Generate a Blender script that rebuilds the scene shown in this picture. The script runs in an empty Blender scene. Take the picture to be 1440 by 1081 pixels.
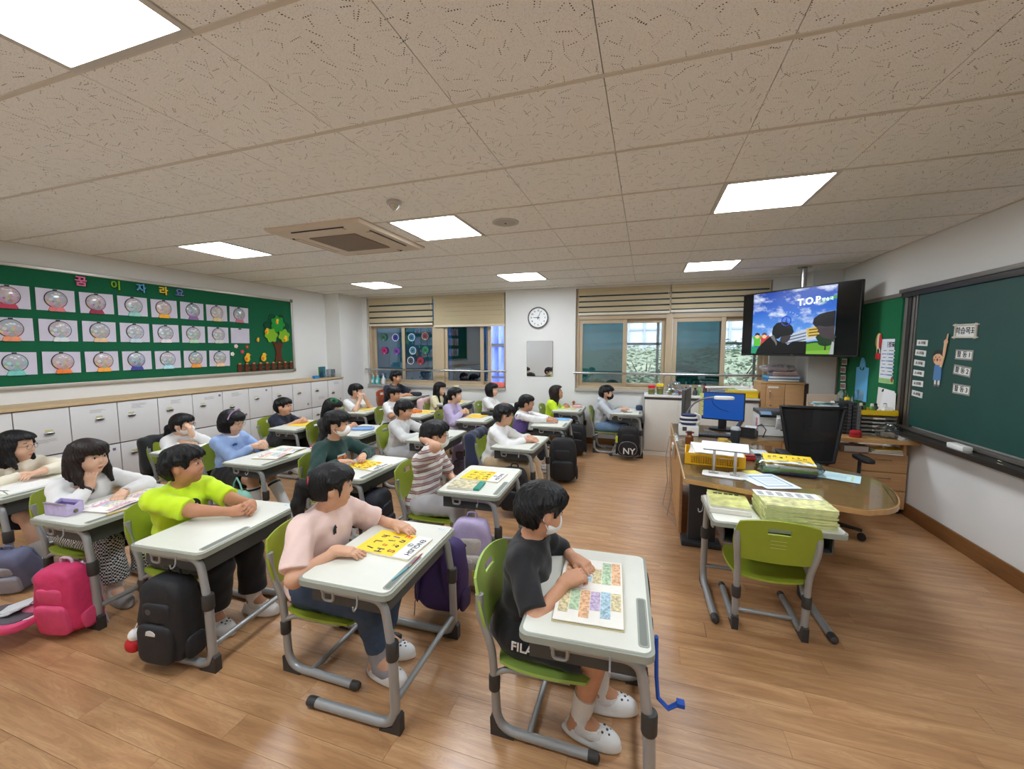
import bpy, bmesh, math, random
import numpy as np
from mathutils import Vector, Matrix
random.seed(7)
SC = bpy.context.scene
COL = SC.collection
PI = math.pi

# ------------------------------------------------------------------ camera
def make_camera():
    cd = bpy.data.cameras.new('camera'); cd.sensor_width = 36.0; cd.lens = 573.44/1440*36.0
    cd.clip_start = 0.05; cd.clip_end = 200
    o = bpy.data.objects.new('camera', cd); COL.objects.link(o)
    yaw, pit, rol = .3158, .0899, -.0021
    Rz = Matrix.Rotation(yaw, 3, 'Z')
    f = Rz @ Vector((0,1,0)); r = Rz @ Vector((1,0,0)); u = Vector((0,0,1))
    d = f*math.cos(pit) - u*math.sin(pit); u2 = u*math.cos(pit) + f*math.sin(pit)
    r3 = r*math.cos(rol) + u2*math.sin(rol); u3 = u2*math.cos(rol) - r*math.sin(rol)
    m = Matrix((r3, u3, -d)).transposed().to_4x4(); m.translation = (0,0,1.58)
    o.matrix_world = m; SC.camera = o
make_camera()

# ------------------------------------------------------------------ sky and exposure
W = bpy.data.worlds.new('overcast_sky'); SC.world = W; W.use_nodes = True
_bg = W.node_tree.nodes['Background']; _bg.inputs[0].default_value = (.84,.90,1.0,1); _bg.inputs[1].default_value = 2.4
SC.view_settings.view_transform = 'Standard'; SC.view_settings.look = 'None'
SC.view_settings.gamma = 1.0; SC.view_settings.use_curve_mapping = False
SC.view_settings.exposure = 1.36
PANEL_EMIT = 11.0     # ceiling light panels
SC.cycles.max_bounces = 12; SC.cycles.diffuse_bounces = 7; SC.cycles.glossy_bounces = 3
SC.cycles.transparent_max_bounces = 12; SC.cycles.transmission_bounces = 4
SC.cycles.caustics_reflective = False; SC.cycles.caustics_refractive = False
SC.cycles.sample_clamp_indirect = 6.0

# ------------------------------------------------------------------ materials
def lin(c):
    if isinstance(c, str):
        c = [int(c[i:i+2],16) for i in (1,3,5)]
    out = []
    for v in c[:3]:
        v = v/255.0
        out.append(v/12.92 if v <= .04045 else ((v+.055)/1.055)**2.4)
    return (*out, 1.0)
MATS = {}
def mat(name, rgb=(200,200,200), rough=.6, var=.0, vscale=8.0, bump=0.0, bscale=60.0, metal=0.0, spec=.5, stretch=None, coat=0.0, sheen=0.0, emit=0.0, alpha=1.0, sub=0.0, detail=3.0):
    if name in MATS: return MATS[name]
    m = bpy.data.materials.new(name); m.use_nodes = True; MATS[name] = m
    nt = m.node_tree; N = nt.nodes; L = nt.links
    b = N['Principled BSDF']
    c = lin(rgb)
    b.inputs['Base Color'].default_value = c
    b.inputs['Roughness'].default_value = rough; b.inputs['Metallic'].default_value = metal
    b.inputs['Specular IOR Level'].default_value = spec
    if coat: b.inputs['Coat Weight'].default_value = coat; b.inputs['Coat Roughness'].default_value = .12
    if sheen: b.inputs['Sheen Weight'].default_value = sheen
    if emit: b.inputs['Emission Color'].default_value = c; b.inputs['Emission Strength'].default_value = emit
    if alpha < 1: b.inputs['Alpha'].default_value = alpha
    if sub: b.inputs['Subsurface Weight'].default_value = sub; b.inputs['Subsurface Radius'].default_value = (.012,.005,.003)
    tc = N.new('ShaderNodeTexCoord'); vec = tc.outputs['Object']
    if stretch:
        mp = N.new('ShaderNodeMapping'); mp.inputs['Scale'].default_value = stretch
        L.new(vec, mp.inputs[0]); vec = mp.outputs[0]
    if var:
        nz = N.new('ShaderNodeTexNoise'); nz.inputs['Scale'].default_value = vscale; nz.inputs['Detail'].default_value = detail
        L.new(vec, nz.inputs['Vector'])
        mr = N.new('ShaderNodeMapRange'); mr.inputs['From Min'].default_value = .25; mr.inputs['From Max'].default_value = .75
        mr.inputs['To Min'].default_value = 1-var; mr.inputs['To Max'].default_value = 1+var
        L.new(nz.outputs['Fac'], mr.inputs['Value'])
        mx = N.new('ShaderNodeVectorMath'); mx.operation = 'SCALE'; mx.inputs[0].default_value = c[:3]
        L.new(mr.outputs[0], mx.inputs['Scale']); L.new(mx.outputs[0], b.inputs['Base Color'])
    if bump:
        nb = N.new('ShaderNodeTexNoise'); nb.inputs['Scale'].default_value = bscale; nb.inputs['Detail'].default_value = 4
        L.new(vec, nb.inputs['Vector'])
        bp = N.new('ShaderNodeBump'); bp.inputs['Strength'].default_value = bump; bp.inputs['Distance'].default_value = .01
        L.new(nb.outputs['Fac'], bp.inputs['Height']); L.new(bp.outputs[0], b.inputs['Normal'])
    return m
class NT:
    """small helper to wire node trees"""
    def __init__(s, name):
        s.m = bpy.data.materials.new(name); s.m.use_nodes = True; s.t = s.m.node_tree
        s.b = s.t.nodes['Principled BSDF']; MATS[name] = s.m
    def n(s, typ, **kw):
        x = s.t.nodes.new(typ)
        for k, v in kw.items():
            if k.startswith('i_'): x.inputs[int(k[2:])].default_value = v
            else: setattr(x, k, v)
        return x
    def l(s, a, b): s.t.links.new(a, b)
    def math(s, op, a, b=None, c=None):
        x = s.t.nodes.new('ShaderNodeMath'); x.operation = op
        for i, v in enumerate((a, b, c)):
            if v is None: continue
            if isinstance(v, (int, float)): x.inputs[i].default_value = v
            else: s.t.links.new(v, x.inputs[i])
        return x.outputs[0]
    def mix(s, fac, a, b):
        x = s.t.nodes.new('ShaderNodeMix'); x.data_type = 'RGBA'
        for sock, v in ((x.inputs[0], fac), (x.inputs[6], a), (x.inputs[7], b)):
            if isinstance(v, (int, float, tuple)): sock.default_value = v
            else: s.t.links.new(v, sock)
        return x.outputs[2]
    def ramp(s, fac, stops):
        x = s.t.nodes.new('ShaderNodeValToRGB'); e = x.color_ramp.elements
        while len(e) < len(stops): e.new(.5)
        for el, (p, c) in zip(e, stops): el.position = p; el.color = c
        s.t.links.new(fac, x.inputs[0]); return x.outputs[0]

# ------------------------------------------------------------------ object helpers
def tag(o, label=None, cat=None, group=None, kind=None):
    if label: o['label'] = label
    if cat: o['category'] = cat
    if group: o['group'] = group
    if kind: o['kind'] = kind
    return o
def thing(name, label, cat, loc=(0,0,0), rz=0.0, group=None):
    o = bpy.data.objects.new(name, None); COL.objects.link(o); o.empty_display_size = .1
    o.location = loc; o.rotation_euler = (0,0,rz)
    return tag(o, label, cat, group)
def new_obj(name, me, parent=None, mtx=None):
    o = bpy.data.objects.new(name, me); COL.objects.link(o)
    if parent: o.parent = parent
    if mtx is not None: o.matrix_local = mtx
    return o
def copy_tree(o, parent=None):
    c = o.copy(); COL.objects.link(c); c.parent = parent
    for ch in o.children: copy_tree(ch, c)
    return c
def T(x=0,y=0,z=0, rx=0,ry=0,rz=0, s=1.0):
    m = Matrix.Translation((x,y,z)) @ Matrix.Rotation(rz,4,'Z') @ Matrix.Rotation(ry,4,'Y') @ Matrix.Rotation(rx,4,'X')
    if s != 1.0: m = m @ Matrix.Scale(s,4)
    return m
def basis(origin, xa, ya, za):
    m = Matrix((xa, ya, za)).transposed().to_4x4(); m.translation = origin; return m

def fillet(path, rad, n=5):
    """round the inner corners of a polyline"""
    P = [Vector(p) for p in path]; out = [P[0]]
    for i in range(1, len(P)-1):
        a, b, c = P[i-1], P[i], P[i+1]
        r = min(rad, (a-b).length*.48, (c-b).length*.48)
        p0 = b + (a-b).normalized()*r; p1 = b + (c-b).normalized()*r
        for k in range(n+1):
            t = k/n; out.append(p0*(1-t)**2 + b*2*t*(1-t) + p1*t*t)
    out.append(P[-1]); return out

class MB:
    """collects shapes of ONE part and builds one mesh"""
    def __init__(s): s.v = []; s.f = []; s.mi = []; s.cur = 0
    def slot(s, i): s.cur = i; return s
    def add(s, vs, fs, m=None):
        o = len(s.v)
        s.v += [tuple(m @ Vector(v)) for v in vs] if m is not None else [tuple(v) for v in vs]
        s.f += [tuple(o+i for i in f) for f in fs]; s.mi += [s.cur]*len(fs)
        return s
    def box(s, c, d, bev=0.0, m=None):
        x,y,z = c; a,b,h = d[0]/2, d[1]/2, d[2]/2
        if bev <= 0:
            vs = [(x+i*a, y+j*b, z+k*h) for i in (-1,1) for j in (-1,1) for k in (-1,1)]
            fs = [(0,1,3,2),(4,6,7,5),(0,4,5,1),(2,3,7,6),(0,2,6,4),(1,5,7,3)]
            return s.add(vs, fs, m)
        bev = min(bev, a*.98, b*.98, h*.98)
        bm = bmesh.new(); bmesh.ops.create_cube(bm, size=1.0)
        bmesh.ops.scale(bm, vec=(d[0],d[1],d[2]), verts=bm.verts)
        bmesh.ops.bevel(bm, geom=bm.edges[:], offset=bev, segments=2, affect='EDGES', profile=.6)
        bmesh.ops.translate(bm, vec=c, verts=bm.verts)
        bm.verts.index_update()
        s.add([v.co[:] for v in bm.verts], [[v.index for v in f.verts] for f in bm.faces], m); bm.free(); return s
    def bb(s, x0,x1,y0,y1,z0,z1, bev=0.0, m=None):
        return s.box(((x0+x1)/2,(y0+y1)/2,(z0+z1)/2), (abs(x1-x0),abs(y1-y0),abs(z1-z0)), bev, m)
    def tube(s, path, r, n=10, m=None, closed=False, flat=1.0):
        P = [Vector(p) for p in path]; k = len(P)
        rr = r if isinstance(r,(list,tuple)) else [r]*k
        tan = []
        for i in range(k):
            a = P[(i-1)%k] if (closed or i>0) else P[i]; b = P[(i+1)%k] if (closed or i<k-1) else P[i]
            t = (b-a); tan.append(t.normalized() if t.length > 1e-9 else Vector((0,0,1)))
        up = Vector((0,0,1)) if abs(tan[0].z) < .9 else Vector((1,0,0))
        nn = (up - tan[0]*up.dot(tan[0])).normalized(); vs = []
        for i in range(k):
            nn = nn - tan[i]*nn.dot(tan[i])
            nn = nn.normalized() if nn.length > 1e-6 else tan[i].orthogonal().normalized()
            bn = tan[i].cross(nn)
            for j in range(n):
                a = 2*PI*j/n; vs.append(P[i] + (nn*math.cos(a)*flat + bn*math.sin(a))*rr[i])
        fs = []
        for i in range(k if closed else k-1):
            q = (i+1)%k
            for j in range(n): fs.append((i*n+j, i*n+(j+1)%n, q*n+(j+1)%n, q*n+j))
        if not closed:
            fs.append(tuple(range(n-1,-1,-1))); fs.append(tuple((k-1)*n+j for j in range(n)))
        return s.add(vs, fs, m)
    def lathe(s, prof, n=20, m=None, sy=1.0, cap=True):
        vs = []; fs = []
        for (r,z) in prof:
            for j in range(n): a = 2*PI*j/n; vs.append((r*math.cos(a), r*math.sin(a)*sy, z))
        for i in range(len(prof)-1):
            for j in range(n): fs.append((i*n+j, i*n+(j+1)%n, (i+1)*n+(j+1)%n, (i+1)*n+j))
        if cap: fs.append(tuple(range(n-1,-1,-1))); fs.append(tuple((len(prof)-1)*n+j for j in range(n)))
        return s.add(vs, fs, m)
    def prism(s, poly, z0, z1, m=None):
        n = len(poly)
        vs = [(x,y,z0) for x,y in poly] + [(x,y,z1) for x,y in poly]
        fs = [tuple(range(n-1,-1,-1)), tuple(range(n,2*n))] + [(i,(i+1)%n,n+(i+1)%n,n+i) for i in range(n)]
        return s.add(vs, fs, m)
    def sq(s, c, r, e1=1.0, e2=1.0, nu=20, nv=12, m=None, fn=None):
        """superellipsoid; e<1 boxier. fn may bend the points"""
        def p(t, e): return math.copysign(abs(t)**e, t)
        vs = []; fs = []
        for i in range(1, nv):
            a = -PI/2 + PI*i/nv
            for j in range(nu):
                b = 2*PI*j/nu
                v = (c[0]+r[0]*p(math.cos(a),e1)*p(math.cos(b),e2), c[1]+r[1]*p(math.cos(a),e1)*p(math.sin(b),e2), c[2]+r[2]*p(math.sin(a),e1))
                vs.append(fn(v) if fn else v)
        b0 = (c[0],c[1],c[2]-r[2]); t0 = (c[0],c[1],c[2]+r[2]); ib = len(vs)
        vs += [fn(b0) if fn else b0, fn(t0) if fn else t0]
        for i in range(nv-2):
            for j in range(nu): fs.append((i*nu+j, i*nu+(j+1)%nu, (i+1)*nu+(j+1)%nu, (i+1)*nu+j))
        for j in range(nu):
            fs.append((ib, (j+1)%nu, j)); fs.append((ib+1, (nv-2)*nu+j, (nv-2)*nu+(j+1)%nu))
        return s.add(vs, fs, m)
    def sheet(s, fn, nu, nv, th, m=None):
        """thick shell over fn(u,v)->point; thickness downwards along the normal"""
        g = [[Vector(fn(i/nu, j/nv)) for j in range(nv+1)] for i in range(nu+1)]
        top = []; bot = []
        for i in range(nu+1):
            for j in range(nv+1):
                du = g[min(i+1,nu)][j]-g[max(i-1,0)][j]; dv = g[i][min(j+1,nv)]-g[i][max(j-1,0)]
                n = du.cross(dv); n = n.normalized() if n.length>1e-12 else Vector((0,0,1))
                top.append(g[i][j]); bot.append(g[i][j]-n*th)
        o = len(top); I = lambda i,j: i*(nv+1)+j; fs = []
        for i in range(nu):
            for j in range(nv):
                fs.append((I(i,j),I(i+1,j),I(i+1,j+1),I(i,j+1))); fs.append((o+I(i,j),o+I(i,j+1),o+I(i+1,j+1),o+I(i+1,j)))
        for i in range(nu):
            fs.append((I(i,0),o+I(i,0),o+I(i+1,0),I(i+1,0))); fs.append((I(i,nv),I(i+1,nv),o+I(i+1,nv),o+I(i,nv)))
        for j in range(nv):
            fs.append((I(0,j),I(0,j+1),o+I(0,j+1),o+I(0,j))); fs.append((I(nu,j),o+I(nu,j),o+I(nu,j+1),I(nu,j+1)))
        return s.add(top+bot, fs, m)
    def mesh(s, name, mats, smooth=True, angle=40):
        me = bpy.data.meshes.new(name); me.from_pydata(s.v, [], s.f)
        for mm in (mats if isinstance(mats,(list,tuple)) else [mats]): me.materials.append(mm)
        if any(s.mi): me.polygons.foreach_set('material_index', s.mi)
        if smooth:
            me.polygons.foreach_set('use_smooth', [True]*len(me.polygons)); me.set_sharp_from_angle(angle=math.radians(angle))
        me.update(); return me
    def build(s, name, mats, parent=None, mtx=None, smooth=True, angle=40):
        return new_obj(name, s.mesh(name, mats, smooth, angle), parent, mtx)

TXT = {}
def text_mesh(txt, size, depth, material, bold=0.0):
    key = (txt, round(size,4), depth, material.name, bold)
    if key in TXT: return TXT[key]
    cu = bpy.data.curves.new('lettering', 'FONT'); cu.body = txt; cu.size = size; cu.extrude = depth/2
    cu.align_x = 'CENTER'; cu.align_y = 'CENTER'; cu.resolution_u = 3; cu.offset = bold
    o = bpy.data.objects.new('lettering', cu)
    me = bpy.data.meshes.new_from_object(o)
    bpy.data.objects.remove(o); bpy.data.curves.remove(cu)
    me.name = 'lettering'; me.materials.clear(); me.materials.append(material); TXT[key] = me
    return me
def lettering(txt, size, material, parent, mtx, depth=.002, bold=0.0, name='lettering'):
    return new_obj(name, text_mesh(txt, size, depth, material, bold), parent, mtx)
# ================================================================== THE ROOM
XL, XR, YF, YB, ZC = -5.58, 2.364, -.55, 6.72, 2.56
OX, OY, DX, DY = -.764, .9875, .594, .607      # ceiling grid

def mat_floor():
    k = NT('oak_laminate')
    tc = k.n('ShaderNodeTexCoord'); oi = k.n('ShaderNodeObjectInfo'); ge = k.n('ShaderNodeNewGeometry')
    rnd = k.math('FRACT', k.math('ADD', oi.outputs['Random'], k.math('MULTIPLY', ge.outputs['Random Per Island'], 3.7)))
    cmb = k.n('ShaderNodeCombineXYZ'); k.l(k.math('MULTIPLY', rnd, 37.0), cmb.inputs[0]); k.l(k.math('MULTIPLY', rnd, 91.0), cmb.inputs[1])
    ad = k.n('ShaderNodeVectorMath', operation='ADD'); k.l(tc.outputs['Object'], ad.inputs[0]); k.l(cmb.outputs[0], ad.inputs[1])
    mp = k.n('ShaderNodeMapping'); mp.inputs['Scale'].default_value = (1.3,11,1); k.l(ad.outputs[0], mp.inputs[0])
    n1 = k.n('ShaderNodeTexNoise'); n1.inputs['Scale'].default_value = 1.6; n1.inputs['Detail'].default_value = 5; n1.inputs['Distortion'].default_value = .9; k.l(mp.outputs[0], n1.inputs['Vector'])
    mp2 = k.n('ShaderNodeMapping'); mp2.inputs['Scale'].default_value = (2.2,75,1); k.l(ad.outputs[0], mp2.inputs[0])
    n2 = k.n('ShaderNodeTexNoise'); n2.inputs['Scale'].default_value = 2.0; n2.inputs['Detail'].default_value = 3; k.l(mp2.outputs[0], n2.inputs['Vector'])
    # cathedral grain: contour lines of the stretched noise
    ring = k.math('ABSOLUTE', k.math('SINE', k.math('MULTIPLY', n1.outputs['Fac'], 42.0)))
    base = k.ramp(n1.outputs['Fac'], [(.28, lin((158,114,76))), (.5, lin((186,141,98))), (.72, lin((202,160,116)))])
    c2 = k.mix(k.math('MULTIPLY', k.math('SUBTRACT', 1.0, ring), .30), base, lin((140,100,66)))
    c3 = k.mix(k.math('MULTIPLY', k.ramp(n2.outputs['Fac'], [(.45,(0,0,0,1)),(.7,(1,1,1,1))]), .28), c2, lin((136,96,64)))
    hs = k.n('ShaderNodeHueSaturation'); k.l(c3, hs.inputs['Color'])
    k.l(k.math('ADD', .955, k.math('MULTIPLY', rnd, .08)), hs.inputs['Value'])
    k.l(hs.outputs[0], k.b.inputs['Base Color'])
    k.l(k.math('ADD', .24, k.math('MULTIPLY', n1.outputs['Fac'], .14)), k.b.inputs['Roughness'])
    k.b.inputs['Coat Weight'].default_value = .42; k.b.inputs['Coat Roughness'].default_value = .33
    bp = k.n('ShaderNodeBump'); bp.inputs['Strength'].default_value = .05; bp.inputs['Distance'].default_value = .004
    k.l(n2.outputs['Fac'], bp.inputs['Height']); k.l(bp.outputs[0], k.b.inputs['Normal'])
    return k.m
def mat_tile():
    """mineral fibre tile: short rows of pinholes at random angles"""
    k = NT('fissured_ceiling_tile')
    ge = k.n('ShaderNodeNewGeometry'); pos = ge.outputs['Position']
    fl = k.n('ShaderNodeVectorMath', operation='MULTIPLY'); k.l(pos, fl.inputs[0]); fl.inputs[1].default_value = (1,1,0)
    masks = []
    for i, (sc, off) in enumerate(((17.0,0.0),(11.0,5.3))):
        ad = k.n('ShaderNodeVectorMath', operation='ADD'); k.l(fl.outputs[0], ad.inputs[0]); ad.inputs[1].default_value = (off,off*.7,0)
        vo = k.n('ShaderNodeTexVoronoi', voronoi_dimensions='2D'); vo.inputs['Scale'].default_value = sc; k.l(ad.outputs[0], vo.inputs['Vector'])
        sb = k.n('ShaderNodeVectorMath', operation='SUBTRACT'); k.l(ad.outputs[0], sb.inputs[0]); k.l(vo.outputs['Position'], sb.inputs[1])
        sc3 = k.n('ShaderNodeSeparateColor'); k.l(vo.outputs['Color'], sc3.inputs[0])
        vr = k.n('ShaderNodeVectorRotate', rotation_type='Z_AXIS'); k.l(sb.outputs[0], vr.inputs['Vector']); k.l(k.math('MULTIPLY', sc3.outputs[0], 6.283), vr.inputs['Angle'])
        sx = k.n('ShaderNodeSeparateXYZ'); k.l(vr.outputs[0], sx.inputs[0])
        ln = k.math('LESS_THAN', k.math('ABSOLUTE', sx.outputs[0]), k.math('ADD', .012, k.math('MULTIPLY', sc3.outputs[1], .014)))
        fr = k.math('SUBTRACT', k.math('FRACT', k.math('MULTIPLY', sx.outputs[0], 105.0)), .5)
        u = k.math('DIVIDE', fr, 105.0)
        d = k.math('SQRT', k.math('ADD', k.math('MULTIPLY', u, u), k.math('MULTIPLY', sx.outputs[1], sx.outputs[1])))
        dot = k.math('LESS_THAN', d, k.math('ADD', .0013, k.math('MULTIPLY', sc3.outputs[2], .0012)))
        masks.append(k.math('MULTIPLY', ln, dot))
    mk = k.math('MAXIMUM', masks[0], masks[1])
    nz = k.n('ShaderNodeTexNoise'); nz.inputs['Scale'].default_value = 220; nz.inputs['Detail'].default_value = 2; k.l(pos, nz.inputs['Vector'])
    base = k.ramp(nz.outputs['Fac'], [(.28, lin((213,211,206))), (.45, lin((238,237,233))), (.7, lin((243,242,239)))])
    k.l(k.mix(mk, base, lin((70,58,48))), k.b.inputs['Base Color'])
    k.b.inputs['Roughness'].default_value = .95; k.b.inputs['Specular IOR Level'].default_value = .1
    bp = k.n('ShaderNodeBump'); bp.inputs['Strength'].default_value = .25; bp.inputs['Distance'].default_value = .003
    k.l(nz.outputs['Fac'], bp.inputs['Height']); k.l(bp.outputs[0], k.b.inputs['Normal'])
    return k.m
FLOOR = mat_floor(); TILE = mat_tile()
PAINT = mat('wall_paint', (224,223,219), .75, var=.025, vscale=1.2, bump=.06, bscale=160)
WOOD_TRIM = mat('brown_wood_trim', (126,84,44), .45, var=.16, vscale=5, stretch=(1,1,12), bump=.03)
BEIGE = mat('beige_window_profile', (190,170,140), .45, var=.03, vscale=6)
GREY_ALU = mat('grey_aluminium', (150,150,148), .4, metal=.6, var=.03)
CHROME = mat('brushed_steel', (190,190,188), .25, metal=1.0, bump=.02, bscale=200, stretch=(1,30,30))
STONE = mat('sill_stone', (168,164,158), .5, var=.12, vscale=60)
WHITE = mat('white_plastic', (232,231,226), .4, var=.015)
BLACK = mat('black_plastic', (22,22,23), .45, var=.1, vscale=30)
DARKGREY = mat('dark_grey_plastic', (66,66,66), .5, var=.06, vscale=30)

def structure(name, label, mb, m, smooth=False):
    o = mb.build(name, m, smooth=smooth); tag(o, label, None, None, 'structure'); return o

def build_floor():
    fl = structure('floor', 'oak coloured laminate plank floor', MB().bb(XL-.1,XR+.1,YF-.1,YB+.1,-.06,-.0125), mat('floor_joint',(128,92,60),.8,var=.05))
    PW, PL = .125, 1.2
    planks = []; y = YF; row = 0
    while y < YB:
        x = XL - ((row*.437) % 1.0)*PL
        while x < XR:
            x0, x1 = max(x, XL), min(x+PL, XR)
            if x1-x0 > .03: planks.append((x0,x1,y,min(y+PW,YB)))
            x += PL
        y += PW; row += 1
    def seen(p):
        cx, cy = (p[0]+p[1])/2, (p[2]+p[3])/2
        dep = -cx*.311+cy*.95      # along the view axis
        if dep < .9: return 1e3 + abs(dep)
        return dep*dep/(p[1]-p[0])
    planks.sort(key=seen); cache = {}
    for (x0,x1,y0,y1) in planks[:295]:
        L, w = round(x1-x0,3), round(y1-y0,3)
        if (L,w) not in cache:
            cache[(L,w)] = MB().box((0,0,-.006),(L-.0012,w-.0012,.012)).mesh('plank', FLOOR, smooth=False)
        new_obj('plank', cache[(L,w)], fl, Matrix.Translation(((x0+x1)/2,(y0+y1)/2,0)))
    mb = MB()
    for (x0,x1,y0,y1) in planks[295:]: mb.bb(x0+.0008,x1-.0008,y0+.0008,y1-.0008,-.012,0)
    o = mb.build('plank_field', FLOOR, fl, smooth=False); o['kind'] = 'stuff'
build_floor()

LIGHT_CELLS = [(i,j) for i in (-6,-2,2) for j in (-1,3,7)]
AC = (-2.98,-2.10,2.68,3.58)
def build_ceiling():
    ce = structure('ceiling', 'suspended ceiling of beige pitted tiles in a grid', MB().bb(XL-.1,XR+.1,YF-.1,YB+.1,ZC+.03,ZC+.12), mat('plenum',(70,64,56),.9,var=.05))
    cache = {}
    for i in range(-9,7):
        for j in range(-3,11):
            if (i,j) in LIGHT_CELLS: continue
            x0, x1 = OX+i*DX, OX+(i+1)*DX; y0, y1 = OY+j*DY, OY+(j+1)*DY
            x0, x1, y0, y1 = max(x0,XL), min(x1,XR), max(y0,YF), min(y1,YB)
            if x1-x0 < .02 or y1-y0 < .02: continue
            if x0 > AC[0]-.02 and x1 < AC[1]+.02 and y0 > AC[2]-.02 and y1 < AC[3]+.02: continue
            L, w = round(x1-x0,3), round(y1-y0,3)
            if (L,w) not in cache:
                cache[(L,w)] = MB().box((0,0,.0075),(L-.0035,w-.006,.015)).mesh('ceiling_tile', TILE, smooth=False)
            new_obj('ceiling_tile', cache[(L,w)], ce, Matrix.Translation(((x0+x1)/2,(y0+y1)/2,ZC)))
    bar = mat('grid_bar_paint',(206,198,184),.6,var=.02)
    for j in range(-2,10):
        y = OY+j*DY
        new_obj('grid_bar', MB().bb(XL,XR,y-.009,y+.009,ZC-.004,ZC+.02).mesh('grid_bar',bar,False), ce)
    # wall angle around the rim
    for nm,(a,b,c,d) in {'rim':(XL,XR,YB-.014,YB),'rim_b':(XL,XL+.014,YF,YB),'rim_c':(XR-.014,XR,YF,YB)}.items():
        new_obj('rim_angle', MB().bb(a,b,c,d,ZC-.006,ZC+.01).mesh('rim_angle',bar,False), ce)
build_ceiling()

W1 = (-5.16,-2.31,.87); W2 = (-1.10,1.69,.90)     # window openings x0,x1,sill
def build_walls():
    t = .26
    mb = MB(); y0, y1 = YB, YB+t
    mb.bb(XL-.2,W1[0],y0,y1,0,ZC+.1); mb.bb(W1[1],W2[0],y0,y1,0,ZC+.1); mb.bb(W2[1],XR+.2,y0,y1,0,ZC+.1)
    mb.bb(W1[0],W1[1],y0,y1,0,W1[2]); mb.bb(W2[0],W2[1],y0,y1,0,W2[2])
    mb.bb(W1[0],W1[1],y0,y1,2.53,ZC+.1); mb.bb(W2[0],W2[1],y0,y1,2.53,ZC+.1)
    structure('wall_back', 'off-white window wall with clock and mirror', mb, PAINT)
    structure('wall_left', 'off-white wall above the white lockers', MB().bb(XL-.2,XL,YF-.2,YB+t,0,ZC+.1), PAINT)
    structure('wall_pillar_left', 'off-white pillar at the end of the lockers', MB().bb(XL,-5.265,6.10,YB,0,ZC+.02), PAINT)
    structure('wall_right', 'off-white wall behind the chalkboard', MB().bb(XR,XR+.2,YF-.2,YB+t,0,ZC+.1), PAINT)
    structure('wall_pillar_right', 'off-white pillar behind the television', MB().bb(2.03,XR,6.29,YB,0,ZC+.02), PAINT)
    structure('wall_front', 'off-white corridor wall', MB().bb(XL-.2,XR+.2,YF-.2,YF,0,ZC+.1), PAINT)
    structure('baseboard_right', 'brown wooden skirting board below the chalkboard', MB().bb(XR-.016,XR,YF,6.29,0,.125,.004), WOOD_TRIM, True)
    structure('baseboard_back', 'brown wooden skirting board under the windows', MB().bb(-5.265,2.03,YB-.014,YB,0,.10,.004), WOOD_TRIM, True)
build_walls()

# ------------------------------------------------------------------ ceiling fittings
def build_lights():
    diff = NT('light_panel_diffuser'); diff.b.inputs['Base Color'].default_value = (.9,.9,.9,1)
    diff.b.inputs['Emission Color'].default_value = (.90,.985,1.08,1); diff.b.inputs['Emission Strength'].default_value = PANEL_EMIT
    fr = mat('light_frame_paint',(196,192,184),.5,var=.02)
    where = {(-6,3):'over the left desk rows beside the air conditioner',(-2,3):'in mid ceiling beside the air conditioner',(2,3):'large one nearest the chalkboard and television',
             (-6,7):'far left one near the window blinds',(-2,7):'far middle one above the wall clock',(2,7):'far right one before the television pole',
             (-2,-1):'nearest one at the upper left corner',(-6,-1):'behind the viewer to the left',(2,-1):'behind the viewer to the right'}
    f = MB(); h = .006
    f.bb(-DX/2,DX/2,-DY/2,-DY/2+.025,-h,.03); f.bb(-DX/2,DX/2,DY/2-.025,DY/2,-h,.03)
    f.bb(-DX/2,-DX/2+.025,-DY/2+.025,DY/2-.025,-h,.03); f.bb(DX/2-.025,DX/2,-DY/2+.025,DY/2-.025,-h,.03)
    fm = f.mesh('frame', fr, False); dm = MB().bb(-DX/2+.025,DX/2-.025,-DY/2+.025,DY/2-.025,.0,.012).mesh('diffuser', diff.m, False)
    for (i,j) in LIGHT_CELLS:
        t = thing('ceiling_light', 'square white ceiling light panel, '+where[(i,j)], 'light', (OX+(i+.5)*DX, OY+(j+.5)*DY, ZC), 0, 'ceiling light panels')
        new_obj('frame', fm, t); new_obj('diffuser', dm, t)
build_lights()
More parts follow.
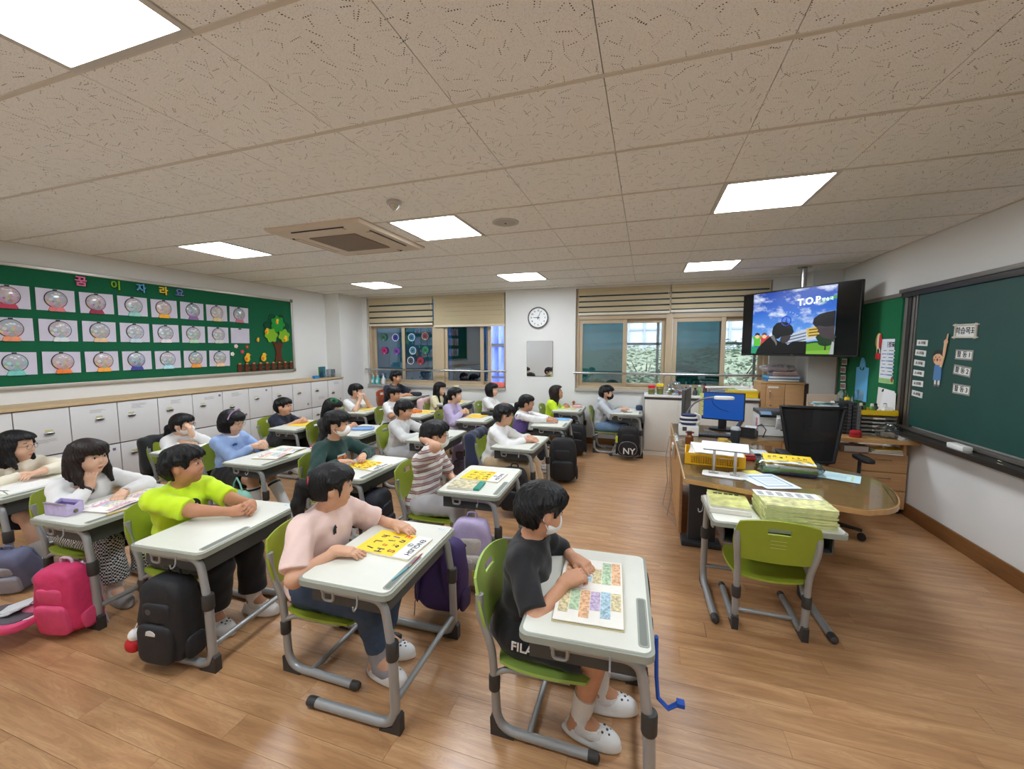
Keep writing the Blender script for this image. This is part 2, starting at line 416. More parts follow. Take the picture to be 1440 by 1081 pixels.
def build_ceiling_items():
    x0,x1,y0,y1 = AC; cx, cy = (x0+x1)/2, (y0+y1)/2; hw = (x1-x0)/2+.03; hd = (y1-y0)/2+.03
    t = thing('air_conditioner', 'beige four-way cassette air conditioner in the ceiling', 'air conditioner', (cx,cy,ZC))
    body = mat('ac_shell',(206,190,170),.45,var=.02)
    def ring(a,b): return [(a,-b),(a,b),(-a,b),(-a,-b)]
    mb = MB(); prof = [(1.0,.0),(1.0,-.012),(.955,-.03),(.60,-.038)]
    vs=[];fs=[]
    for s,z in prof:
        for x,y in ring(hw*s,hd*s): vs.append((x,y,z))
    for i in range(len(prof)-1):
        for q in range(4): fs.append((i*4+q,(i+1)*4+q,(i+1)*4+(q+1)%4,i*4+(q+1)%4))
    fs.append((12,13,14,15)); mb.add(vs,fs); mb.build('panel', body, t, smooth=False)
    for k in range(4):
        m = Matrix.Rotation(k*PI/2,4,'Z'); d = (hd if k%2 else hw)*.80
        new_obj('air_outlet', MB().tube([(d-.006,-.24,-.036),(d-.006,.24,-.036)],.028,12,flat=.25).mesh('air_outlet',body), t, m)
        new_obj('outlet_slot', MB().tube([(d+.022,-.26,-.0335),(d+.022,.26,-.0335)],.007,8).mesh('outlet_slot',BLACK), t, m)
    gr = MB()
    for i in range(24): gr.bb(-.235,.235,-.24+i*.0205,-.24+i*.0205+.012,-.046,-.036)
    for i in range(24): gr.bb(-.235+i*.02,-.235+i*.02+.006,-.24,.24,-.043,-.036)
    g = gr.build('intake_grille', mat('ac_grille',(142,126,110),.6,var=.05), t, smooth=False); g['kind'] = 'stuff'
    s = thing('smoke_detector','small cone shaped smoke detector on the ceiling','smoke detector',(-1.63,2.45,ZC))
    MB().lathe([(.045,0),(.05,-.006),(.05,-.02),(.035,-.028)],20).build('base',mat('detector_grey',(190,186,180),.4,var=.02),s)
    MB().lathe([(.034,-.026),(.026,-.042),(.008,-.06),(.001,-.062)],16).build('sensor_cone',CHROME,s)
    s = thing('ceiling_speaker','round flush grey speaker in the ceiling','speaker',(-1.07,3.12,ZC))
    MB().lathe([(.105,0),(.105,-.005),(.095,-.008),(.09,-.005)],28).build('rim',mat('detector_grey'),s)
    MB().lathe([(.0905,-.004),(.05,-.009),(.001,-.010)],28).build('grille',mat('speaker_mesh',(178,174,166),.7,bump=.5,bscale=500),s)
    MB().box((0,0,-.011),(.012,.02,.003)).build('badge',BLACK,s)
build_ceiling_items()
# ================================================================== WINDOWS AND OUTSIDE
def mat_glass(name, tint, gloss, rough=.02):
    k = NT(name); t = k.t; t.nodes.remove(k.b)
    tr = k.n('ShaderNodeBsdfTransparent'); tr.inputs[0].default_value = (*tint,1)
    gl = k.n('ShaderNodeBsdfGlossy'); gl.inputs['Roughness'].default_value = rough; gl.inputs['Color'].default_value = (.9,.95,1,1)
    fz = k.n('ShaderNodeFresnel'); fz.inputs[0].default_value = 1.45
    ms = k.n('ShaderNodeMixShader'); k.l(k.math('ADD', k.math('MULTIPLY', fz.outputs[0], .6), gloss), ms.inputs[0])
    k.l(tr.outputs[0], ms.inputs[1]); k.l(gl.outputs[0], ms.inputs[2])
    k.l(ms.outputs[0], t.nodes['Material Output'].inputs[0]); return k.m
GLASS_TEAL = mat_glass('teal_tinted_glass', (.10,.30,.32), .15)
GLASS_BLUE = mat_glass('bluish_glass', (.20,.29,.35), .14)
GLASS = mat_glass('clear_glass', (.86,.9,.9), .02)
ACRYLIC = mat_glass('clear_plastic', (.88,.9,.9), .05, .06)
FILM = mat_glass('crinkled_plastic_film', (.82,.84,.84), .14, .12)

def sash(parent, x0, x1, y, z0, z1, glass, w=.062):
    mb = MB(); d = .035
    mb.bb(x0,x0+w,y-d/2,y+d/2,z0,z1,.004); mb.bb(x1-w,x1,y-d/2,y+d/2,z0,z1,.004)
    mb.bb(x0+w,x1-w,y-d/2,y+d/2,z0,z0+w,.004); mb.bb(x0+w,x1-w,y-d/2,y+d/2,z1-w,z1,.004)
    o = mb.build('sash', BEIGE, parent)
    MB().bb(x0+w-.004,x1-w+.004,y-.003,y+.003,z0+w-.004,z1-w+.004).build('pane', glass, o, smooth=False)
    return o
def window(idx, label, w, ztop, sashes, post):
    x0, x1, zs = w
    t = thing('window_%d' % idx, label, None); t['kind'] = 'structure'
    y0, y1 = YB+.06, YB+.20
    mb = MB(); f = .05
    mb.bb(x0,x0+f,y0,y1,zs,2.53,.004); mb.bb(x1-f,x1,y0,y1,zs,2.53,.004)
    mb.bb(x0+f,x1-f,y0,y1,zs,zs+.045,.004); mb.bb(x0+f,x1-f,y0,y1,2.48,2.53,.004)
    mb.bb(post[0],post[1],y0,y1,zs+.045,2.48,.004)
    mb.bb(x0+f,post[0],y0,y1,ztop,ztop+.07,.004); mb.bb(post[1],x1-f,y0,y1,ztop,ztop+.07,.004)
    mb.build('window_frame', BEIGE, t)
    for (a,b,yy,g) in sashes: sash(t, a, b, YB+yy, zs+.045, ztop, g)
    for (a,b) in ((x0+f,post[0]),(post[1],x1-f)):      # fixed lights above, behind the blinds
        MB().bb(a,b,YB+.128,YB+.134,ztop+.07,2.48).build('pane', GLASS_BLUE, t, smooth=False)
    MB().bb(x0,x1,YB-.035,YB+.06,zs-.035,zs+.006,.005).build('window_sill', STONE, t)
    # steel safety rail across the opening
    r = MB().tube([(x0-.02,YB-.05,1.17),(x1+.02,YB-.05,1.17)],.019,14).build('safety_rail', CHROME, t)
    for xb in (x0+.02,(x0+x1)/2,x1-.02):
        MB().tube([(xb,YB-.05,1.17),(xb,YB-.012,1.17),(xb,YB-.012,1.13)],.009,8).build('rail_bracket', CHROME, r)
    return t
win1 = window(1,'left beige sliding window with suncatcher discs on its panes', W1, 2.02,
    [(-5.10,-4.38,.14,GLASS_BLUE),(-4.44,-3.72,.10,GLASS_BLUE),(-3.53,-2.76,.10,GLASS_TEAL),(-3.42,-2.64,.16,GLASS_TEAL)], (-3.72,-3.53))
win2 = window(2,'right beige sliding window looking out on bushes', W2, 2.03,
    [(-1.055,-.29,.10,GLASS_TEAL),(.39,1.13,.10,GLASS_TEAL),(-.35,.30,.16,GLASS),(1.05,1.64,.16,GLASS)], (.29,.385))
# outer grey security bars of the second window
for nm,(a,b,c,d) in enumerate(((.16,.20,.95,2.0),(.235,.262,.95,2.0),(-.33,.30,1.62,1.655),(1.09,1.64,1.62,1.655),(1.535,1.57,.95,2.0),(-2.66,-2.34,1.60,1.635))):
    MB().bb(a,b,YB+.225,YB+.25,c,d).build('outer_bar', GREY_ALU, win2 if nm<5 else win1, smooth=False)

def blind(label, x0, x1, zb, gap, n):
    t = thing('roller_blind', label, 'blind', ((x0+x1)/2,YB+.03,zb), 0, 'striped roller blinds')
    fab = mat('blind_fabric',(196,180,146),.85,var=.05,vscale=3,stretch=(1,1,40),bump=.12,bscale=400)
    h = 2.535-zb; w = (x1-x0)/2
    MB().bb(-w,w,-.02,.02,h-.055,h-.003,.004).build('head_box', fab, t)
    hh = h-.055-.035; st = hh/n
    for i in range(n):
        z1 = h-.055-i*st; z0 = z1-st+gap
        MB().bb(-w+.004,w-.004,-.004+(i%2)*.003,-.001+(i%2)*.003,z0,z1).build('fabric_band', fab, t, smooth=False)
    if gap > .005:
        MB().bb(-w+.004,w-.004,.012,.0135,.03,h-.06).build('rear_net', mat('blind_net',(60,72,78),.9,alpha=.75), t, smooth=False)
    MB().bb(-w,w,-.012,.012,0,.04,.006).build('bottom_rail', mat('blind_rail',(222,212,190),.4,var=.02), t)
    MB().tube([(w-.02,-.026,h-.05),(w-.02,-.028,.3-.5*gap),(w-.035,-.028,.28)],.0025,6).build('pull_chain', WHITE, t)
blind('beige striped roller blind with open gaps, leftmost at the windows', -5.13,-3.735,2.00,.028,4)
blind('beige roller blind with closed bands above the blue sheeting', -3.715,-2.335,1.955,.002,6)
blind('beige striped roller blind right of the wall clock', -1.06,.335,2.10,.022,4)
blind('beige striped roller blind beside the television', .352,1.675,2.11,.022,4)

def suncatcher(x, z, col, rim, where):
    t = thing('suncatcher', f'round {where} suncatcher stuck on the left window pane', 'suncatcher', (x,YB+.078 if x>-4.41 else YB+.118,z), 0, 'suncatchers on the window')
    R = T(rx=PI/2)
    MB().lathe([(.066,-.002),(.066,.002)],28,m=R).build('disc', mat('suncatch_'+where,col,.3,var=.55,vscale=38,detail=5), t)
    MB().tube([(.068*math.cos(a),-.002,.068*math.sin(a)) for a in np.linspace(0,2*PI,25)[:-1]],.006,6,closed=True).build('rim', mat('suncatch_rim_'+where,rim,.4,var=.1), t)
    MB().sq((0,-.004,0),(.028,.004,.022)).build('motif', mat('suncatch_motif_'+where,tuple(int(c*.55) for c in col),.4,var=.2), t)
    MB().box((0,-.004,-.058),(.016,.002,.012)).build('tape', WHITE, t)
for a in [(-4.87,1.79,(60,120,90),(70,90,80),'green-edged upper left'),(-4.60,1.78,(60,60,150),(225,225,240),'white-edged violet'),(-4.22,1.78,(50,110,140),(230,235,240),'white-edged blue upper'),(-3.93,1.80,(120,60,90),(180,170,60),'yellow and red edged'),
          (-4.86,1.53,(190,40,110),(130,60,110),'magenta'),(-4.58,1.52,(120,70,150),(110,70,140),'purple'),(-4.20,1.53,(70,120,140),(230,235,240),'white-edged grey blue middle'),(-3.93,1.54,(50,120,80),(60,110,80),'all green'),
          (-4.25,1.34,(70,80,90),(230,235,240),'white-edged dark lowest'),(-4.04,1.335,(150,50,60),(160,50,60),'dark red')]: suncatcher(*a)

# ---- outdoors
def outdoors():
    g = MB(); rnd = random.Random(3)
    nx, ny = 60, 26; vs=[]; fs=[]
    for i in range(nx+1):
        for j in range(ny+1):
            x = -16+36*i/nx; y = 7.1+12*j/ny; s = max(0,(y-8.3)/8)
            vs.append((x,y,-.7+1.9*s**.9+.12*rnd.random()*min(1,s*4)))
    for i in range(nx):
        for j in range(ny): a=i*(ny+1)+j; fs.append((a,a+ny+1,a+ny+2,a+1))
    o = g.add(vs,fs).build('grass_bank', mat('grass_bank',(124,130,108),.95,var=.35,vscale=5,bump=.6,bscale=30)); tag(o,'green grassy bank seen through the right window','grass',None,'stuff')
    leaf = mat('bush_leaves',(88,102,82),.8,var=.45,vscale=30); leaf2 = mat('bush_leaves_pale',(128,136,116),.8,var=.4,vscale=30)
    stem = mat('bush_stems',(84,70,56),.9,var=.2)
    spots = [(-.55,10.4,.9,.9,leaf,'rounded green bush nearest the window post'),(.75,10.8,1.15,1.0,leaf,'taller green bush in mid window'),(1.9,10.2,1.0,.9,leaf2,'pale green bush beside the television'),
             (3.2,10.6,1.1,1.0,leaf,'dark green bush at far right outside'),(-.0,12.5,1.3,1.1,leaf2,'pale bush higher up the bank'),(2.4,12.6,1.4,1.2,leaf,'big bush at the top of the bank')]
    for (x,y,r,h,m,lab) in spots:
        z0 = -.7+1.9*max(0,(y-8.3)/8)**.9
        t = thing('bush', lab, 'bush', (x,y,z0), 0, 'bushes on the bank outside'); mb = MB(); st = MB()
        for _ in range(900):
            a = rnd.random()*2*PI; b = math.acos(1-1.25*rnd.random()); q = r*(.6+.4*rnd.random()**.5)
            c = Vector((q*math.sin(b)*math.cos(a), q*math.sin(b)*math.sin(a), h*.45+h*.75*math.cos(b)*(q/r)))
            mm = Matrix.Translation(c) @ Matrix.Rotation(rnd.random()*6,4,'Z') @ Matrix.Rotation(rnd.random()*3,4,'X'); l = .05+.05*rnd.random()
            mb.add([(-l,0,0),(0,-l*.4,.01),(l,0,0),(0,l*.4,.01)],[(0,1,2,3)],mm)
        f = mb.build('foliage', m, t, smooth=False); f['kind'] = 'stuff'
        for _ in range(7):
            a = rnd.random()*2*PI; st.tube([(0,0,-.1),(.2*r*math.cos(a),.2*r*math.sin(a),.3*h),(.55*r*math.cos(a),.55*r*math.sin(a),.8*h)],[.03,.02,.008],6)
        st.build('stems', stem, t)
    # pale building with window grid, higher up
    t = thing('neighbour_building','pale gridded building rising behind the bushes','building',(.5,17.5,0))
    MB().bb(-14,14,0,.4,.5,9).build('wall', mat('neighbour_wall',(186,190,198),.8,var=.08,vscale=3), t, smooth=False)
    mm = mat('neighbour_mullion',(150,156,168),.6,var=.05)
    vm = MB().bb(-.04,.04,-.07,.0,1.0,9).mesh('mullion',mm,False); hm = MB().bb(-14,14,-.05,0,-.035,.035).mesh('transom',mm,False)
    for i in range(26): new_obj('mullion', vm, t, Matrix.Translation((-8+i*.62,0,0)))
    for i in range(14): new_obj('transom', hm, t, Matrix.Translation((0,0,1.2+i*.55)))
    # blue sheeting wall outside the left window
    t = thing('blue_sheet_wall','blue corrugated plastic sheeting outside the left window','sheeting',(-3.0,8.6,0))
    MB().sheet(lambda u,v: (-1.6+3.0*u, .045*math.sin(u*95)+.02*math.sin(v*9), .2+2.6*v), 150, 6, -.01).build('sheet', mat('blue_sheeting',(126,146,222),.5,var=.35,vscale=4,stretch=(4,1,.5)), t)
    for z in (.9,1.62,2.3): MB().bb(-1.6,1.4,-.09,-.06,z,z+.05).build('batten', mat('blue_batten',(70,78,110),.6,var=.05), t, smooth=False)
    # greenish store shed seen darkly through the other panes
    t = thing('teal_shed','dull teal shed outside behind the tinted panes','shed',(-6.3,9.8,0))
    MB().bb(-3,1.6,0,2,0,2.0).build('wall', mat('shed_wall',(70,120,124),.7,var=.2,vscale=3), t, smooth=False)
    MB().bb(-3.2,1.8,-.2,2.2,2.0,2.12).build('roof', mat('shed_roof',(150,160,160),.6,var=.1), t, smooth=False)
    for x in (-2.4,-1.2,0.0,.9): MB().bb(x,x+.7,-.03,0,.8,1.6).build('window', mat('shed_window',(50,70,84),.2,var=.1), t, smooth=False)
outdoors()

# ================================================================== LEFT WALL
def paper_sheet(w,h,curl,n=6):
    return lambda u,v: ((u-.5)*w, (v-.5)*h, curl*(abs(u-.5)*2)**3*((v-.5)*.6+.5))
def build_board():
    y0,y1,z0,z1 = 1.35,5.35,1.20,2.37; x = XL
    b = thing('bulletin_board','long green felt bulletin board with aluminium frame on the left wall','board',(x,(y0+y1)/2,z0))
    L = (y1-y0)/2; H = z1-z0
    MB().bb(.0,.02,-L+.03,L-.03,.03,H-.03).build('felt', mat('green_felt',(6,92,58),.95,var=.06,vscale=60,bump=.15,bscale=500), b, smooth=False)
    al = mat('board_aluminium',(196,190,180),.38,metal=.55,var=.03)
    for nm,(a,c,e,f) in {'t':(-L,L,H-.035,H),'b':(-L,L,0,.035),'l':(-L,-L+.035,.035,H-.035),'r':(L-.035,L,.035,H-.035)}.items():
        MB().bb(0,.032,a,c,e,f,.006).build('frame_bar', al, b)
    for y in (-L,L):
        for z in (0,H): MB().box((.017,y-.02*math.copysign(1,y),z+.02*(1 if z==0 else -1)),(.04,.05,.05),.008).build('corner_cap', mat('corner_cap',(120,112,104),.5), b)
    FX = x+.021
    Rw = basis((0,0,0), Vector((0,1,0)), Vector((0,0,1)), Vector((1,0,0)))   # local x->+Y, y->+Z, z->+X
    def at(y,z,d=0): m = Rw.copy(); m.translation = (FX+d,y,z); return m
    # felt letters
    for ch,y,col,nm in (('꿈',2.69,(226,120,160),'pink'),('이',2.98,(120,176,40),'green'),('자',3.22,(90,160,200),'light blue'),('라',3.45,(228,200,60),'yellow'),('요',3.63,(110,124,176),'slate blue')):
        m = mat('felt_letter_'+nm,col,.9,var=.06)
        o = new_obj('felt_letter', text_mesh(ch,.105,.012,m,.0025), None, at(y,2.265,.010)); tag(o,f'{nm} felt Korean letter at the top of the green board','letter','felt letters on the board')
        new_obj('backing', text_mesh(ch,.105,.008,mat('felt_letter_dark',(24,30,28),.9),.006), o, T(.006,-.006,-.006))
    # snow globes
    bases = [(188,60,84),(220,120,120),(150,50,70),(150,200,190),(236,170,50),(150,110,160),(226,196,140),(200,120,130),
             (236,150,110),(214,220,220),(226,190,150),(200,210,220),(232,220,220),(190,214,180),(210,210,200),None,
             (120,200,190),(240,130,60),(246,170,70),(70,70,150),(170,220,230),(240,160,60),(244,200,160)]
    names = ['rose','coral','maroon','mint','amber','plum','sand','dusty pink','peach','silver','tan','ice blue','pale pink','sage','stone',None,'turquoise','orange','marigold','indigo','sky blue','gold','apricot']
    pap = mat('grey_white_paper',(206,200,214),.8,var=.03); rim = mat('globe_rim',(44,40,46),.6,var=.1)
    blk = mat('bulldog_clip',(30,30,30),.4)
    rowz = {0:2.057,1:1.760,2:1.443}; rn = ['top','middle','bottom']; cn = ['first','second','third','fourth','fifth','sixth','seventh','eighth']
    pm = MB().sheet(paper_sheet(.282,.212,.012),10,4,-.0008).mesh('paper', pap)
    k = 0
    for r in range(3):
        for c in range(8 if r<2 else 7):
            y = 2.167+.3195*c-.0*r; z = rowz[r]; rr = random.Random(50+k)
            if bases[k] is None: lab = 'blank grey-white sheet with a black clip at the right end of the middle row'
            else: lab = f'snow globe craft with {names[k]} stand, {cn[c]} from the left in the {rn[r]} row'
            t = tag(new_obj('snow_globe_artwork', None, None, at(y,z,.002)), lab, 'artwork', 'snow globe crafts on the board')
            new_obj('paper', pm, t, T(rz=rr.uniform(-.02,.02)))
            if bases[k] is None:
                MB().box((0,.095,.006),(.04,.018,.01),.003).build('clip', blk, t); k += 1; continue
            cx, cy, R = rr.uniform(-.01,.012), .008, .082
            gm = NT('snow_scene_%d' % k); tc = gm.n('ShaderNodeTexCoord')
            vo = gm.n('ShaderNodeTexVoronoi'); vo.inputs['Scale'].default_value = 34; gm.l(tc.outputs['Object'], vo.inputs['Vector'])
            sep = gm.n('ShaderNodeSeparateXYZ'); gm.l(tc.outputs['Object'], sep.inputs[0])
            hs = gm.n('ShaderNodeHueSaturation'); gm.l(vo.outputs['Color'], hs.inputs['Color']); hs.inputs['Saturation'].default_value = .75
            fac = gm.math('GREATER_THAN', gm.math('ADD', vo.outputs['Distance'], gm.math('MULTIPLY', sep.outputs[1], 5.0)), .46)
            gm.l(gm.mix(fac, gm.mix(.45, hs.outputs[0], lin(tuple(int(v*.9) for v in bases[k]))), lin((176+rr.randint(-24,16),170,176))), gm.b.inputs['Base Color']); gm.b.inputs['Roughness'].default_value = .35; gm.b.inputs['Coat Weight'].default_value = .6; gm.b.inputs['Coat Roughness'].default_value = .08
            bowl = MB().lathe([(R,.002),(R*.96,.012),(R*.75,.022),(R*.4,.028),(.001,.03)],28).build('globe', gm.m, t, T(cx,cy,0))
            MB().tube([(R*math.cos(a),R*math.sin(a),.004) for a in np.linspace(0,2*PI,33)[:-1]],.0045,6,closed=True).build('globe_rim', rim, t, T(cx,cy,0))
            MB().prism([(-.055,-.03),(-.062,-.05),(-.05,-.056),(.05,-.056),(.062,-.05),(.055,-.03),(.045,-.012),(-.045,-.012)],.003,.012).build('stand', mat('stand_'+names[k],bases[k],.7,var=.12,vscale=40), t, T(cx,cy-.062,0), smooth=False)
            MB().tube([(-.062,-.05,.008),(-.05,-.057,.008),(.05,-.057,.008),(.062,-.05,.008)],.003,6).build('stand_outline', rim, t, T(cx,cy-.062,0))
            cl = MB()
            for q in (-.03,-.008,.014): cl.sq((q,rr.uniform(.03,.055),.028),(.013,.008,.004),nu=10,nv=6)
            cl.build('cloud', WHITE, t, T(cx,cy,0))
            MB().box((0,.098,.005),(.03,.012,.008),.002).build('clip', blk, t); k += 1
    # tree, fence, flowers, birds
    t = tag(new_obj('felt_tree', None, None, at(5.03,1.36,.004)), 'felt tree with brown trunk and green crowns at the board end', 'decoration')
    dk = mat('felt_dark_green',(4,70,44),.95,var=.05); lg = mat('felt_lime',(124,176,36),.95,var=.05); mg = mat('felt_green',(30,140,50),.95,var=.05); br = mat('felt_brown',(92,44,22),.95,var=.08)
    MB().prism([(-.075,0),(-.05,.1),(-.045,.2),(-.10,.33),(-.03,.29),(0,.32),(.03,.29),(.11,.33),(.05,.2),(.05,.1),(.085,0),(.03,.02),(-.03,.02)],0,.012).build('trunk', br, t, smooth=False)
    def blob(cx,cy,r,n,a0): return [(cx+r*(1+.12*math.sin(n*a+a0))*math.cos(a), cy+r*(1+.12*math.sin(n*a+a0))*math.sin(a)) for a in np.linspace(0,2*PI,49)[:-1]]
    MB().prism(blob(0,.53,.22,7,0),-.002,.004).build('crown_backing', dk, t, smooth=False)  # darker green felt layer behind the three crowns
    MB().prism(blob(-.12,.42,.105,6,1),.010,.018).build('crown', lg, t, smooth=False); MB().prism(blob(.115,.42,.10,6,0),.010,.018).build('crown', lg, t, smooth=False); MB().prism(blob(.005,.60,.12,7,2),.012,.022).build('crown', mg, t, smooth=False)
    f = tag(new_obj('felt_fence', None, None, at(4.80,1.30,.004)), 'brown felt picket fence along the lower right of the board', 'decoration')
    for i in range(9):
        px_ = -.44+i*.112
        MB().prism([(-.028,-.06),(.028,-.06),(.03,.05),(.012,.066),(-.014,.066),(-.03,.05)],.008,.016).build('picket', br, f, T(px_,0,0,rz=random.uniform(-.05,.05)), smooth=False)
        MB().lathe([(.022,.014),(.022,.018)],12).build('picket_top', mat('felt_tan',(190,150,90),.95), f, T(px_,.058,0,s=1)).scale = (1,.45,1)
    for z in (-.03,.025): MB().bb(-.47,.50,z-.012,z+.012,0,.008).build('rail', mat('felt_darkbrown',(64,30,16),.95), f, smooth=False)
    yl = mat('felt_yellow',(238,190,40),.9,var=.05); orr = mat('felt_orange',(220,120,40),.9)
    for (y,z,s,lab) in ((4.48,1.43,1.0,'yellow felt chick on the left part of the felt fence'),(4.75,1.43,1.0,'yellow felt chick on the fence next to the felt trunk'),(5.02,1.985,.75,'yellow felt bird on the top of the felt tree'),(4.83,1.83,.75,'yellow felt bird at the left of the felt tree'),(5.16,1.72,.8,'yellow felt bird low on the right crown'),(4.67,1.70,.5,'small yellow felt bird flying left of the felt tree')):
        c = tag(new_obj('felt_bird', None, None, at(y,z,.022)), lab, 'decoration', 'felt birds on the board'); c.scale = (s,s,s)
        MB().sq((0,0,0),(.045,.05,.008)).build('body', yl, c); MB().sq((.012,.05,.002),(.033,.03,.008)).build('head', yl, c)
        MB().prism([(.04,.045),(.062,.05),(.04,.058)],.0,.006).build('beak', orr, c, smooth=False); MB().sq((.02,.058,.009),(.005,.005,.003),nu=8,nv=6).build('eye', BLACK, c)
        MB().sq((-.02,-.005,.008),(.022,.026,.004),nu=12,nv=6).build('wing', orr, c)
    for (y,z,col,nm,lab) in ((4.33,1.61,(236,214,220),'pale','pale pink felt flower above the fence'),(4.27,1.50,(240,240,235),'white','white felt flower beside the last sheet'),(4.50,1.60,(170,50,60),'red','dark red felt flower above the chick'),(4.42,1.53,(190,60,90),'rose','rose felt flower left of the chick')):
        c = tag(new_obj('felt_flower', None, None, at(y,z,.004)), lab, 'decoration', 'felt flowers on the board'); m = mat('felt_fl_'+nm,col,.9,var=.05)
        for q in range(5): MB().sq((.017*math.cos(q*2*PI/5),.017*math.sin(q*2*PI/5),.003),(.013,.013,.003),nu=10,nv=6).build('petal', m, c)
        MB().sq((0,0,.006),(.009,.009,.003),nu=10,nv=6).build('centre', yl if nm!='rose' else orr, c)
build_board()

def build_lockers():
    face = -5.15; lam = mat('locker_laminate',(216,213,210),.5,var=.02,vscale=3); gap = mat('locker_carcass',(120,108,94),.6,var=.05)
    oak = mat('pale_oak_edge',(196,168,128),.5,var=.1,vscale=4,stretch=(12,1,12))
    chrome = CHROME; yel = mat('locker_number_plate',(206,196,120),.5,var=.1); ink = mat('grey_ink',(150,148,150),.8)
    y0, pit = 1.957-.3665*2, .3665; n = 13
    bm_ = MB(); bm_.bb(-.405,0,0,pit,0,.425)   # carcass
    carc = bm_.mesh('carcass', gap, False)
    door = MB().bb(.0,.018,.004,pit-.004,.004,.421,.002).mesh('door', lam)
    hd = MB(); hd.sq((.024,.215,.0),(.010,.035,.013),.5,.6,16,8)
    hm = hd.mesh('handle', chrome); slot = MB().sq((.033,.215,-.002),(.004,.022,.006),nu=12,nv=6).mesh('handle_slot', BLACK)
    plate = MB().bb(.018,.0205,.19,.24,.022,.034).mesh('number_plate', yel, False)
    where = ['far end by the pillar','second from the pillar','third from the pillar','fourth from the pillar','fifth from the pillar','sixth from the pillar','seventh from the pillar','eighth from the pillar','ninth from the pillar','tenth from the pillar','eleventh from the pillar','twelfth from the pillar','thirteenth from the pillar']
    for c in range(n):
        for r in range(2):
            z = .18+r*.43
            t = thing('locker', f'white locker in the {"upper" if r else "lower"} row, {where[n-1-c]}', 'locker', (face-.018, y0+c*pit, z), 0, 'white lockers along the left wall')
            new_obj('carcass', carc, t); d = new_obj('door', door, t)
            hz = .27 if r else .30; dy = -.10 if c >= n-9 else 0.0
            if r == 1 and c % 5 == 2: hz = .20
            new_obj('handle', hm, d, T(0,dy,hz)); new_obj('handle_slot', slot, d, T(0,dy,hz)); new_obj('number_plate', plate, d, T(0,dy,hz))
            rr = random.Random(c*7+r)
            if rr.random() < .5:
                s = MB().bb(.018,.0195,0,.026,0,.026).build('sticker', mat(rr.choice(['stk_a','stk_b','stk_c']), {'stk_a':(150,80,110),'stk_b':(70,70,80),'stk_c':(120,110,130)}[rr.choice(['stk_a','stk_b','stk_c'])],.6), d, T(0,rr.uniform(.26,.32),rr.choice([.06,.36])), smooth=False)
            if rr.random() < .75:      # faint written notice
                nb = MB(); nl = rr.randint(4,7); by = rr.uniform(.12,.16); bz = rr.uniform(.10,.16) if r==0 else rr.choice([.12,.34])
                for q in range(nl): nb.bb(.0182,.0186,by,by+.10+rr.uniform(-.02,.05),bz+q*.009,bz+q*.009+.0025)
                g = nb.build('written_notice', ink, d, smooth=False); g['kind'] = 'stuff'
    t = thing('oak_shelf_board','pale oak board running along the tops of the white lockers','shelf',(face,y0+n*pit/2,1.04))
    MB().bb(-.43,.012,-n*pit/2-.02,n*pit/2+.015,0,.026,.003).build('board', oak, t)
    t = thing('oak_plinth','pale oak plinth under the white lockers','plinth',(face,y0+n*pit/2,0))
    MB().bb(-.42,-.03,-n*pit/2,n*pit/2,0,.18,.003).build('board', oak, t)
    e = thing('white_end_panel','white side panel closing the locker row at the pillar','panel',(face,y0+n*pit,0))
    MB().bb(-.42,0,0,.015,0,1.04,.002).build('board', lam, e)
    # things on the locker end
    b = thing('picture_book','green picture book standing open at the end of the lockers','book',(-5.40,5.72,1.066),.25)
    MB().bb(-.004,.004,-.12,.0,0,.19,.002).build('cover', mat('book_green_print',(60,120,70),.5,var=.5,vscale=12), b, T(rz=.35)); MB().bb(-.004,.004,0,.12,0,.19,.002).build('cover', mat('book_teal_print',(50,110,120),.5,var=.5,vscale=14), b, T(rz=-.35))
    MB().prism([(-.055,0),(-.05,.06),(-.03,.1),(0,.115),(.03,.1),(.05,.06),(.055,0)],.0,.006).build('cutout_arch', mat('book_dark_arch',(20,60,90),.6,var=.3), b, basis((.03,0,.0),Vector((0,1,0)),Vector((0,0,1)),Vector((1,0,0))), smooth=False)
    c = thing('acrylic_case','small clear acrylic case beside the green picture book','case',(-5.33,5.90,1.066),.1)
    for (a,b_,d,e_) in ((-.05,-.047,-.06,.06),(.047,.05,-.06,.06)): MB().bb(a,b_,d,e_,0,.14).build('side', ACRYLIC, c, smooth=False)
    MB().bb(-.05,.05,-.06,.06,0,.004).build('bottom', ACRYLIC, c, smooth=False); MB().bb(-.05,.05,.057,.06,.004,.14).build('back', ACRYLIC, c, smooth=False)
    x = thing('blue_box','small bright blue box at the end of the lockers','box',(-5.30,5.52,1.066))
    MB().bb(-.03,.03,-.045,.045,0,.03,.004).build('base', mat('bright_blue',(40,130,200),.5,var=.05), x); MB().bb(-.031,.031,-.046,.046,.028,.045,.004).build('lid', mat('bright_blue'), x)
build_lockers()

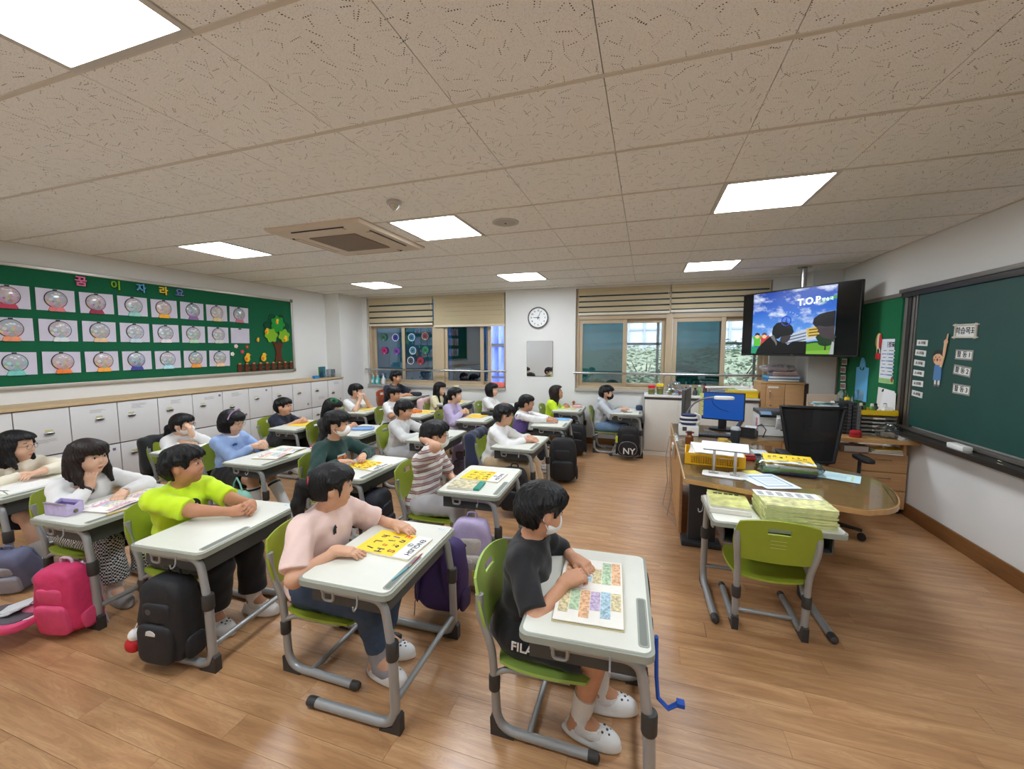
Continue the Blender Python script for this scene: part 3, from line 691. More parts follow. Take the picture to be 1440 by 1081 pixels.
# ---- sanitiser bottles on the first sill
def pump_bottle(label, x, col, colname, s=1.0):
    t = thing('pump_bottle', label, 'bottle', (x,YB+.02,.878), 0, 'pump bottles on the window sill')
    MB().lathe([(.001,0),(.034,0),(.037,.01),(.037,.10),(.03,.125),(.014,.14),(.014,.15)],18).build('bottle', mat('pump_'+colname,col,.3,var=.05), t)
    MB().lathe([(.017,.148),(.017,.168),(.006,.17),(.006,.20)],14).build('pump_collar', WHITE, t)
    MB().tube([(0,0,.198),(0,-.01,.205),(.0,-.045,.20)],.006,8).build('nozzle', WHITE, t)
    MB().bb(-.024,.024,-.038,-.036,.03,.09).build('label_patch', mat('pump_label',(230,235,232),.5,var=.1,vscale=40), t, smooth=False)
pump_bottle('teal pump bottle standing leftmost on the window sill',-5.06,(70,180,180),'teal'); pump_bottle('teal pump bottle second from the left on the sill',-4.96,(80,186,186),'teal2'); pump_bottle('clear white pump bottle right of the teal ones',-4.83,(214,218,220),'clear')
o = thing('paper_note','small cream note lying on the left window sill','paper',(-3.25,YB,.878)); MB().prism([(-.05,-.02),(.05,-.02),(.03,.02),(0,.035),(-.03,.02)],0,.02).build('note', mat('cream_paper',(236,230,190),.8), o, smooth=False)
o = thing('pink_pouch','salmon pink pouch on the right end of the left sill','pouch',(-2.47,YB+.0,.878)); MB().sq((0,0,.05),(.14,.035,.05),.45,.5).build('body', mat('salmon_fabric',(222,110,96),.8,var=.08,bump=.2), o); MB().tube([(-.13,-.01,.095),(.13,-.01,.095)],.004,6).build('zip', mat('zip_grey',(150,90,84),.5), o)

# ---- clock and mirror
def build_clock():
    t = thing('wall_clock','round white wall clock with black numerals and silver rim','clock',(-1.728,YB,2.08))
    R = T(rx=PI/2)
    MB().lathe([(.165,0),(.178,.004),(.178,.03),(.165,.038),(.158,.03)],40,m=R,cap=False).build('rim', mat('clock_rim',(150,150,152),.25,metal=.7), t)
    MB().lathe([(.160,.01),(.160,.014)],40,m=R).build('dial', mat('clock_dial',(240,240,238),.5,var=.01), t, smooth=False)
    ink = mat('black_ink',(18,18,20),.6); F = basis((0,0,0),Vector((1,0,0)),Vector((0,0,1)),Vector((0,-1,0)))
    for h in range(1,13):
        a = PI/2-h*PI/6
        lettering(str(h), .038, ink, t, F @ T(.118*math.cos(a),.118*math.sin(a),.015), name='numeral', bold=.0008)
    for q in range(60):
        pass
    def hand(ang, L, w, nm):
        a = math.radians(ang); MB().prism([(-w,-.03),(w,-.03),(w*.6,L),(-w*.6,L)],.017,.019).build(nm, ink, t, F @ Matrix.Rotation(-a,4,'Z'), smooth=False)
    hand(271.5,.085,.006,'hour_hand'); hand(23,.12,.0045,'minute_hand'); hand(150,.06,.002,'second_hand')
    MB().lathe([(.009,.016),(.009,.022)],14,m=R).build('hub', ink, t)
build_clock()
m_ = thing('wall_mirror','small frameless rectangular mirror under the wall clock','mirror',(-1.70,YB,1.10))
k_ = NT('mirror_silver'); k_.b.inputs['Metallic'].default_value = 1; k_.b.inputs['Roughness'].default_value = .02; k_.b.inputs['Base Color'].default_value = (.75,.78,.8,1)
MB().bb(-.224,.224,-.012,-.006,0,.585).build('glass', k_.m, m_, smooth=False); MB().bb(-.228,.228,-.0065,0,-.004,.589).build('backing', DARKGREY, m_, smooth=False)
# ================================================================== RIGHT WALL: BOARDS AND TELEVISION
RW = basis((0,0,0), Vector((0,-1,0)), Vector((0,0,1)), Vector((-1,0,0)))   # x-> -Y (right in the picture), y->Z, z-> into the room
def onwall(y,z,d=0.0): m = RW.copy(); m.translation = (XR-d,y,z); return m
def build_chalkboard():
    al = mat('chalkboard_aluminium',(128,122,114),.38,metal=.6,var=.04,vscale=3,stretch=(1,.2,6))
    dk = mat('dark_bronze_profile',(64,60,56),.4,metal=.5,var=.05)
    g = mat('chalkboard_green',(24,70,62),.55,var=.14,vscale=2.2,detail=4)
    yl, yr = 4.90, .6
    t = thing('chalkboard','large dark green sliding chalkboard on the right wall','chalkboard',(XR,yl,.84))
    W = yl-yr
    def P(x0,x1,z0,z1,d0,d1): # local: along -Y, z, depth
        return (-d1,-d0,-x1,-x0,z0,z1)
    MB().bb(*P(.20,W,.02,1.25,.01,.028)).build('writing_panel', g, t, smooth=False)
    MB().bb(*P(-.05,W,1.25,1.285,0,.06),.004).build('top_rail', al, t); MB().bb(*P(0,W,1.205,1.25,.0,.05),.003).build('upper_track', dk, t)
    for i,(a,b) in enumerate(((.0,.045),(.052,.092),(.10,.138),(.146,.182))):
        MB().bb(*P(a,b,.0,1.25,0,.032-.005*i),.004).build('stile', dk if i%2 else al, t)
    MB().bb(*P(.184,.205,.0,1.22,.0,.036),.003).build('stile', al, t)
    MB().bb(*P(-.0,W,-.03,.0,0,.04),.004).build('lower_track', al, t)
    mb = MB(); mb.prism([(0,-.06),(.13,-.075),(.14,-.06),(.14,-.03),(.125,-.03),(.12,-.045),(0,-.03)],-.02,W,m=basis((0,0,0),Vector((-1,0,0)),Vector((0,0,1)),Vector((0,-1,0))))
    mb.build('chalk_tray', dk, t, smooth=False)
    # things on the board
    pa = mat('card_white',(228,228,222),.7,var=.02); ink = mat('black_ink',(18,18,20),.6); gr = mat('card_grey_edge',(150,146,140),.7)
    def card(name, label, y, z, w, h, txt, size, rot=0.0, frame=False, group=None):
        c = tag(new_obj(name, None, None, onwall(y,z,.030) @ Matrix.Rotation(rot,4,'Z')), label, 'card', group)
        MB().bb(-w/2,w/2,-h/2,h/2,0,.002).build('card', gr if frame else pa, c, smooth=False)
        if frame: MB().bb(-w/2+.012,w/2-.012,-h/2+.012,h/2-.012,.0015,.003).build('card_face', pa, c, smooth=False)
        lettering(txt, size, ink, c, T(0,0,.0036), .001, .0008)
        return c
    c = card('heading_card','white bamboo-framed heading card on the chalkboard',4.08,1.70,.235,.105,'학습목표',.058,-.02,True)
    for (a,b,x,y) in ((-.13,.13,0,.048),(-.13,.13,0,-.048)): MB().tube([(a,y,.005),(b,y,.005)],.007,8).build('bamboo_pole', mat('bamboo_print',(206,200,188),.6,var=.1), c)
    for x in (-.105,.105): MB().tube([(x,-.06,.006),(x,.06,.006)],.007,8).build('bamboo_pole', mat('bamboo_print'), c)
    card('activity_card','framed activity card numbered one below the heading',4.075,1.518,.185,.078,'활 동 1',.05,-.03,True,'activity cards'); card('activity_card','framed activity card numbered two, tilted',4.08,1.395,.185,.078,'활 동 2',.05,-.10,True,'activity cards'); card('activity_card','framed activity card numbered three, lowest',4.07,1.25,.185,.078,'활 동 3',.05,-.03,True,'activity cards')
    for i,(y,z) in enumerate(((4.59,1.615),(4.60,1.525),(4.605,1.435),(4.605,1.345),(4.605,1.252),(4.60,1.158))):
        card('group_card','small white group card, %s in the left column' % ['topmost','second from top','third from top','fourth from top','fifth from top','lowest'][i],y,z,.15,.052,'△ %d모둠' % (i+1),.028,random.uniform(-.08,.02),False,'group cards')
    # paper boy pointing upward
    b = tag(new_obj('paper_boy', None, None, onwall(4.35,1.25,.030)),'cut-out paper boy in blue shirt pointing up with a raised arm','cutout')
    sk = mat('cutout_skin',(226,180,140),.7,var=.03); bl = mat('cutout_blue',(84,128,176),.7); hr = mat('cutout_hair',(50,44,44),.7); sh = mat('cutout_shorts',(214,212,204),.7); pk = mat('cutout_cheek',(226,120,96),.7)
    MB().prism([(-.032,0),(-.012,0),(-.012,.06),(-.034,.06)],0,.004).build('leg', sh, b, smooth=False); MB().prism([(.008,0),(.03,0),(.034,.06),(.01,.06)],0,.004).build('leg', sh, b, smooth=False)
    for x in (-.022,.02): MB().sq((x,.006,.003),(.016,.012,.003),nu=12,nv=6).build('shoe', mat('cutout_shoe',(110,110,116),.6), b)
    MB().prism([(-.05,.05),(.045,.05),(.04,.17),(.02,.19),(-.03,.19),(-.045,.17)],.0,.005).build('shirt', bl, b, smooth=False)
    MB().sq((-.005,.235,.005),(.064,.058,.004)).build('head', sk, b); MB().prism([(-.072,.245),(-.05,.29),(-.01,.305),(.04,.295),(.062,.25),(.02,.272),(-.03,.27)],.008,.012).build('hair', hr, b, smooth=False)
    for x in (-.045,.03): MB().sq((x,.22,.009),(.014,.012,.002),nu=10,nv=6).build('cheek', pk, b)
    MB().sq((-.008,.222,.009),(.009,.013,.003),nu=10,nv=6).build('mouth', mat('cutout_mouth',(120,30,30),.6), b)
    for x in (-.03,.014): MB().sq((x,.243,.009),(.005,.006,.002),nu=8,nv=6).build('eye', BLACK, b)
    MB().tube([(.035,.165,.006),(.06,.26,.006),(.07,.36,.006)],[.014,.015,.017],10,flat=.4).build('arm', sk, b); MB().sq((.072,.37,.006),(.026,.022,.005),nu=12,nv=6).build('fist', sk, b); MB().tube([(.078,.375,.006),(.09,.435,.006)],[.009,.007],8,flat=.5).build('pointing_finger', sk, b)
    e = thing('board_eraser','white board eraser lying on the chalk tray','eraser',(XR-.095,3.92,.79)); MB().bb(-.03,.03,-.085,.085,.0,.025,.006).build('felt_pad', mat('eraser_felt',(190,190,186),.9), e); MB().bb(-.032,.032,-.087,.087,.022,.058,.012).build('case', WHITE, e)
    c = thing('chalk_piece','short yellow chalk stub on the tray at right','chalk',(XR-.09,3.55,.795)); MB().tube([(0,-.02,0),(0,.02,.0)],.006,10).build('stub', mat('yellow_chalk',(220,210,120),.9), c)
    c = thing('chalk_piece','short white chalk stub on the tray near the eraser','chalk',(XR-.05,3.62,.80)); MB().tube([(0,-.02,0),(.004,.02,.0)],.005,10).build('stub', mat('white_chalk',(235,235,228),.9), c)
build_chalkboard()
def build_side_board():
    t = thing('notice_board','bright green felt notice board left of the chalkboard','board',(XR,4.96,.88))
    y1 = 1.30
    MB().bb(-.02,0,0,y1-.02,.02,1.18).build('felt', mat('green_felt_side',(8,104,62),.95,var=.06,vscale=60,bump=.15,bscale=500), t, smooth=False)
    al = mat('chalkboard_aluminium')
    for (a,b,c,d) in ((0,y1,1.18,1.22),(0,y1,-.02,.02),(y1-.03,y1,.02,1.18)): MB().bb(-.035,0,a,b,c,d,.004).build('frame_bar', al, t)
    pa = mat('card_white'); ink = mat('black_ink')
    s = tag(new_obj('timetable_poster', None, None, onwall(5.125,1.435,.022)),'white school timetable poster with green foot on the notice board','poster')
    MB().sheet(lambda u,v: ((u-.5)*.285,(v-.5)*.45,.004*math.sin(u*5)),8,2,-.001).build('sheet', mat('timetable_paper',(226,232,240),.7,var=.02), s)
    lettering('시정표', .062, ink, s, T(.02,.165,.004), .001, .001, 'title')
    mb = MB()
    bl = mat('timetable_blue',(150,176,214),.7)
    for i in range(8):
        z = .105-i*.035
        MB().bb(-.115,.115,z-.004,z+.010,.003,.0045).build('row_band', bl if i%2 else pa, s, smooth=False)
        for (a,b) in ((-.085,-.035),(.015,.095)): MB().bb(a,b,z,z+.007,.0045,.0052).build('row_mark', mat('print_grey_dark',(110,112,120),.7), s, smooth=False)
    MB().bb(-.135,.135,-.222,-.175,.003,.005).build('green_foot', mat('timetable_green',(150,196,120),.7,var=.15,vscale=30), s, smooth=False)
    MB().sq((.105,-.18,.006),(.02,.03,.004),nu=12,nv=6).build('figure', mat('timetable_figure',(160,70,60),.7), s)
    b = tag(new_obj('paper_balloon', None, None, onwall(5.315,1.60,.024)),'yellow and red paper hot-air balloon above the timetable','decoration')
    MB().sq((0,.04,.004),(.062,.085,.006)).build('envelope', mat('balloon_yellow',(240,200,50),.7), b); MB().sq((.035,.04,.006),(.028,.078,.006)).build('stripe', mat('balloon_red',(190,40,40),.7), b); MB().sq((.0,.04,.009),(.02,.082,.005)).build('stripe', mat('balloon_white',(240,230,215),.7), b)
    for x in (-.02,.03): MB().tube([(x,-.035,.006),(x*1.2+.01,-.09,.006)],.004,6).build('rope', mat('balloon_white'), b)
    MB().bb(-.03,.055,-.15,-.085,.0,.012,.006).build('basket', mat('balloon_basket',(196,30,40),.7), b)
    v = tag(new_obj('paper_vest', None, None, onwall(5.61,1.19,.024)),'sky blue paper bag shape with cut-out handle on the notice board','decoration')
    o = [(-.135,-.22),(.135,-.22),(.135,.16),(.06,.165),(.05,.22),(.02,.27),(-.03,.27),(-.055,.22),(-.065,.165),(-.135,.155)]
    MB().prism(o,0,.006).build('sheet', mat('sky_paper',(96,176,222),.75,var=.03), v, smooth=False); MB().sq((-.005,.15,.006),(.05,.024,.002),nu=16,nv=6).build('cut_out', mat('cut_dark',(14,70,60),.8), v); MB().prism([(-.05,.2),(0,.13),(.05,.2),(.03,.2),(0,.16),(-.03,.2)],.006,.010).build('fold', mat('sky_paper2',(120,190,226),.75), v, smooth=False)
    p = tag(new_obj('pinned_papers', None, None, onwall(5.10,1.02,.022)),'loose white papers pinned under the timetable','paper')
    MB().sheet(lambda u,v: ((u-.5)*.30,(v-.5)*.27,.01+.03*(1-v)*math.sin(u*4)),10,5,-.001).build('sheet', pa, p, T(0,0,0,rz=-.06)); MB().sheet(lambda u,v: ((u-.5)*.21,(v-.5)*.29,.02+.03*(1-v)*math.sin(u*3+1)),10,5,-.001).build('sheet', mat('card_white2',(236,236,236),.7), p, T(.09,-.02,.004,rz=-.12))
    MB().tube([(-.02,.13,.02),(-.02,.105,.03)],.008,6).build('clip', BLACK, p)
    pk = mat('print_photo',(150,120,124),.6,var=.5,vscale=45)
    for i in range(4):
        s = tag(new_obj('photo_strip', None, None, onwall(6.06+random.uniform(-.01,.02),1.40-i*.10,.024) @ Matrix.Rotation(random.uniform(-.08,.08),4,'Z')),'small printed picture strip on the notice board edge, '+['topmost curled one','second from top','third from top','lowest'][i],'picture','picture strips')
        MB().sheet(lambda u,v: ((u-.5)*.17,(v-.5)*.075,.012*u*u),6,2,-.001).build('sheet', pa, s); MB().sheet(lambda u,v: ((u-.5)*.15,(v-.5)*.05,.0025+.012*u*u),6,2,-.001).build('print', pk, s)
build_side_board()

def mat_screen():
    """the broadcast picture: blue sky with clouds over a lawn. coordinates: x -.5..5 across, y -.5...5 up"""
    k = NT('television_picture'); k.b.inputs['Base Color'].default_value = (0,0,0,1); k.b.inputs['Roughness'].default_value = .25
    tc = k.n('ShaderNodeTexCoord'); mp = k.n('ShaderNodeMapping'); mp.inputs['Scale'].default_value = (1.0,1.0,1.0); k.l(tc.outputs['Object'], mp.inputs[0])
    sx = k.n('ShaderNodeSeparateXYZ'); k.l(mp.outputs[0], sx.inputs[0]); X, Y = sx.outputs[0], sx.outputs[1]
    fy = k.math('ADD', k.math('DIVIDE', Y, .78), .5)
    sky = k.ramp(fy, [(.0,lin((150,190,236))),(.35,lin((90,150,226))),(.7,lin((30,96,200))),(1.0,lin((8,60,160)))])
    cm = k.n('ShaderNodeMapping'); cm.inputs['Scale'].default_value = (2.6,4.6,1); cm.inputs['Location'].default_value = (1.7,.4,0); cm.inputs['Rotation'].default_value = (0,0,-.25); k.l(tc.outputs['Object'], cm.inputs[0])
    nz = k.n('ShaderNodeTexNoise'); nz.inputs['Scale'].default_value = 1.5; nz.inputs['Detail'].default_value = 7; nz.inputs['Roughness'].default_value = .6; k.l(cm.outputs[0], nz.inputs['Vector'])
    cl = k.ramp(nz.outputs['Fac'], [(.5,(0,0,0,1)),(.66,(.85,.85,.85,1))])
    c1 = k.mix(cl, sky, lin((232,240,250)))
    k.l(c1, k.b.inputs['Emission Color']); k.b.inputs['Emission Strength'].default_value = .42
    return k.m
def emis(name, rgb, s=.85):
    s *= .5
    m = mat(name, (0,0,0), .3); b = m.node_tree.nodes['Principled BSDF']; b.inputs['Emission Color'].default_value = lin(rgb); b.inputs['Emission Strength'].default_value = s; return m
def build_tv():
    A = Vector((1.27,6.43,1.47)); B = Vector((2.172,5.34,1.47)); w = (B-A).length
    ux = (B-A).normalized(); uz = Vector((0,0,1)); un = ux.cross(uz)   # towards the class
    c = (A+B)/2 + Vector((0,0,.415))
    t = tag(new_obj('television', None), 'large black television hanging from a ceiling pole', 'television'); t.matrix_world = basis(c, ux, uz, un)
    H = .83
    MB().bb(-w/2,w/2,-H/2,H/2,-.045,0,.008).build('casing', BLACK, t)
    MB().bb(-.28,.28,-.25,.2,-.10,-.04,.01).build('rear_housing', BLACK, t)
    sw = w-.024; sh = H-.03
    gl = mat('tv_black_glass',(6,6,7),.12)
    MB().bb(-sw/2,sw/2,-sh/2+.008,sh/2,0,.002).build('screen_glass', gl, t, smooth=False)
    # 4:3 picture
    pw = 1.02; x0 = -sw/2+.145; x1 = x0+pw; cx = (x0+x1)/2
    y0, y1 = -sh/2+.012, sh/2-.004
    pic = MB().bb(-pw/2,pw/2,y0,y1,.0,.001).build('picture', mat_screen(), t, T(cx,0,.002), smooth=False)
    def shape(name, poly, rgb, lay, s=.85): return MB().prism(poly,.001+lay*.0006,.0015+lay*.0006).build(name, emis('tvp_'+name+str(rgb[0])+str(rgb[1]),rgb,s), pic, smooth=False)
    L, R_ = -pw/2, pw/2
    shape('lawn',[(-.0,y0),(R_,y0),(R_,-.235),(.3,-.25),(.1,-.275),(-.0,-.29)],(96,156,44),0); shape('lawn_light',[(.0,y0),(R_,y0),(R_,-.335),(.2,-.35),(.0,-.36)],(120,176,60),1)
    shape('school_block',[(-.06,-.275),(.38,-.205),(.42,-.07),(.36,-.055),(-.06,-.16)],(186,196,210),1); shape('school_end',[(.22,-.19),(.40,-.165),(.42,-.07),(.36,-.05),(.2,-.09)],(206,176,80),2)
    for i in range(3): shape('window_band',[(-.05,-.185-i*.035),(.20,-.125-i*.038),(.20,-.14-i*.038),(-.05,-.20-i*.035)],(90,104,130),3)
    for i in range(3): shape('window_band_end',[(.23,-.095-i*.034),(.39,-.08-i*.036),(.39,-.095-i*.036),(.23,-.11-i*.034)],(110,84,30),3)
    shape('dark_hedge',[(.05,-.29),(.30,-.255),(R_,-.255),(R_,-.235),(.3,-.235),(.05,-.27)],(30,60,40),3)
    tr = [(.42+.10*math.cos(a)*(1+.15*math.sin(5*a)),-.21+.085*math.sin(a)) for a in np.linspace(0,2*PI,25)[:-1]]
    shape('tree',tr,(22,52,26),4); shape('tree_trunk',[(.41,-.34),(.43,-.34),(.425,-.26),(.415,-.26)],(50,36,22),4)
    # emblem ring with tower
    ring = MB(); ring.tube([(-.05+.058*math.cos(a),.02+.058*math.sin(a),.003) for a in np.linspace(0,2*PI,29)[:-1]],.006,6,closed=True); ring.build('emblem_ring', emis('tvp_emblem',(36,66,190)), pic)
    shape('emblem_tower',[(-.078,-.03),(-.022,-.03),(-.042,.03),(-.05,.105),(-.058,.03)],(36,66,190),3)
    # cartoon children at the left
    for (x,hc,bc) in ((-.43,(40,34,34),(90,190,60)),(-.33,(120,60,50),(200,60,60))):
        shape('cartoon_body',[(x-.055,-.30),(x+.05,-.30),(x+.045,-.2),(x+.07,-.16),(x+.055,-.15),(x-.0,-.19),(x-.06,-.15),(x-.075,-.165),(x-.045,-.21)],bc,2); shape('cartoon_legs',[(x-.04,-.37),(x+.04,-.37),(x+.045,-.29),(x-.045,-.29)],(50,80,180),3)
        shape('cartoon_face',[(x+.032*math.cos(a),-.16+.032*math.sin(a)) for a in np.linspace(0,2*PI,17)[:-1]],(240,196,150),3); shape('cartoon_hair',[(x-.036,-.155),(x-.03,-.125),(x,-.112),(x+.03,-.125),(x+.036,-.155),(x,-.14)],hc,4)
    shape('cartoon_grass',[(L,y0),(-.2,y0),(-.24,-.33),(-.4,-.31),(L,-.29)],(40,150,110),4)
    # two presenters seen dark against the sky
    dk = (7,7,9)
    shape('presenter_suit',[(-.44,y0),(-.42,-.33),(-.36,-.26),(-.26,-.17),(-.2,-.15),(-.15,-.22),(-.05,-.25),(.02,-.3),(.03,y0)],dk,6); shape('presenter_screen',[(.0,y0),(.21,y0),(.21,-.235),(.05,-.235),(-.02,-.28)],(4,4,5),7)
    hd = [(-.21,-.19),(-.225,-.12),(-.215,-.05),(-.17,.0),(-.1,.015),(-.03,.0),(.03,-.05),(.055,-.12),(.03,-.155),(-.02,-.16),(-.1,-.17),(-.14,-.2)]
    shape('presenter_hair',hd,(9,9,12),8); shape('presenter_face',[(-.1,-.165),(-.02,-.155),(.02,-.16),(.012,-.2),(-.02,-.245),(-.08,-.26),(-.12,-.22)],(58,50,52),7); shape('shirt_collar',[(-.25,-.165),(-.2,-.15),(-.15,-.25),(-.16,-.29),(-.175,-.25)],(110,108,104),9)
    shape('guest_hair',[(.27,-.03),(.28,.03),(.34,.075),(.42,.095),(R_,.105),(R_,-.06),(.42,-.075),(.36,-.055),(.30,-.065)],(10,10,14),8)
    shape('guest_face',[(.30,-.065),(.36,-.055),(.42,-.075),(R_,-.06),(R_,-.25),(.47,-.22),(.40,-.2),(.36,-.17),(.35,-.145),(.325,-.125),(.335,-.1)],(62,54,58),7); shape('guest_collar',[(.47,y0),(R_,y0),(R_,-.25),(.49,-.24)],(170,170,176),8)
    shape('channel_ribbon',[(.33,.205),(R_,.24),(R_,.275),(.36,.245)],(40,150,70),2)
    lettering('T.O.P', .11, emis('tvp_logo',(236,246,255),1.0), pic, T(.21,.235,.004,rz=.05), .001, .004, 'channel_logo'); lettering('방송국', .045, emis('tvp_logo',(236,246,255),1.0), pic, T(.415,.238,.004,rz=.06), .001, .001, 'channel_logo')
    [MB().sq((-.05+.15*math.cos(a),.03+.10*math.sin(a),.003),(.008,.006,.001),nu=8,nv=6).build('arc_mark', emis('tvp_arc',(180,200,226),.7), pic) for a in np.linspace(.5,2.6,9)]
    MB().bb(-.014,.014,-sh/2-.004,-sh/2+.004,.002,.003).build('badge', mat('tv_badge',(120,120,120),.5), t, smooth=False)
    # bracket and pole to the ceiling
    p = MB(); inv = t.matrix_world.inverted()
    top = inv @ Vector((1.755,5.93,ZC)); 
    MB().tube([(0,-.1,-.14),(0,ZC-c.z,-.14)],.032,16).build('ceiling_pole', CHROME, t)
    MB().lathe([(.075,0),(.075,-.012),(.035,-.02)],20,m=basis((0,ZC-c.z,-.14),Vector((1,0,0)),Vector((0,0,-1)),Vector((0,1,0)))).build('ceiling_flange', CHROME, t)
    MB().bb(-.15,.15,-.18,.12,-.12,-.10,.004).build('mount_plate', DARKGREY, t)
build_tv()
# ================================================================== SCHOOL DESKS AND CHAIRS
TUBE = mat('grey_powder_tube',(158,160,160),.32,metal=.35,var=.03)
RIM = mat('desk_rim_grey',(148,152,140),.5,var=.04)
TOP = mat('desk_top_laminate',(218,218,206),.38,var=.035,vscale=9,detail=6)
TRAY = mat('desk_tray_dark',(64,66,66),.5,var=.06)
CAP = mat('rubber_cap',(52,50,48),.55,var=.06)
GREEN = mat('chair_green',(142,156,44),.42,var=.04,vscale=14); LIMEGREEN = mat('chair_light_green',(150,178,82),.42,var=.04,vscale=14)
ORANGE = mat('chair_orange',(206,98,56),.42,var=.04,vscale=14)
def rrect(x0,x1,y0,y1,r,n=5):
    out=[]
    for (cx,cy,a0) in ((x1-r,y0+r,-PI/2),(x1-r,y1-r,0),(x0+r,y1-r,PI/2),(x0+r,y0+r,PI)):
        for k in range(n+1): a=a0+PI/2*k/n; out.append((cx+r*math.cos(a),cy+r*math.sin(a)))
    return out
DZ = .612
def make_desk():
    t = thing('school_desk','desk','desk')
    MB().prism(rrect(-.45,0,-.325,.325,.035),.582,.606).build('edge_rim', RIM, t)
    MB().prism(rrect(-.438,-.012,-.313,.313,.028),.60,DZ).build('desktop', TOP, t)
    g = MB().prism(rrect(-.052,-.016,-.29,-.02,.012,3),.606,DZ+.0012).build('pencil_groove', RIM, t)
    MB().prism(rrect(-.046,-.022,-.282,-.028,.009,3),DZ,DZ+.0018).build('groove_floor', mat('groove_grey',(116,120,112),.6,var=.05), g)
    d = MB(); d.bb(-.42,-.05,-.265,.265,.485,.492); d.bb(-.056,-.05,-.265,.265,.492,.582); d.bb(-.42,-.056,-.265,-.258,.492,.582); d.bb(-.42,-.056,.258,.265,.492,.582)
    d.build('book_tray', TRAY, t, smooth=False)
    for s in (-1,1):
        y = .288*s
        MB().tube(fillet([(-.34,y,.565),(-.045,y,.565),(-.012,y,.34)],.06),.0175,12).build('upper_leg', TUBE, t)
        lo = MB().tube(fillet([(-.012,y,.37),(-.004,y,.024),(-.43,y,.024)],.085,7),.0205,12).build('lower_leg', TUBE, t)
        MB().lathe([(.024,-.038),(.0265,-.032),(.0265,.032),(.024,.038)],14).build('collar', CAP, t, T(-.0115,y,.355))
        MB().tube([(-.40,y,.024),(-.432,y,.024),(-.445,y,.024),(-.452,y,.024)],[.0215,.0225,.019,.008],12).build('end_cap', CAP, t)
        MB().prism([(.024,0),(.024,.075),(.012,.085),(-.015,.03),(-.075,.006),(-.075,0)],-.018,.018,m=basis((0,y,0),Vector((1,0,0)),Vector((0,0,1)),Vector((0,-1,0)))).build('foot_block', CAP, t, smooth=False)
        MB().tube(fillet([(-.14,.327*s,.59),(-.14,.332*s,.545),(-.14,.352*s,.535),(-.14,.356*s,.56)],.012,3),.0035,7).build('bag_hook', TUBE, t)
        MB().tube(fillet([(-.33,.30*s,.58),(-.33,.30*s,.525),(-.28,.30*s,.525),(-.28,.30*s,.58)],.015,3),.007,7).build('side_bracket', TUBE, t)
    MB().tube([(-.008,-.285,.125),(-.008,.285,.125)],.0135,10).build('crossbar', TUBE, t)
    return t
def make_chair(plastic):
    t = thing('school_chair','chair','chair')
    def sq2(u,v,w,d,e=.28):       # square to rounded rectangle
        a, b = 2*u-1, 2*v-1
        return a*math.sqrt(max(0,1-e*b*b)), b*math.sqrt(max(0,1-e*a*a))
    def seat(u,v):
        a,b = sq2(u,v,1,1)
        x = .02+.205*a; y = .20*b
        z = .316-.016*(1-b*b)*(1-a*a)+.012*b*b-(.045*max(0,a-.55)**1.5)
        return (x,y,z)
    MB().sheet(seat,14,12,.012).build('seat', plastic, t)
    def bk(v0,v1,u0,u1,nu,nv):
        def f(u,v):
            uu, vv = u0+(u1-u0)*u, v0+(v1-v0)*v
            a, b = sq2(uu,vv,1,1,.22)
            y = .205*a; z = .545+.125*b+.02*(1-a*a); x = -.215-.05*(vv-.5)-.035*(1-a*a)+.0
            return (x,y,z)
        return f,nu,nv
    mb = MB()
    for (u0,u1,v0,v1,nu,nv) in ((0,1,0,.68,16,7),(0,1,.82,1,16,3),(0,.37,.68,.82,6,2),(.63,1,.68,.82,6,2)):
        f,a,b = bk(v0,v1,u0,u1,nu,nv); mb.sheet(f,a,b,.011)
    mb.build('backrest', plastic, t)
    sl = MB()
    for i in range(3):
        f,_,_ = bk(.36+i*.085,.372+i*.085,.41,.59,4,1)
        MB().sheet(lambda u,v: (f(u,v)[0]-.0125,f(u,v)[1],f(u,v)[2]),4,1,.001).build('backrest_slit', mat('slit_pale',(176,186,110),.5), t)
    for s in (-1,1):
        y = .168*s
        MB().tube(fillet([(.23,y,.021),(-.165,y,.021),(-.176,y,.24)],.085,7),.0185,12).build('lower_frame', TUBE, t)
        MB().tube(fillet([(-.176,y,.19),(-.185,y,.36),(-.232,y+.02*s,.52),(-.232,y+.02*s,.60)],.06),.0165,12).build('back_post', TUBE, t)
        MB().tube(fillet([(-.178,y,.255),(-.13,y*.97,.285),(.13,y*.9,.288)],.03),.012,10).build('seat_bracket', TUBE, t)
        MB().lathe([(.021,-.032),(.0235,-.028),(.0235,.028),(.021,.032)],14).build('collar', CAP, t, T(-.177,y,.222))
        MB().tube([(.205,y,.021),(.232,y,.021),(.244,y,.021),(.25,y,.021)],[.0195,.0205,.017,.007],12).build('end_cap', CAP, t)
        MB().prism([(-.19,0),(-.192,.075),(-.178,.085),(-.15,.03),(-.09,.006),(-.09,0)],-.0165,.0165,m=basis((0,y,0),Vector((1,0,0)),Vector((0,0,1)),Vector((0,-1,0)))).build('foot_block', CAP, t, smooth=False)
        for z in (.50,.58): MB().lathe([(.005,0),(.004,.003)],8,m=T(-.226,y+.012*s,z,ry=-PI/2)).build('bolt', CAP, t)
    MB().tube([(-.03,-.168,.03),(-.03,.168,.03)],.0125,10).build('crossbar', TUBE, t)
    return t
DESK0 = make_desk(); CHAIRS = {'green': make_chair(GREEN), 'lime': make_chair(LIMEGREEN), 'orange': make_chair(ORANGE)}
USED = set()
def place(proto, loc, rz, label, group):
    if proto.name in USED: o = copy_tree(proto)
    else: o = proto; USED.add(proto.name)
    o.location = loc; o.rotation_euler = (0,0,rz); tag(o, label, None, group); return o
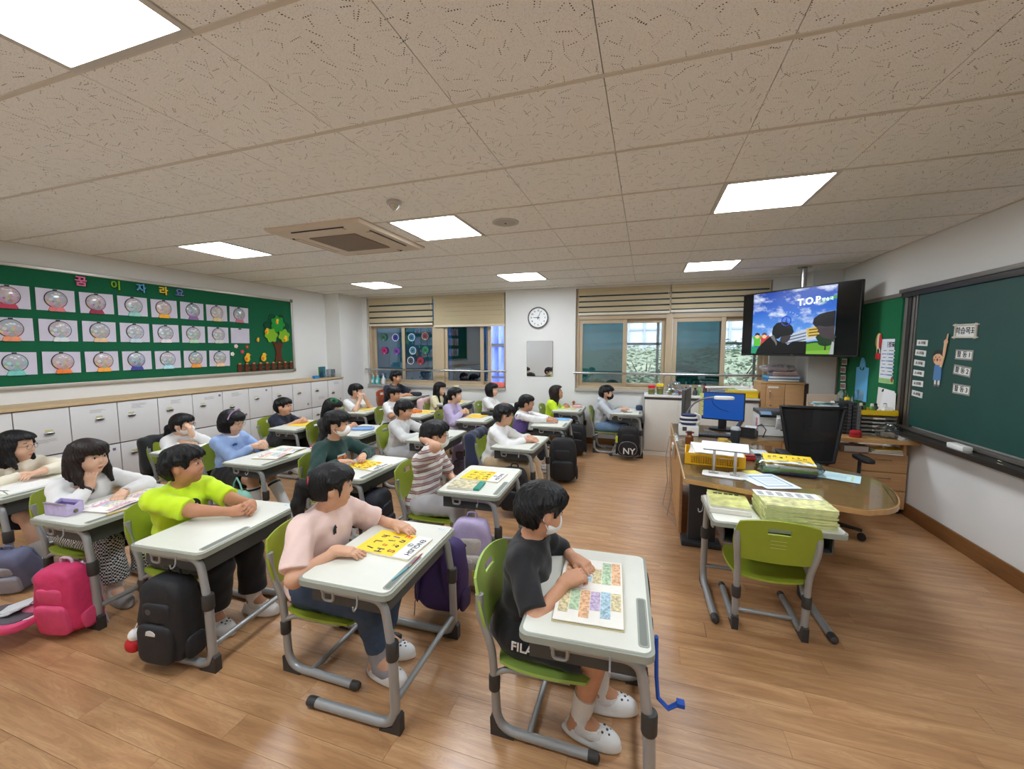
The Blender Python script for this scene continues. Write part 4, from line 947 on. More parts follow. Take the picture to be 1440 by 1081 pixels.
# pupil -> desk front x, near edge y, rotation
DESKS = {1:(.04,1.275,.05),2:(-.945,1.29,.03),3:(-2.0,1.29,.08),4:(-2.92,1.31,.06),5:(-3.95,1.38,.10),6:(-3.95,2.49,.0),7:(-2.98,2.47,.03),9:(-1.96,2.43,.0),18:(-.9,2.42,.04),
 8:(-3.9,3.72,.03),10:(-2.96,3.67,.03),14:(-1.96,3.68,.02),19:(-.98,3.66,-.02),11:(-3.92,5.0,.06),13:(-2.95,4.97,.0),16:(-1.97,4.9,.04),20:(-.91,4.85,.02),12:(-3.75,5.98,.0),15:(-2.84,5.98,.03),17:(-1.93,5.98,.0),21:(-.89,5.98,.02),22:(-.02,5.98,.0)}
WHO = {1:'boy in the black T-shirt in front',2:'girl in the pale pink T-shirt',3:'boy in the neon yellow T-shirt',4:'long-haired girl in white with a watch',5:'girl in cream with round glasses',6:'ponytailed girl in white with a mask',7:'girl in the light blue sweatshirt',
 8:'boy in the navy T-shirt by the lockers',9:'masked boy in the dark green sweatshirt',10:'girl with the green hair scrunchie',11:'boy in white propping his chin',12:'big boy in navy under the left window',13:'boy in the white T-shirt behind another boy',14:'boy in the pale grey long-sleeved shirt',15:'long-haired girl in the cream T-shirt',
 16:'girl in the lavender jacket',17:'short-haired girl in the white T-shirt by the wall',18:'masked child in the striped shirt',19:'boy in the white sweatshirt and beige trousers',20:'girl in the purple vest',21:'long-haired girl in the neon yellow top',22:'boy in the grey hoodie with a black mask'}
DH = {12:.73,15:.65,22:.63,21:.63,17:.63}
DESKOBJ = {}
for k,(xf,y0,rz) in DESKS.items():
    o = place(DESK0, (xf,y0+.325,0), rz, 'white-topped school desk of the '+WHO[k], 'pupils\' school desks'); DESKOBJ[k] = o
    if k in DH: o.scale = (1,1,DH[k]/DZ)
def dtop(k, x, y):
    """world point and rotation on pupil k's desk: x back from the front edge, y from the centre (left +)"""
    xf,y0,rz = DESKS[k]; c,s = math.cos(rz), math.sin(rz)
    return (xf+x*c-y*s, y0+.325+x*s+y*c, DH.get(k,DZ)+.001)
# ================================================================== PEOPLE: smooth solid modelling on a grid
def V(*a): return np.array(a, float)
def nrm(v): n = np.linalg.norm(v); return v/n if n > 1e-9 else v
def cone(a,b,ra,rb,k=.02,op='u'): return ('c',np.array(a,float),np.array(b,float),ra,rb,k,op)
def ell(c,r,R=None,k=.02,op='u'): return ('e',np.array(c,float),np.array(r,float),np.eye(3) if R is None else R,k,op)
def rbx(c,hf,rd,R=None,k=.01,op='u'): return ('b',np.array(c,float),np.array(hf,float),rd,np.eye(3) if R is None else R,k,op)
def bounds(p):
    if p[0] == 'c': m = max(p[3],p[4]); return np.minimum(p[1],p[2])-m, np.maximum(p[1],p[2])+m
    if p[0] == 'e': e = np.sqrt(((p[3]*p[2])**2).sum(1)); return p[1]-e, p[1]+e
    e = np.abs(p[4])@(p[2]+p[3]); return p[1]-e, p[1]+e
def dist(p,X,Y,Z):
    if p[0] == 'c':
        a, ba = p[1], p[2]-p[1]; l2 = float(ba@ba)+1e-12
        x,y,z = X-a[0],Y-a[1],Z-a[2]
        h = np.clip((x*ba[0]+y*ba[1]+z*ba[2])/l2,0,1)
        return np.sqrt((x-ba[0]*h)**2+(y-ba[1]*h)**2+(z-ba[2]*h)**2)-(p[3]+(p[4]-p[3])*h)
    c = p[1]; x,y,z = X-c[0],Y-c[1],Z-c[2]
    R = p[3] if p[0]=='e' else p[4]
    u = x*R[0,0]+y*R[1,0]+z*R[2,0]; v = x*R[0,1]+y*R[1,1]+z*R[2,1]; w = x*R[0,2]+y*R[1,2]+z*R[2,2]
    if p[0] == 'e':
        r = p[2]; k0 = np.sqrt((u/r[0])**2+(v/r[1])**2+(w/r[2])**2)+1e-9; k1 = np.sqrt((u/r[0]**2)**2+(v/r[1]**2)**2+(w/r[2]**2)**2)+1e-9
        return k0*(k0-1)/k1
    q = [np.abs(u)-p[2][0],np.abs(v)-p[2][1],np.abs(w)-p[2][2]]
    o = np.sqrt(np.maximum(q[0],0)**2+np.maximum(q[1],0)**2+np.maximum(q[2],0)**2)
    return o+np.minimum(np.maximum(np.maximum(q[0],q[1]),q[2]),0)-p[3]
def smin(a,b,k):
    h = np.clip(.5+.5*(b-a)/k,0,1); return b*(1-h)+a*h-k*h*(1-h)
def evaluate(prims, pts):
    f = np.full(len(pts),.1); X,Y,Z = pts[:,0],pts[:,1],pts[:,2]
    for p in prims:
        d = dist(p,X,Y,Z); f = smin(f,d,p[-2]) if p[-1]=='u' else -smin(-f,d,p[-2])
    return f
def field(prims, h, post=None, pad=.02, extra=()):
    al = [p for p in prims if p[-1]=='u']+list(extra)
    lo = np.min([bounds(p)[0] for p in al],0)-pad; hi = np.max([bounds(p)[1] for p in al],0)+pad
    n = np.ceil((hi-lo)/h).astype(int)+1
    ax = [(lo[i]+h*np.arange(n[i])).astype(np.float32) for i in range(3)]
    f = np.full(n,.06,np.float32)
    def put_(f,p):
        b0,b1 = bounds(p); m = p[-2]+.03
        i0 = np.clip(np.floor((b0-m-lo)/h).astype(int),0,n); i1 = np.clip(np.ceil((b1+m-lo)/h).astype(int)+1,0,n)
        if (i1<=i0).any(): return
        sl = tuple(slice(a,b) for a,b in zip(i0,i1))
        d = dist(p, ax[0][sl[0]][:,None,None], ax[1][sl[1]][None,:,None], ax[2][sl[2]][None,None,:])
        f[sl] = smin(f[sl],d,p[-2]) if p[-1]=='u' else -smin(-f[sl],d,p[-2])
    for p in prims: put_(f,p)
    if post is not None: f = post(f, ax[0][:,None,None], ax[1][None,:,None], ax[2][None,None,:]).astype(np.float32)
    for p in extra: put_(f,p)
    return f, lo
def nets(f, lo, h):
    """surface nets: vertices and quads of the zero level"""
    f = np.pad(f,1,constant_values=.05); lo = lo-h
    s = f < 0
    c = np.zeros(tuple(x-1 for x in f.shape),np.int8)
    for i in (0,1):
        for j in (0,1):
            for k in (0,1): c += s[i:i+c.shape[0],j:j+c.shape[1],k:k+c.shape[2]]
    act = (c>0)&(c<8); I = np.argwhere(act)
    idx = np.full(c.shape,-1,np.int32); idx[act] = np.arange(len(I))
    acc = np.zeros((len(I),3)); cnt = np.zeros(len(I))
    cor = [(i,j,k) for i in (0,1) for j in (0,1) for k in (0,1)]
    val = {q: f[I[:,0]+q[0],I[:,1]+q[1],I[:,2]+q[2]] for q in cor}
    for q in cor:
        for ax in range(3):
            if q[ax]: continue
            r = list(q); r[ax] = 1; a, b = val[q], val[tuple(r)]
            m = (a<0)!=(b<0); t = np.where(m, a/(a-b+1e-20), 0)
            pos = np.tile(np.array(q,float),(len(I),1)); pos[:,ax] += t
            acc += pos*m[:,None]; cnt += m
    vs = (I+acc/np.maximum(cnt,1)[:,None])*h+lo
    fs = []
    for ax in range(3):
        o = [slice(None)]*3; o2 = [slice(None)]*3; o[ax] = slice(0,-1); o2[ax] = slice(1,None)
        a, b = s[tuple(o)], s[tuple(o2)]
        E = np.argwhere(a!=b); u, v = (ax+1)%3, (ax+2)%3
        E = E[(E[:,u]>0)&(E[:,v]>0)&(E[:,u]<f.shape[u]-1)&(E[:,v]<f.shape[v]-1)]
        if not len(E): continue
        def g(du,dv): q = E.copy(); q[:,u] -= du; q[:,v] -= dv; return idx[q[:,0],q[:,1],q[:,2]]
        quad = np.stack([g(1,1),g(0,1),g(0,0),g(1,0)],1)
        ins = a[E[:,0],E[:,1],E[:,2]]; quad[~ins] = quad[~ins][:,::-1]; fs.append(quad)
    return vs, np.concatenate(fs)
def fast_mesh(name, vs, fs, m):
    me = bpy.data.meshes.new(name); n = len(fs)
    me.vertices.add(len(vs)); me.vertices.foreach_set('co', vs.astype(np.float32).ravel())
    me.loops.add(n*4); me.loops.foreach_set('vertex_index', fs.astype(np.int32).ravel())
    me.polygons.add(n); me.polygons.foreach_set('loop_start', np.arange(0,n*4,4,dtype=np.int32))
    me.polygons.foreach_set('use_smooth', np.ones(n,bool)); me.materials.append(m); me.update(calc_edges=True); me.validate(); return me
def solid(name, prims, h, m, parent, post=None, mtx=None, extra=()):
    f, lo = field(prims,h,post,extra=extra); vs, fs = nets(f,lo,h); return new_obj(name, fast_mesh(name,vs,fs,m), parent, mtx)

def rot_np(yaw=0,pitch=0,roll=0):
    cy,sy = math.cos(yaw),math.sin(yaw); cp,sp = math.cos(pitch),math.sin(pitch); cr,sr = math.cos(roll),math.sin(roll)
    Rz = np.array([[cy,-sy,0],[sy,cy,0],[0,0,1]]); Ry = np.array([[cp,0,sp],[0,1,0],[-sp,0,cp]]); Rx = np.array([[1,0,0],[0,cr,-sr],[0,sr,cr]])
    return Rz@Ry@Rx
def ik(S,T,a,b,pole):
    d = T-S; L = np.linalg.norm(d); mx = (a+b)*.995
    if L > mx: T = S+d/L*mx; d = T-S; L = mx
    n = d/L; x = (a*a-b*b+L*L)/(2*L); y = math.sqrt(max(0,a*a-x*x))
    p = pole-n*(pole@n); return S+n*x+nrm(p)*y, T
def hand(pr, W, D, N, side, curl, s=1.0, spread=.12):
    """palm, four fingers and thumb: W wrist, D finger direction, N palm normal"""
    D = nrm(D); N = nrm(N-D*(N@D)); Lt = np.cross(D,N)*side; R = np.stack([D,Lt,N],1)
    pr.append(rbx(W+D*.036*s,V(.030,.024,.006)*s,.008*s,R,.012)); pr.append(cone(W-D*.02,W+D*.02*s,.020*s,.021*s,.015))
    for i,(o,l) in enumerate(((.0235,.048),(.008,.054),(-.0075,.050),(-.0225,.040))):
        c = curl+.10*i*(1 if curl>.3 else .4); p = W+D*.066*s+Lt*o*s; ang = c*.55; d0 = nrm(D+Lt*(o/.024)*spread)
        for q,(fr,ra,rb) in enumerate(((.45,.0078,.0072),(.32,.0072,.0066),(.25,.0066,.0058))):
            d = d0*math.cos(ang)+N*math.sin(ang); e = p+d*l*fr*1.25*s; pr.append(cone(p,e,ra*s,rb*s,.004)); p = e; ang += c*.9
    p = W+D*.016*s+Lt*.020*s; d = nrm(D*.75+Lt*.62+N*(.15+curl*.35)); e = p+d*.030*s; pr.append(cone(p,e,.0115*s,.0092*s,.008))
    d = nrm(D*.95+Lt*(.35-.3*curl)+N*(.1+curl*.4)); e2 = e+d*.026*s; pr.append(cone(e,e2,.0088*s,.0072*s,.005))

SKINS = [mat('skin_%d' % i, c, .55, var=.05, vscale=18, bump=.03, bscale=220, spec=.35) for i,c in enumerate(((208,160,130),(198,146,114),(216,172,144),(186,132,100)))]
def mat_hair(name, rgb):
    k = NT(name); tc = k.n('ShaderNodeTexCoord'); mp = k.n('ShaderNodeMapping'); mp.inputs['Scale'].default_value = (90,90,7); k.l(tc.outputs['Object'], mp.inputs[0])
    n = k.n('ShaderNodeTexNoise'); n.inputs['Scale'].default_value = 1.6; n.inputs['Detail'].default_value = 4; k.l(mp.outputs[0], n.inputs['Vector'])
    c = lin(rgb); k.l(k.ramp(n.outputs['Fac'], [(.3,tuple(v*.55 for v in c[:3])+(1,)),(.7,tuple(min(1,v*1.5) for v in c[:3])+(1,))]), k.b.inputs['Base Color'])
    k.b.inputs['Roughness'].default_value = .46; k.b.inputs['Specular IOR Level'].default_value = .28
    bp = k.n('ShaderNodeBump'); bp.inputs['Strength'].default_value = .55; bp.inputs['Distance'].default_value = .006; k.l(n.outputs['Fac'], bp.inputs['Height']); k.l(bp.outputs[0], k.b.inputs['Normal'])
    return k.m
HAIR = mat_hair('black_hair',(15,13,13)); HAIRB = mat_hair('brown_black_hair',(34,23,19))
mat('print_black',(20,24,20),.7); mat('print_white',(230,230,230),.7)
def cloth(name, rgb, rough=.85): return mat('cloth_'+name, rgb, rough, var=.06, vscale=9, bump=.5, bscale=15, sheen=.15)
def mat_stripes():
    k = NT('cloth_striped_knit'); tc = k.n('ShaderNodeTexCoord'); nz = k.n('ShaderNodeTexNoise'); nz.inputs['Scale'].default_value = 7; k.l(tc.outputs['Object'], nz.inputs['Vector'])
    sx = k.n('ShaderNodeSeparateXYZ'); k.l(tc.outputs['Object'], sx.inputs[0])
    h = k.math('FRACT', k.math('MULTIPLY', k.math('ADD', k.math('SUBTRACT', sx.outputs[2], k.math('MULTIPLY', sx.outputs[0], .22)), k.math('MULTIPLY', nz.outputs['Fac'], .03)), 19.0))
    x = k.n('ShaderNodeValToRGB'); e = x.color_ramp; e.interpolation = 'CONSTANT'; el = e.elements
    for _ in range(3): el.new(.5)
    for q,(p,c) in zip(el,((0,(226,222,216)),(.42,(88,72,72)),(.52,(190,152,152)),(.80,(88,72,72)),(.88,(226,222,216)))): q.position = p; q.color = lin(c)
    k.l(h, x.inputs[0]); k.l(x.outputs[0], k.b.inputs['Base Color']); k.b.inputs['Roughness'].default_value = .9; return k.m
def mat_gingham():
    k = NT('cloth_black_white_check'); tc = k.n('ShaderNodeTexCoord'); ck = k.n('ShaderNodeTexChecker'); ck.inputs['Scale'].default_value = 95; ck.inputs['Color1'].default_value = lin((30,30,32)); ck.inputs['Color2'].default_value = lin((196,194,190)); k.l(tc.outputs['Object'], ck.inputs['Vector'])
    k.l(ck.outputs[0], k.b.inputs['Base Color']); k.b.inputs['Roughness'].default_value = .9; return k.m
DENIM = mat('cloth_denim',(54,70,92),.85,var=.2,vscale=26,bump=.3,bscale=300); LDENIM = mat('cloth_light_denim',(112,140,172),.85,var=.16,vscale=20,bump=.3,bscale=300)
EYEW = mat('eye_white',(226,220,214),.3); IRIS = mat('eye_dark',(26,18,16),.15); BROW = mat('eyebrow',(36,28,26),.8); LIP = mat('lip',(168,92,84),.5)
MASKW = mat('mask_fabric',(232,232,230),.85,var=.02,bump=.1,bscale=300); MASKB = mat('mask_black',(20,20,22),.85,var=.05,bump=.1,bscale=300); SOCK = mat('sock_white',(222,220,216),.9,var=.03,bump=.4,bscale=160); SOCKG = mat('sock_grey',(150,150,154),.9,var=.05,bump=.4,bscale=160)
CROC = mat('clog_white',(226,226,224),.5,var=.02)

# shared shoe
def shoe_mesh(name, m, clog=True):
    pr = [ell((.055,0,.03),(.075,.043,.045),k=.02), ell((-.045,0,.03),(.055,.036,.04),k=.03), ell((.01,0,.012),(.125,.044,.02),k=.01), cone((-.05,0,.05),(-.02,0,.075),.03,.028,.02)]
    pr.append(ell((-.03,0,.085),(.05,.026,.05),k=.012,op='s'))
    f, lo = field(pr,.006,lambda f,X,Y,Z: np.maximum(f,-Z)); vs,fs = nets(f,lo,.006); return fast_mesh(name,vs,fs,m)
SHOES = {'white': shoe_mesh('shoe',CROC), 'black': shoe_mesh('shoe',mat('shoe_black',(26,26,28),.5,var=.05)), 'grey': shoe_mesh('shoe',mat('shoe_grey',(150,148,146),.7,var=.06)), 'red': shoe_mesh('shoe',mat('shoe_red',(150,60,60),.6,var=.05))}
_hm = MB()
for (x,y) in ((.06,-.018),(.06,.018),(.085,-.012),(.085,.012),(.075,0),(.045,0)): _hm.sq((x,y,.078-abs(x-.06)*.3-abs(y)*.35),(.0055,.0055,.004),nu=8,nv=6)
SHOE_HOLES = _hm.mesh('vent_holes', DARKGREY)

def make_person(k, P):
    hx, hy = P['hip']; H = V(*P['head']); base = V(hx,hy,0); g = P.get('res',.0065); lod = g > .0075
    g2 = max(g*1.25,.0068)
    t = thing('person', P['label'], 'person', (hx,hy,0), 0, 'seated pupils')
    f_ = P.get('fat',1.0); sk = SKINS[P.get('skin',0)]
    hz = P.get('hz',.395)
    Pv = V(0,0,hz); Hd = H-base
    psi, phi, rol = math.radians(P.get('yaw',0)), math.radians(P.get('pitch',0)), math.radians(P.get('roll',0))
    Rh = rot_np(psi,phi,rol)
    neck_top = Hd+Rh@V(-.02,0,-.075)
    N = Pv+(Hd-Pv)*.735+V(-.025,0,.0); N[1] = Hd[1]*.8
    up = nrm(N-Pv); tl = np.linalg.norm(N-Pv); s = tl/.345
    sy = nrm(np.cross(up, V(1,0,0)) if False else V(-math.sin(P.get('tw',0)),math.cos(P.get('tw',0)),0)); fw = nrm(np.cross(sy,up)); Rt = np.stack([fw,sy,up],1)
    sh = [N+sy*q*.122*s*min(f_,1.12)-up*.045-fw*.004 for q in (-1,1)]     # right, left
    ch = Pv+up*tl*.70; wa = Pv+up*tl*.36
    def torso(o=0.0, k=.045):
        return [ell(Pv+V(-.008,0,.005),V(.108*f_+o,.130*f_+o,.092+o),rot_np(0,.3),k), ell(wa,V(.086*f_+o,.113*f_+o,.12+o),Rt,k), ell(ch,V(.088*f_+o,.122*f_+o,.115+o),Rt,k), cone(sh[0]-sy*-.03,sh[1]+sy*-.03,.046+o,.046+o,k), cone(N-up*.06,N+up*.0,.06+o,.044+o,.03)]
    # arms
    arms = []
    for i,q in enumerate((-1,1)):
        a = P['R' if q<0 else 'L']; W = V(*a['w'])-base; pole = V(*a.get('pole',(-.35,q*.55,-.75)))
        E, W2 = ik(sh[i], W, .205*s, .185*s, pole)
        D = nrm(V(*a.get('d',(1,0,0)))); Nn = V(*a.get('n',(0,0,-1)))
        arms.append((sh[i],E,W2,D,Nn,-q,a.get('curl',.35)))      # side: right hand -> +1
    # legs
    legs = []
    lg = P.get('legs',{})
    for i,q in enumerate((-1,1)):
        hip = Pv+V(.01,q*.072,-.01); kn = V(lg.get('kx',.325),q*lg.get('ky',.09),lg.get('kz',.40)); an = V(lg.get('ax',.33)+(lg.get('dx',.0)*q),q*lg.get('ay',.085),.085)
        toe = an+nrm(V(1,q*.15,0))*.12; toe[2] = .028; legs.append((hip,kn,an,toe))
    # ---------------- body
    def head_prims(base_o=Hd):
        R = Rh; h = lambda *a: base_o+R@V(*a)
        o = [ell(h(-.012,0,.022),(.092,.077,.086),R,.03), ell(h(.010,0,-.028),(.070,.064,.080),R,.03), cone(h(.045,0,-.083),h(.048,0,-.085),.024,.024,.025), cone(h(.073,0,.006),h(.086,0,-.027),.007,.0105,.012)]
        for q in (-1,1):
            o += [cone(h(.045,q*.034,-.037),h(.046,q*.034,-.038),.030,.030,.025), ell(h(-.006,q*.078,-.010),(.018,.011,.030),R,.007), cone(h(.078,q*.008,-.029),h(.079,q*.008,-.029),.006,.006,.006)]
            o.append(ell(h(.083,q*.031,.003),(.012,.017,.010),R,.012,'s')); o.append(ell(h(.067,q*.031,.001),(.011,.015,.0085),R,.006))
        o += [ell(h(.0725,0,-.060),(.010,.021,.0055),R,.006), ell(h(.070,0,-.068),(.011,.018,.006),R,.006)]
        return o
    hp = head_prims()
    pr = torso(0)+[cone(N-up*.03,neck_top,.047,.044,.025)]+hp
    for (S,E,W,D,Nn,side,curl) in arms:
        pr += [cone(S,E,.044*f_,.035*f_,.03), cone(E,W,.036*f_,.0225,.012)]
        hand(pr,W,D,Nn,side,curl,.98)
    for (hip,kn,an,toe) in legs: pr += [cone(hip,kn,.078*f_,.054*f_,.03), cone(kn,an,.052*f_,.033,.015), cone(an,toe,.034,.024,.02), cone(an,an+V(-.03,0,-.045),.03,.026,.02)]
    solid('body', pr, g, sk, t)
    # ---------------- clothes
    top = P['top']; kind, tm = top[0], top[1]; lo_ = .009
    def folds(f,X,Y,Z,a=.0042): return f+a*(np.sin(52*Z+21*X+3*np.sin(17*Y))*np.sin(31*Y-13*Z+9*X)+.5*np.sin(88*X-40*Z+20*Y))
    loose = top[2] if len(top)>2 else .0
    pt = torso(lo_+loose*.5)
    ends = []
    for (S,E,W,D,Nn,side,curl) in arms:
        if kind == 'vest': continue
        if kind == 'short':
            e = S+(E-S)*.86; pt.append(cone(S,e,.051*f_+loose*.4,.050*f_+loose*.9,.025)); ends.append((e,nrm(E-S)))
        else:
            e = E+(W-E)*.90; pt.append(cone(S,E,.051*f_+loose*.7,.044*f_+loose,.025)); pt.append(cone(E,e,.044*f_+loose,.031+loose*.7,.015)); ends.append((e,nrm(W-E)))
    if P.get('hem',True): pt.append(ell(Pv+V(-.005,0,-.012),(.122*f_+loose*.5,.145*f_+loose*.5,.075),None,.03))
    def post(f,X,Y,Z):
        f = folds(f,X,Y,Z)
        d = (X-N[0])*up[0]+(Y-N[1])*up[1]+(Z-N[2])*up[2]
        r = np.sqrt((X-N[0]-.012)**2+(Y-N[1])**2)
        f = np.where(r < .10, np.maximum(f, d-.020), f)
        for e,dv in ends:      # flat cuffs
            dd = (X-e[0])*dv[0]+(Y-e[1])*dv[1]+(Z-e[2])*dv[2]
            rr = np.sqrt((X-e[0])**2+(Y-e[1])**2+(Z-e[2])**2)
            f = np.where(rr < .085, np.maximum(f,dd), f)
        return np.maximum(f, (hz-.085)-Z)
    nm = {'short':'t_shirt','long':'sweatshirt','vest':'vest'}[kind]
    so = solid(P.get('topname',nm), pt, g2, tm, t, post)
    if P.get('collar'): MB().tube([tuple(N+up*.010+fw*(.010+.062*math.cos(a))+sy*.060*math.sin(a)+up*(-.016*math.cos(a))) for a in np.linspace(0,2*PI,25)[:-1]],.010,8,closed=True).build('collar', P['collar'], t)
    else: MB().tube([tuple(N+up*.016+fw*(.006+.054*math.cos(a))+sy*.054*math.sin(a)+up*(-.010*math.cos(a))) for a in np.linspace(0,2*PI,25)[:-1]],.006,8,closed=True).build('neck_band', tm, t)
    if kind == 'vest': pass
    bt = P['bottom']; bk, bm = bt
    pb = [ell(Pv+V(-.006,0,-.0),(.116*f_,.138*f_,.088),None,.03)]; be = []
    for (hip,kn,an,toe) in legs:
        if bk == 'shorts': e = hip+(kn-hip)*.86; pb.append(cone(hip,e,.090*f_,.080*f_,.04)); be.append((e,nrm(kn-hip)))
        elif bk == 'skirt': e = hip+(kn-hip)*.82; pb.append(cone(hip,e,.098*f_,.105*f_,.06)); be.append((e,nrm(kn-hip)))
        else:
            e = kn+(an-kn)*(.90 if bk=='long' else .80); w = .046 if bk!='wide' else .075
            pb += [cone(hip,kn,.090*f_,.066*f_,.04), cone(kn,e,.064*f_,w,.02)]; be.append((e,nrm(an-kn)))
    def postb(f,X,Y,Z):
        f = folds(f,X,Y,Z,.0026)
        for e,dv in be:
            dd = (X-e[0])*dv[0]+(Y-e[1])*dv[1]+(Z-e[2])*dv[2]; rr = np.sqrt((X-e[0])**2+(Y-e[1])**2+(Z-e[2])**2)
            f = np.where(rr < .125, np.maximum(f,dd), f)
        return f
    solid({'shorts':'shorts','skirt':'skirt'}  .get(bk,'trousers'), pb, g2*1.25, bm, t, postb)
    # ---------------- socks and shoes
    for (hip,kn,an,toe) in legs:
        so_ = P.get('sock',SOCK); sh_ = P.get('sockh',.32)
        if so_: 
            a = an+V(-.012,0,-.03); b = an+(kn-an)*sh_
            dt = nrm(V(toe[0]-an[0],toe[1]-an[1],0)); rl = lambda q: .0375+(.052*f_+.006-.0375)*q
            so2 = MB().tube([tuple(V(an[0],an[1],.042)+dt*.09),tuple(V(an[0],an[1],.046)+dt*.045),tuple(V(an[0],an[1],.055)+dt*.010),tuple(an+(kn-an)*.06)]+[tuple(an+(kn-an)*q) for q in np.linspace(.14,sh_,5)],[.034,.038,.042,rl(.06)+.002]+[rl(q)+.0015 for q in np.linspace(.14,sh_,5)],16).build('sock', so_, t)
            if P.get('sockband'): 
                c0 = an+(kn-an)*sh_*.88; c1 = an+(kn-an)*sh_*.95; MB().tube([tuple(c0),tuple(c1)],[rl(sh_)+.003]*2,14).build('sock_band', BLACK, so2)
        d = toe-an; m_ = T(an[0]+.035,an[1],.0,rz=math.atan2(d[1],d[0]))
        ss = new_obj('shoe', SHOES[P.get('shoe','white')], t, m_)
        if P.get('shoe','white')=='white' and not lod: new_obj('vent_holes', SHOE_HOLES, ss)
    # ---------------- face
    Hm = Matrix.Translation(Vector(Hd)) @ Matrix([list(r) for r in Rh]).to_4x4()
    hl = [p for p in head_prims(V(0,0,0))]
    # prims in head frame: redo without rotation
    Rs, Rh_ = Rh, np.eye(3)
    def surf(y,z):
        xs = np.linspace(.13,.02,180); pts = Hd[None]+(Rh@np.stack([xs,np.full_like(xs,y),np.full_like(xs,z)])).T
        d = evaluate(hp,pts); i = np.argmax(d<0); return xs[i]
    for q in (-1,1):
        x = surf(q*.031,.0); e = MB().sq((0,0,0),(.0055,.0125,.0058),nu=14,nv=8).build('eye', EYEW, t, Hm @ T(x-.0018,q*.031,.0,rz=q*.22))
        MB().sq((.0018,-.001*q,0),(.0052,.0066,.0064),nu=12,nv=8).build('iris', IRIS, e)
        if not lod: MB().tube([(0.002,-.0135,-.001),(.005,-.006,.0055),(.0055,.0,.0068),(.005,.006,.0055),(.002,.0135,-.001)],.0014,6).build('upper_lid', IRIS, e)
        x = surf(q*.031,.024); MB().tube([(x-.001,q*.016,.0225),(x+.001,q*.030,.0265),(x-.008,q*.045,.0215)],[.0022,.003,.0015],6).build('eyebrow', BROW, t, Hm)
    if not P.get('mask'):
        x = surf(0,-.064); MB().sq((x-.002,0,-.062),(.004,.019,.0028),nu=12,nv=6).build('mouth', LIP, t, Hm); MB().sq((x-.003,0,-.0685),(.005,.014,.0035),nu=12,nv=6).build('lower_lip', LIP, t, Hm)
    # ---------------- hair (head frame)
    st = P['hair'][0]; hm = P['hair'][1]; gh = g*.9 if not lod else .0065
    ph = [ell((-.013,0,.026),(.107,.091,.098),None,.02)]
    fr = P.get('fringe',.034)
    if st == 'short':
        ph += [ell((-.034,0,-.012),(.080,.084,.082),None,.03), ell((.040,0,.062),(.062,.076,.040),None,.03)]
        def posth(f,X,Y,Z):
            a = np.arctan2(Y,X+.01); f = f+(.0030*np.sin(30*a+14*np.sin(26*Z))+.0030*np.sin(19*a+50*Z))*np.clip((.125-Z)/.05,0,1)+.004*np.sin(38*X+30*Y)*np.sin(45*Z+20*Y)
            zf = fr+.008*np.sin(88*Y+2*np.sin(60*Y))+.006*np.sin(41*Y+1)
            f = np.maximum(f,-np.maximum(.046-X,Z-zf)); f = np.maximum(f,-np.maximum(-.034-X,Z-np.where(X<.024,.014,-.012)-.003*np.sin(150*X))); f = np.maximum(f,-(Z+.080+.004*np.sin(70*Y)))
            return f
    elif st in ('bob','long'):
        ph += [ell((-.032,0,-.028),(.086,.096,.105),None,.03), ell((.038,0,.060),(.062,.078,.040),None,.03)]
        L_ = P.get('hairlen',.20)
        if st == 'long':
            ph += [ell((-.056,0,-.075),(.062,.088,.12),None,.03), cone((-.06,-.035,-.1),(-.075,-.042,-.06-L_),.05,.022,.03), cone((-.06,.035,-.1),(-.075,.042,-.06-L_),.05,.022,.03), cone((-.065,0,-.1),(-.085,0,-.07-L_),.05,.03,.03)]
            if P.get('locks',True):
                for q in (-1,1): ph += [cone((.005,q*.080,.0),(.018,q*.086,-.10),.024,.022,.02), cone((.018,q*.086,-.10),(.05,q*.088,-.05-L_*.8),.024,.010,.02)]
        def posth(f,X,Y,Z):
            a = np.arctan2(Y,X+.01); f = f+.0028*np.sin(36*a+9*np.sin(18*Z))*np.clip((.12-Z)/.06,0,1)
            zf = fr+.004*np.sin(110*Y)
            f = np.maximum(f,-np.maximum(np.maximum(.030-X,Z-zf),np.abs(Y)-.072 if st=='long' else -1))
            if st == 'bob': f = np.maximum(f,-(Z+P.get('boblen',.105)))
            return f
    else:   # ponytail(s)
        ph = [ell((-.013,0,.024),(.102,.086,.094),None,.02), ell((.036,0,.060),(.060,.072,.038),None,.03), ell((-.04,0,-.018),(.070,.076,.07),None,.03)]
        tz = P.get('tailz',.015); tx = -.10
        ph += [cone((tx,0,tz),(tx-.035,0,tz-.012),.020,.028,.015), cone((tx-.035,0,tz-.012),(tx-.052,P.get('taily',0)*.5,tz-.10),.030,.030,.02), cone((tx-.052,P.get('taily',0)*.5,tz-.10),(tx-.04,P.get('taily',0),tz-.24),.030,.010,.02)]
        def posth(f,X,Y,Z):
            a = np.arctan2(Y,X+.01); f = f+.0022*np.sin(36*a+9*np.sin(18*Z))*np.clip((.12-Z)/.06,0,1)
            zf = fr+.005*np.sin(105*Y)
            f = np.maximum(f,-np.maximum(.050-X,Z-zf)); f = np.maximum(f,-np.maximum(-.022-X,Z+.004-.40*np.clip(X+.0,-.03,.2))); return np.where((X>-.085), np.maximum(f,-(Z+.062)), f)
    ex = []; rg = random.Random(k*13+5)
    def skull(a, z, o=.0):     # point on the hair cap at azimuth a, height z
        q = math.sqrt(max(.02,1-((z-.026)/.098)**2)); return V(-.013+(.107+o)*q*math.cos(a), (.091+o)*q*math.sin(a), z)
    n_t = 34 if not lod else 18
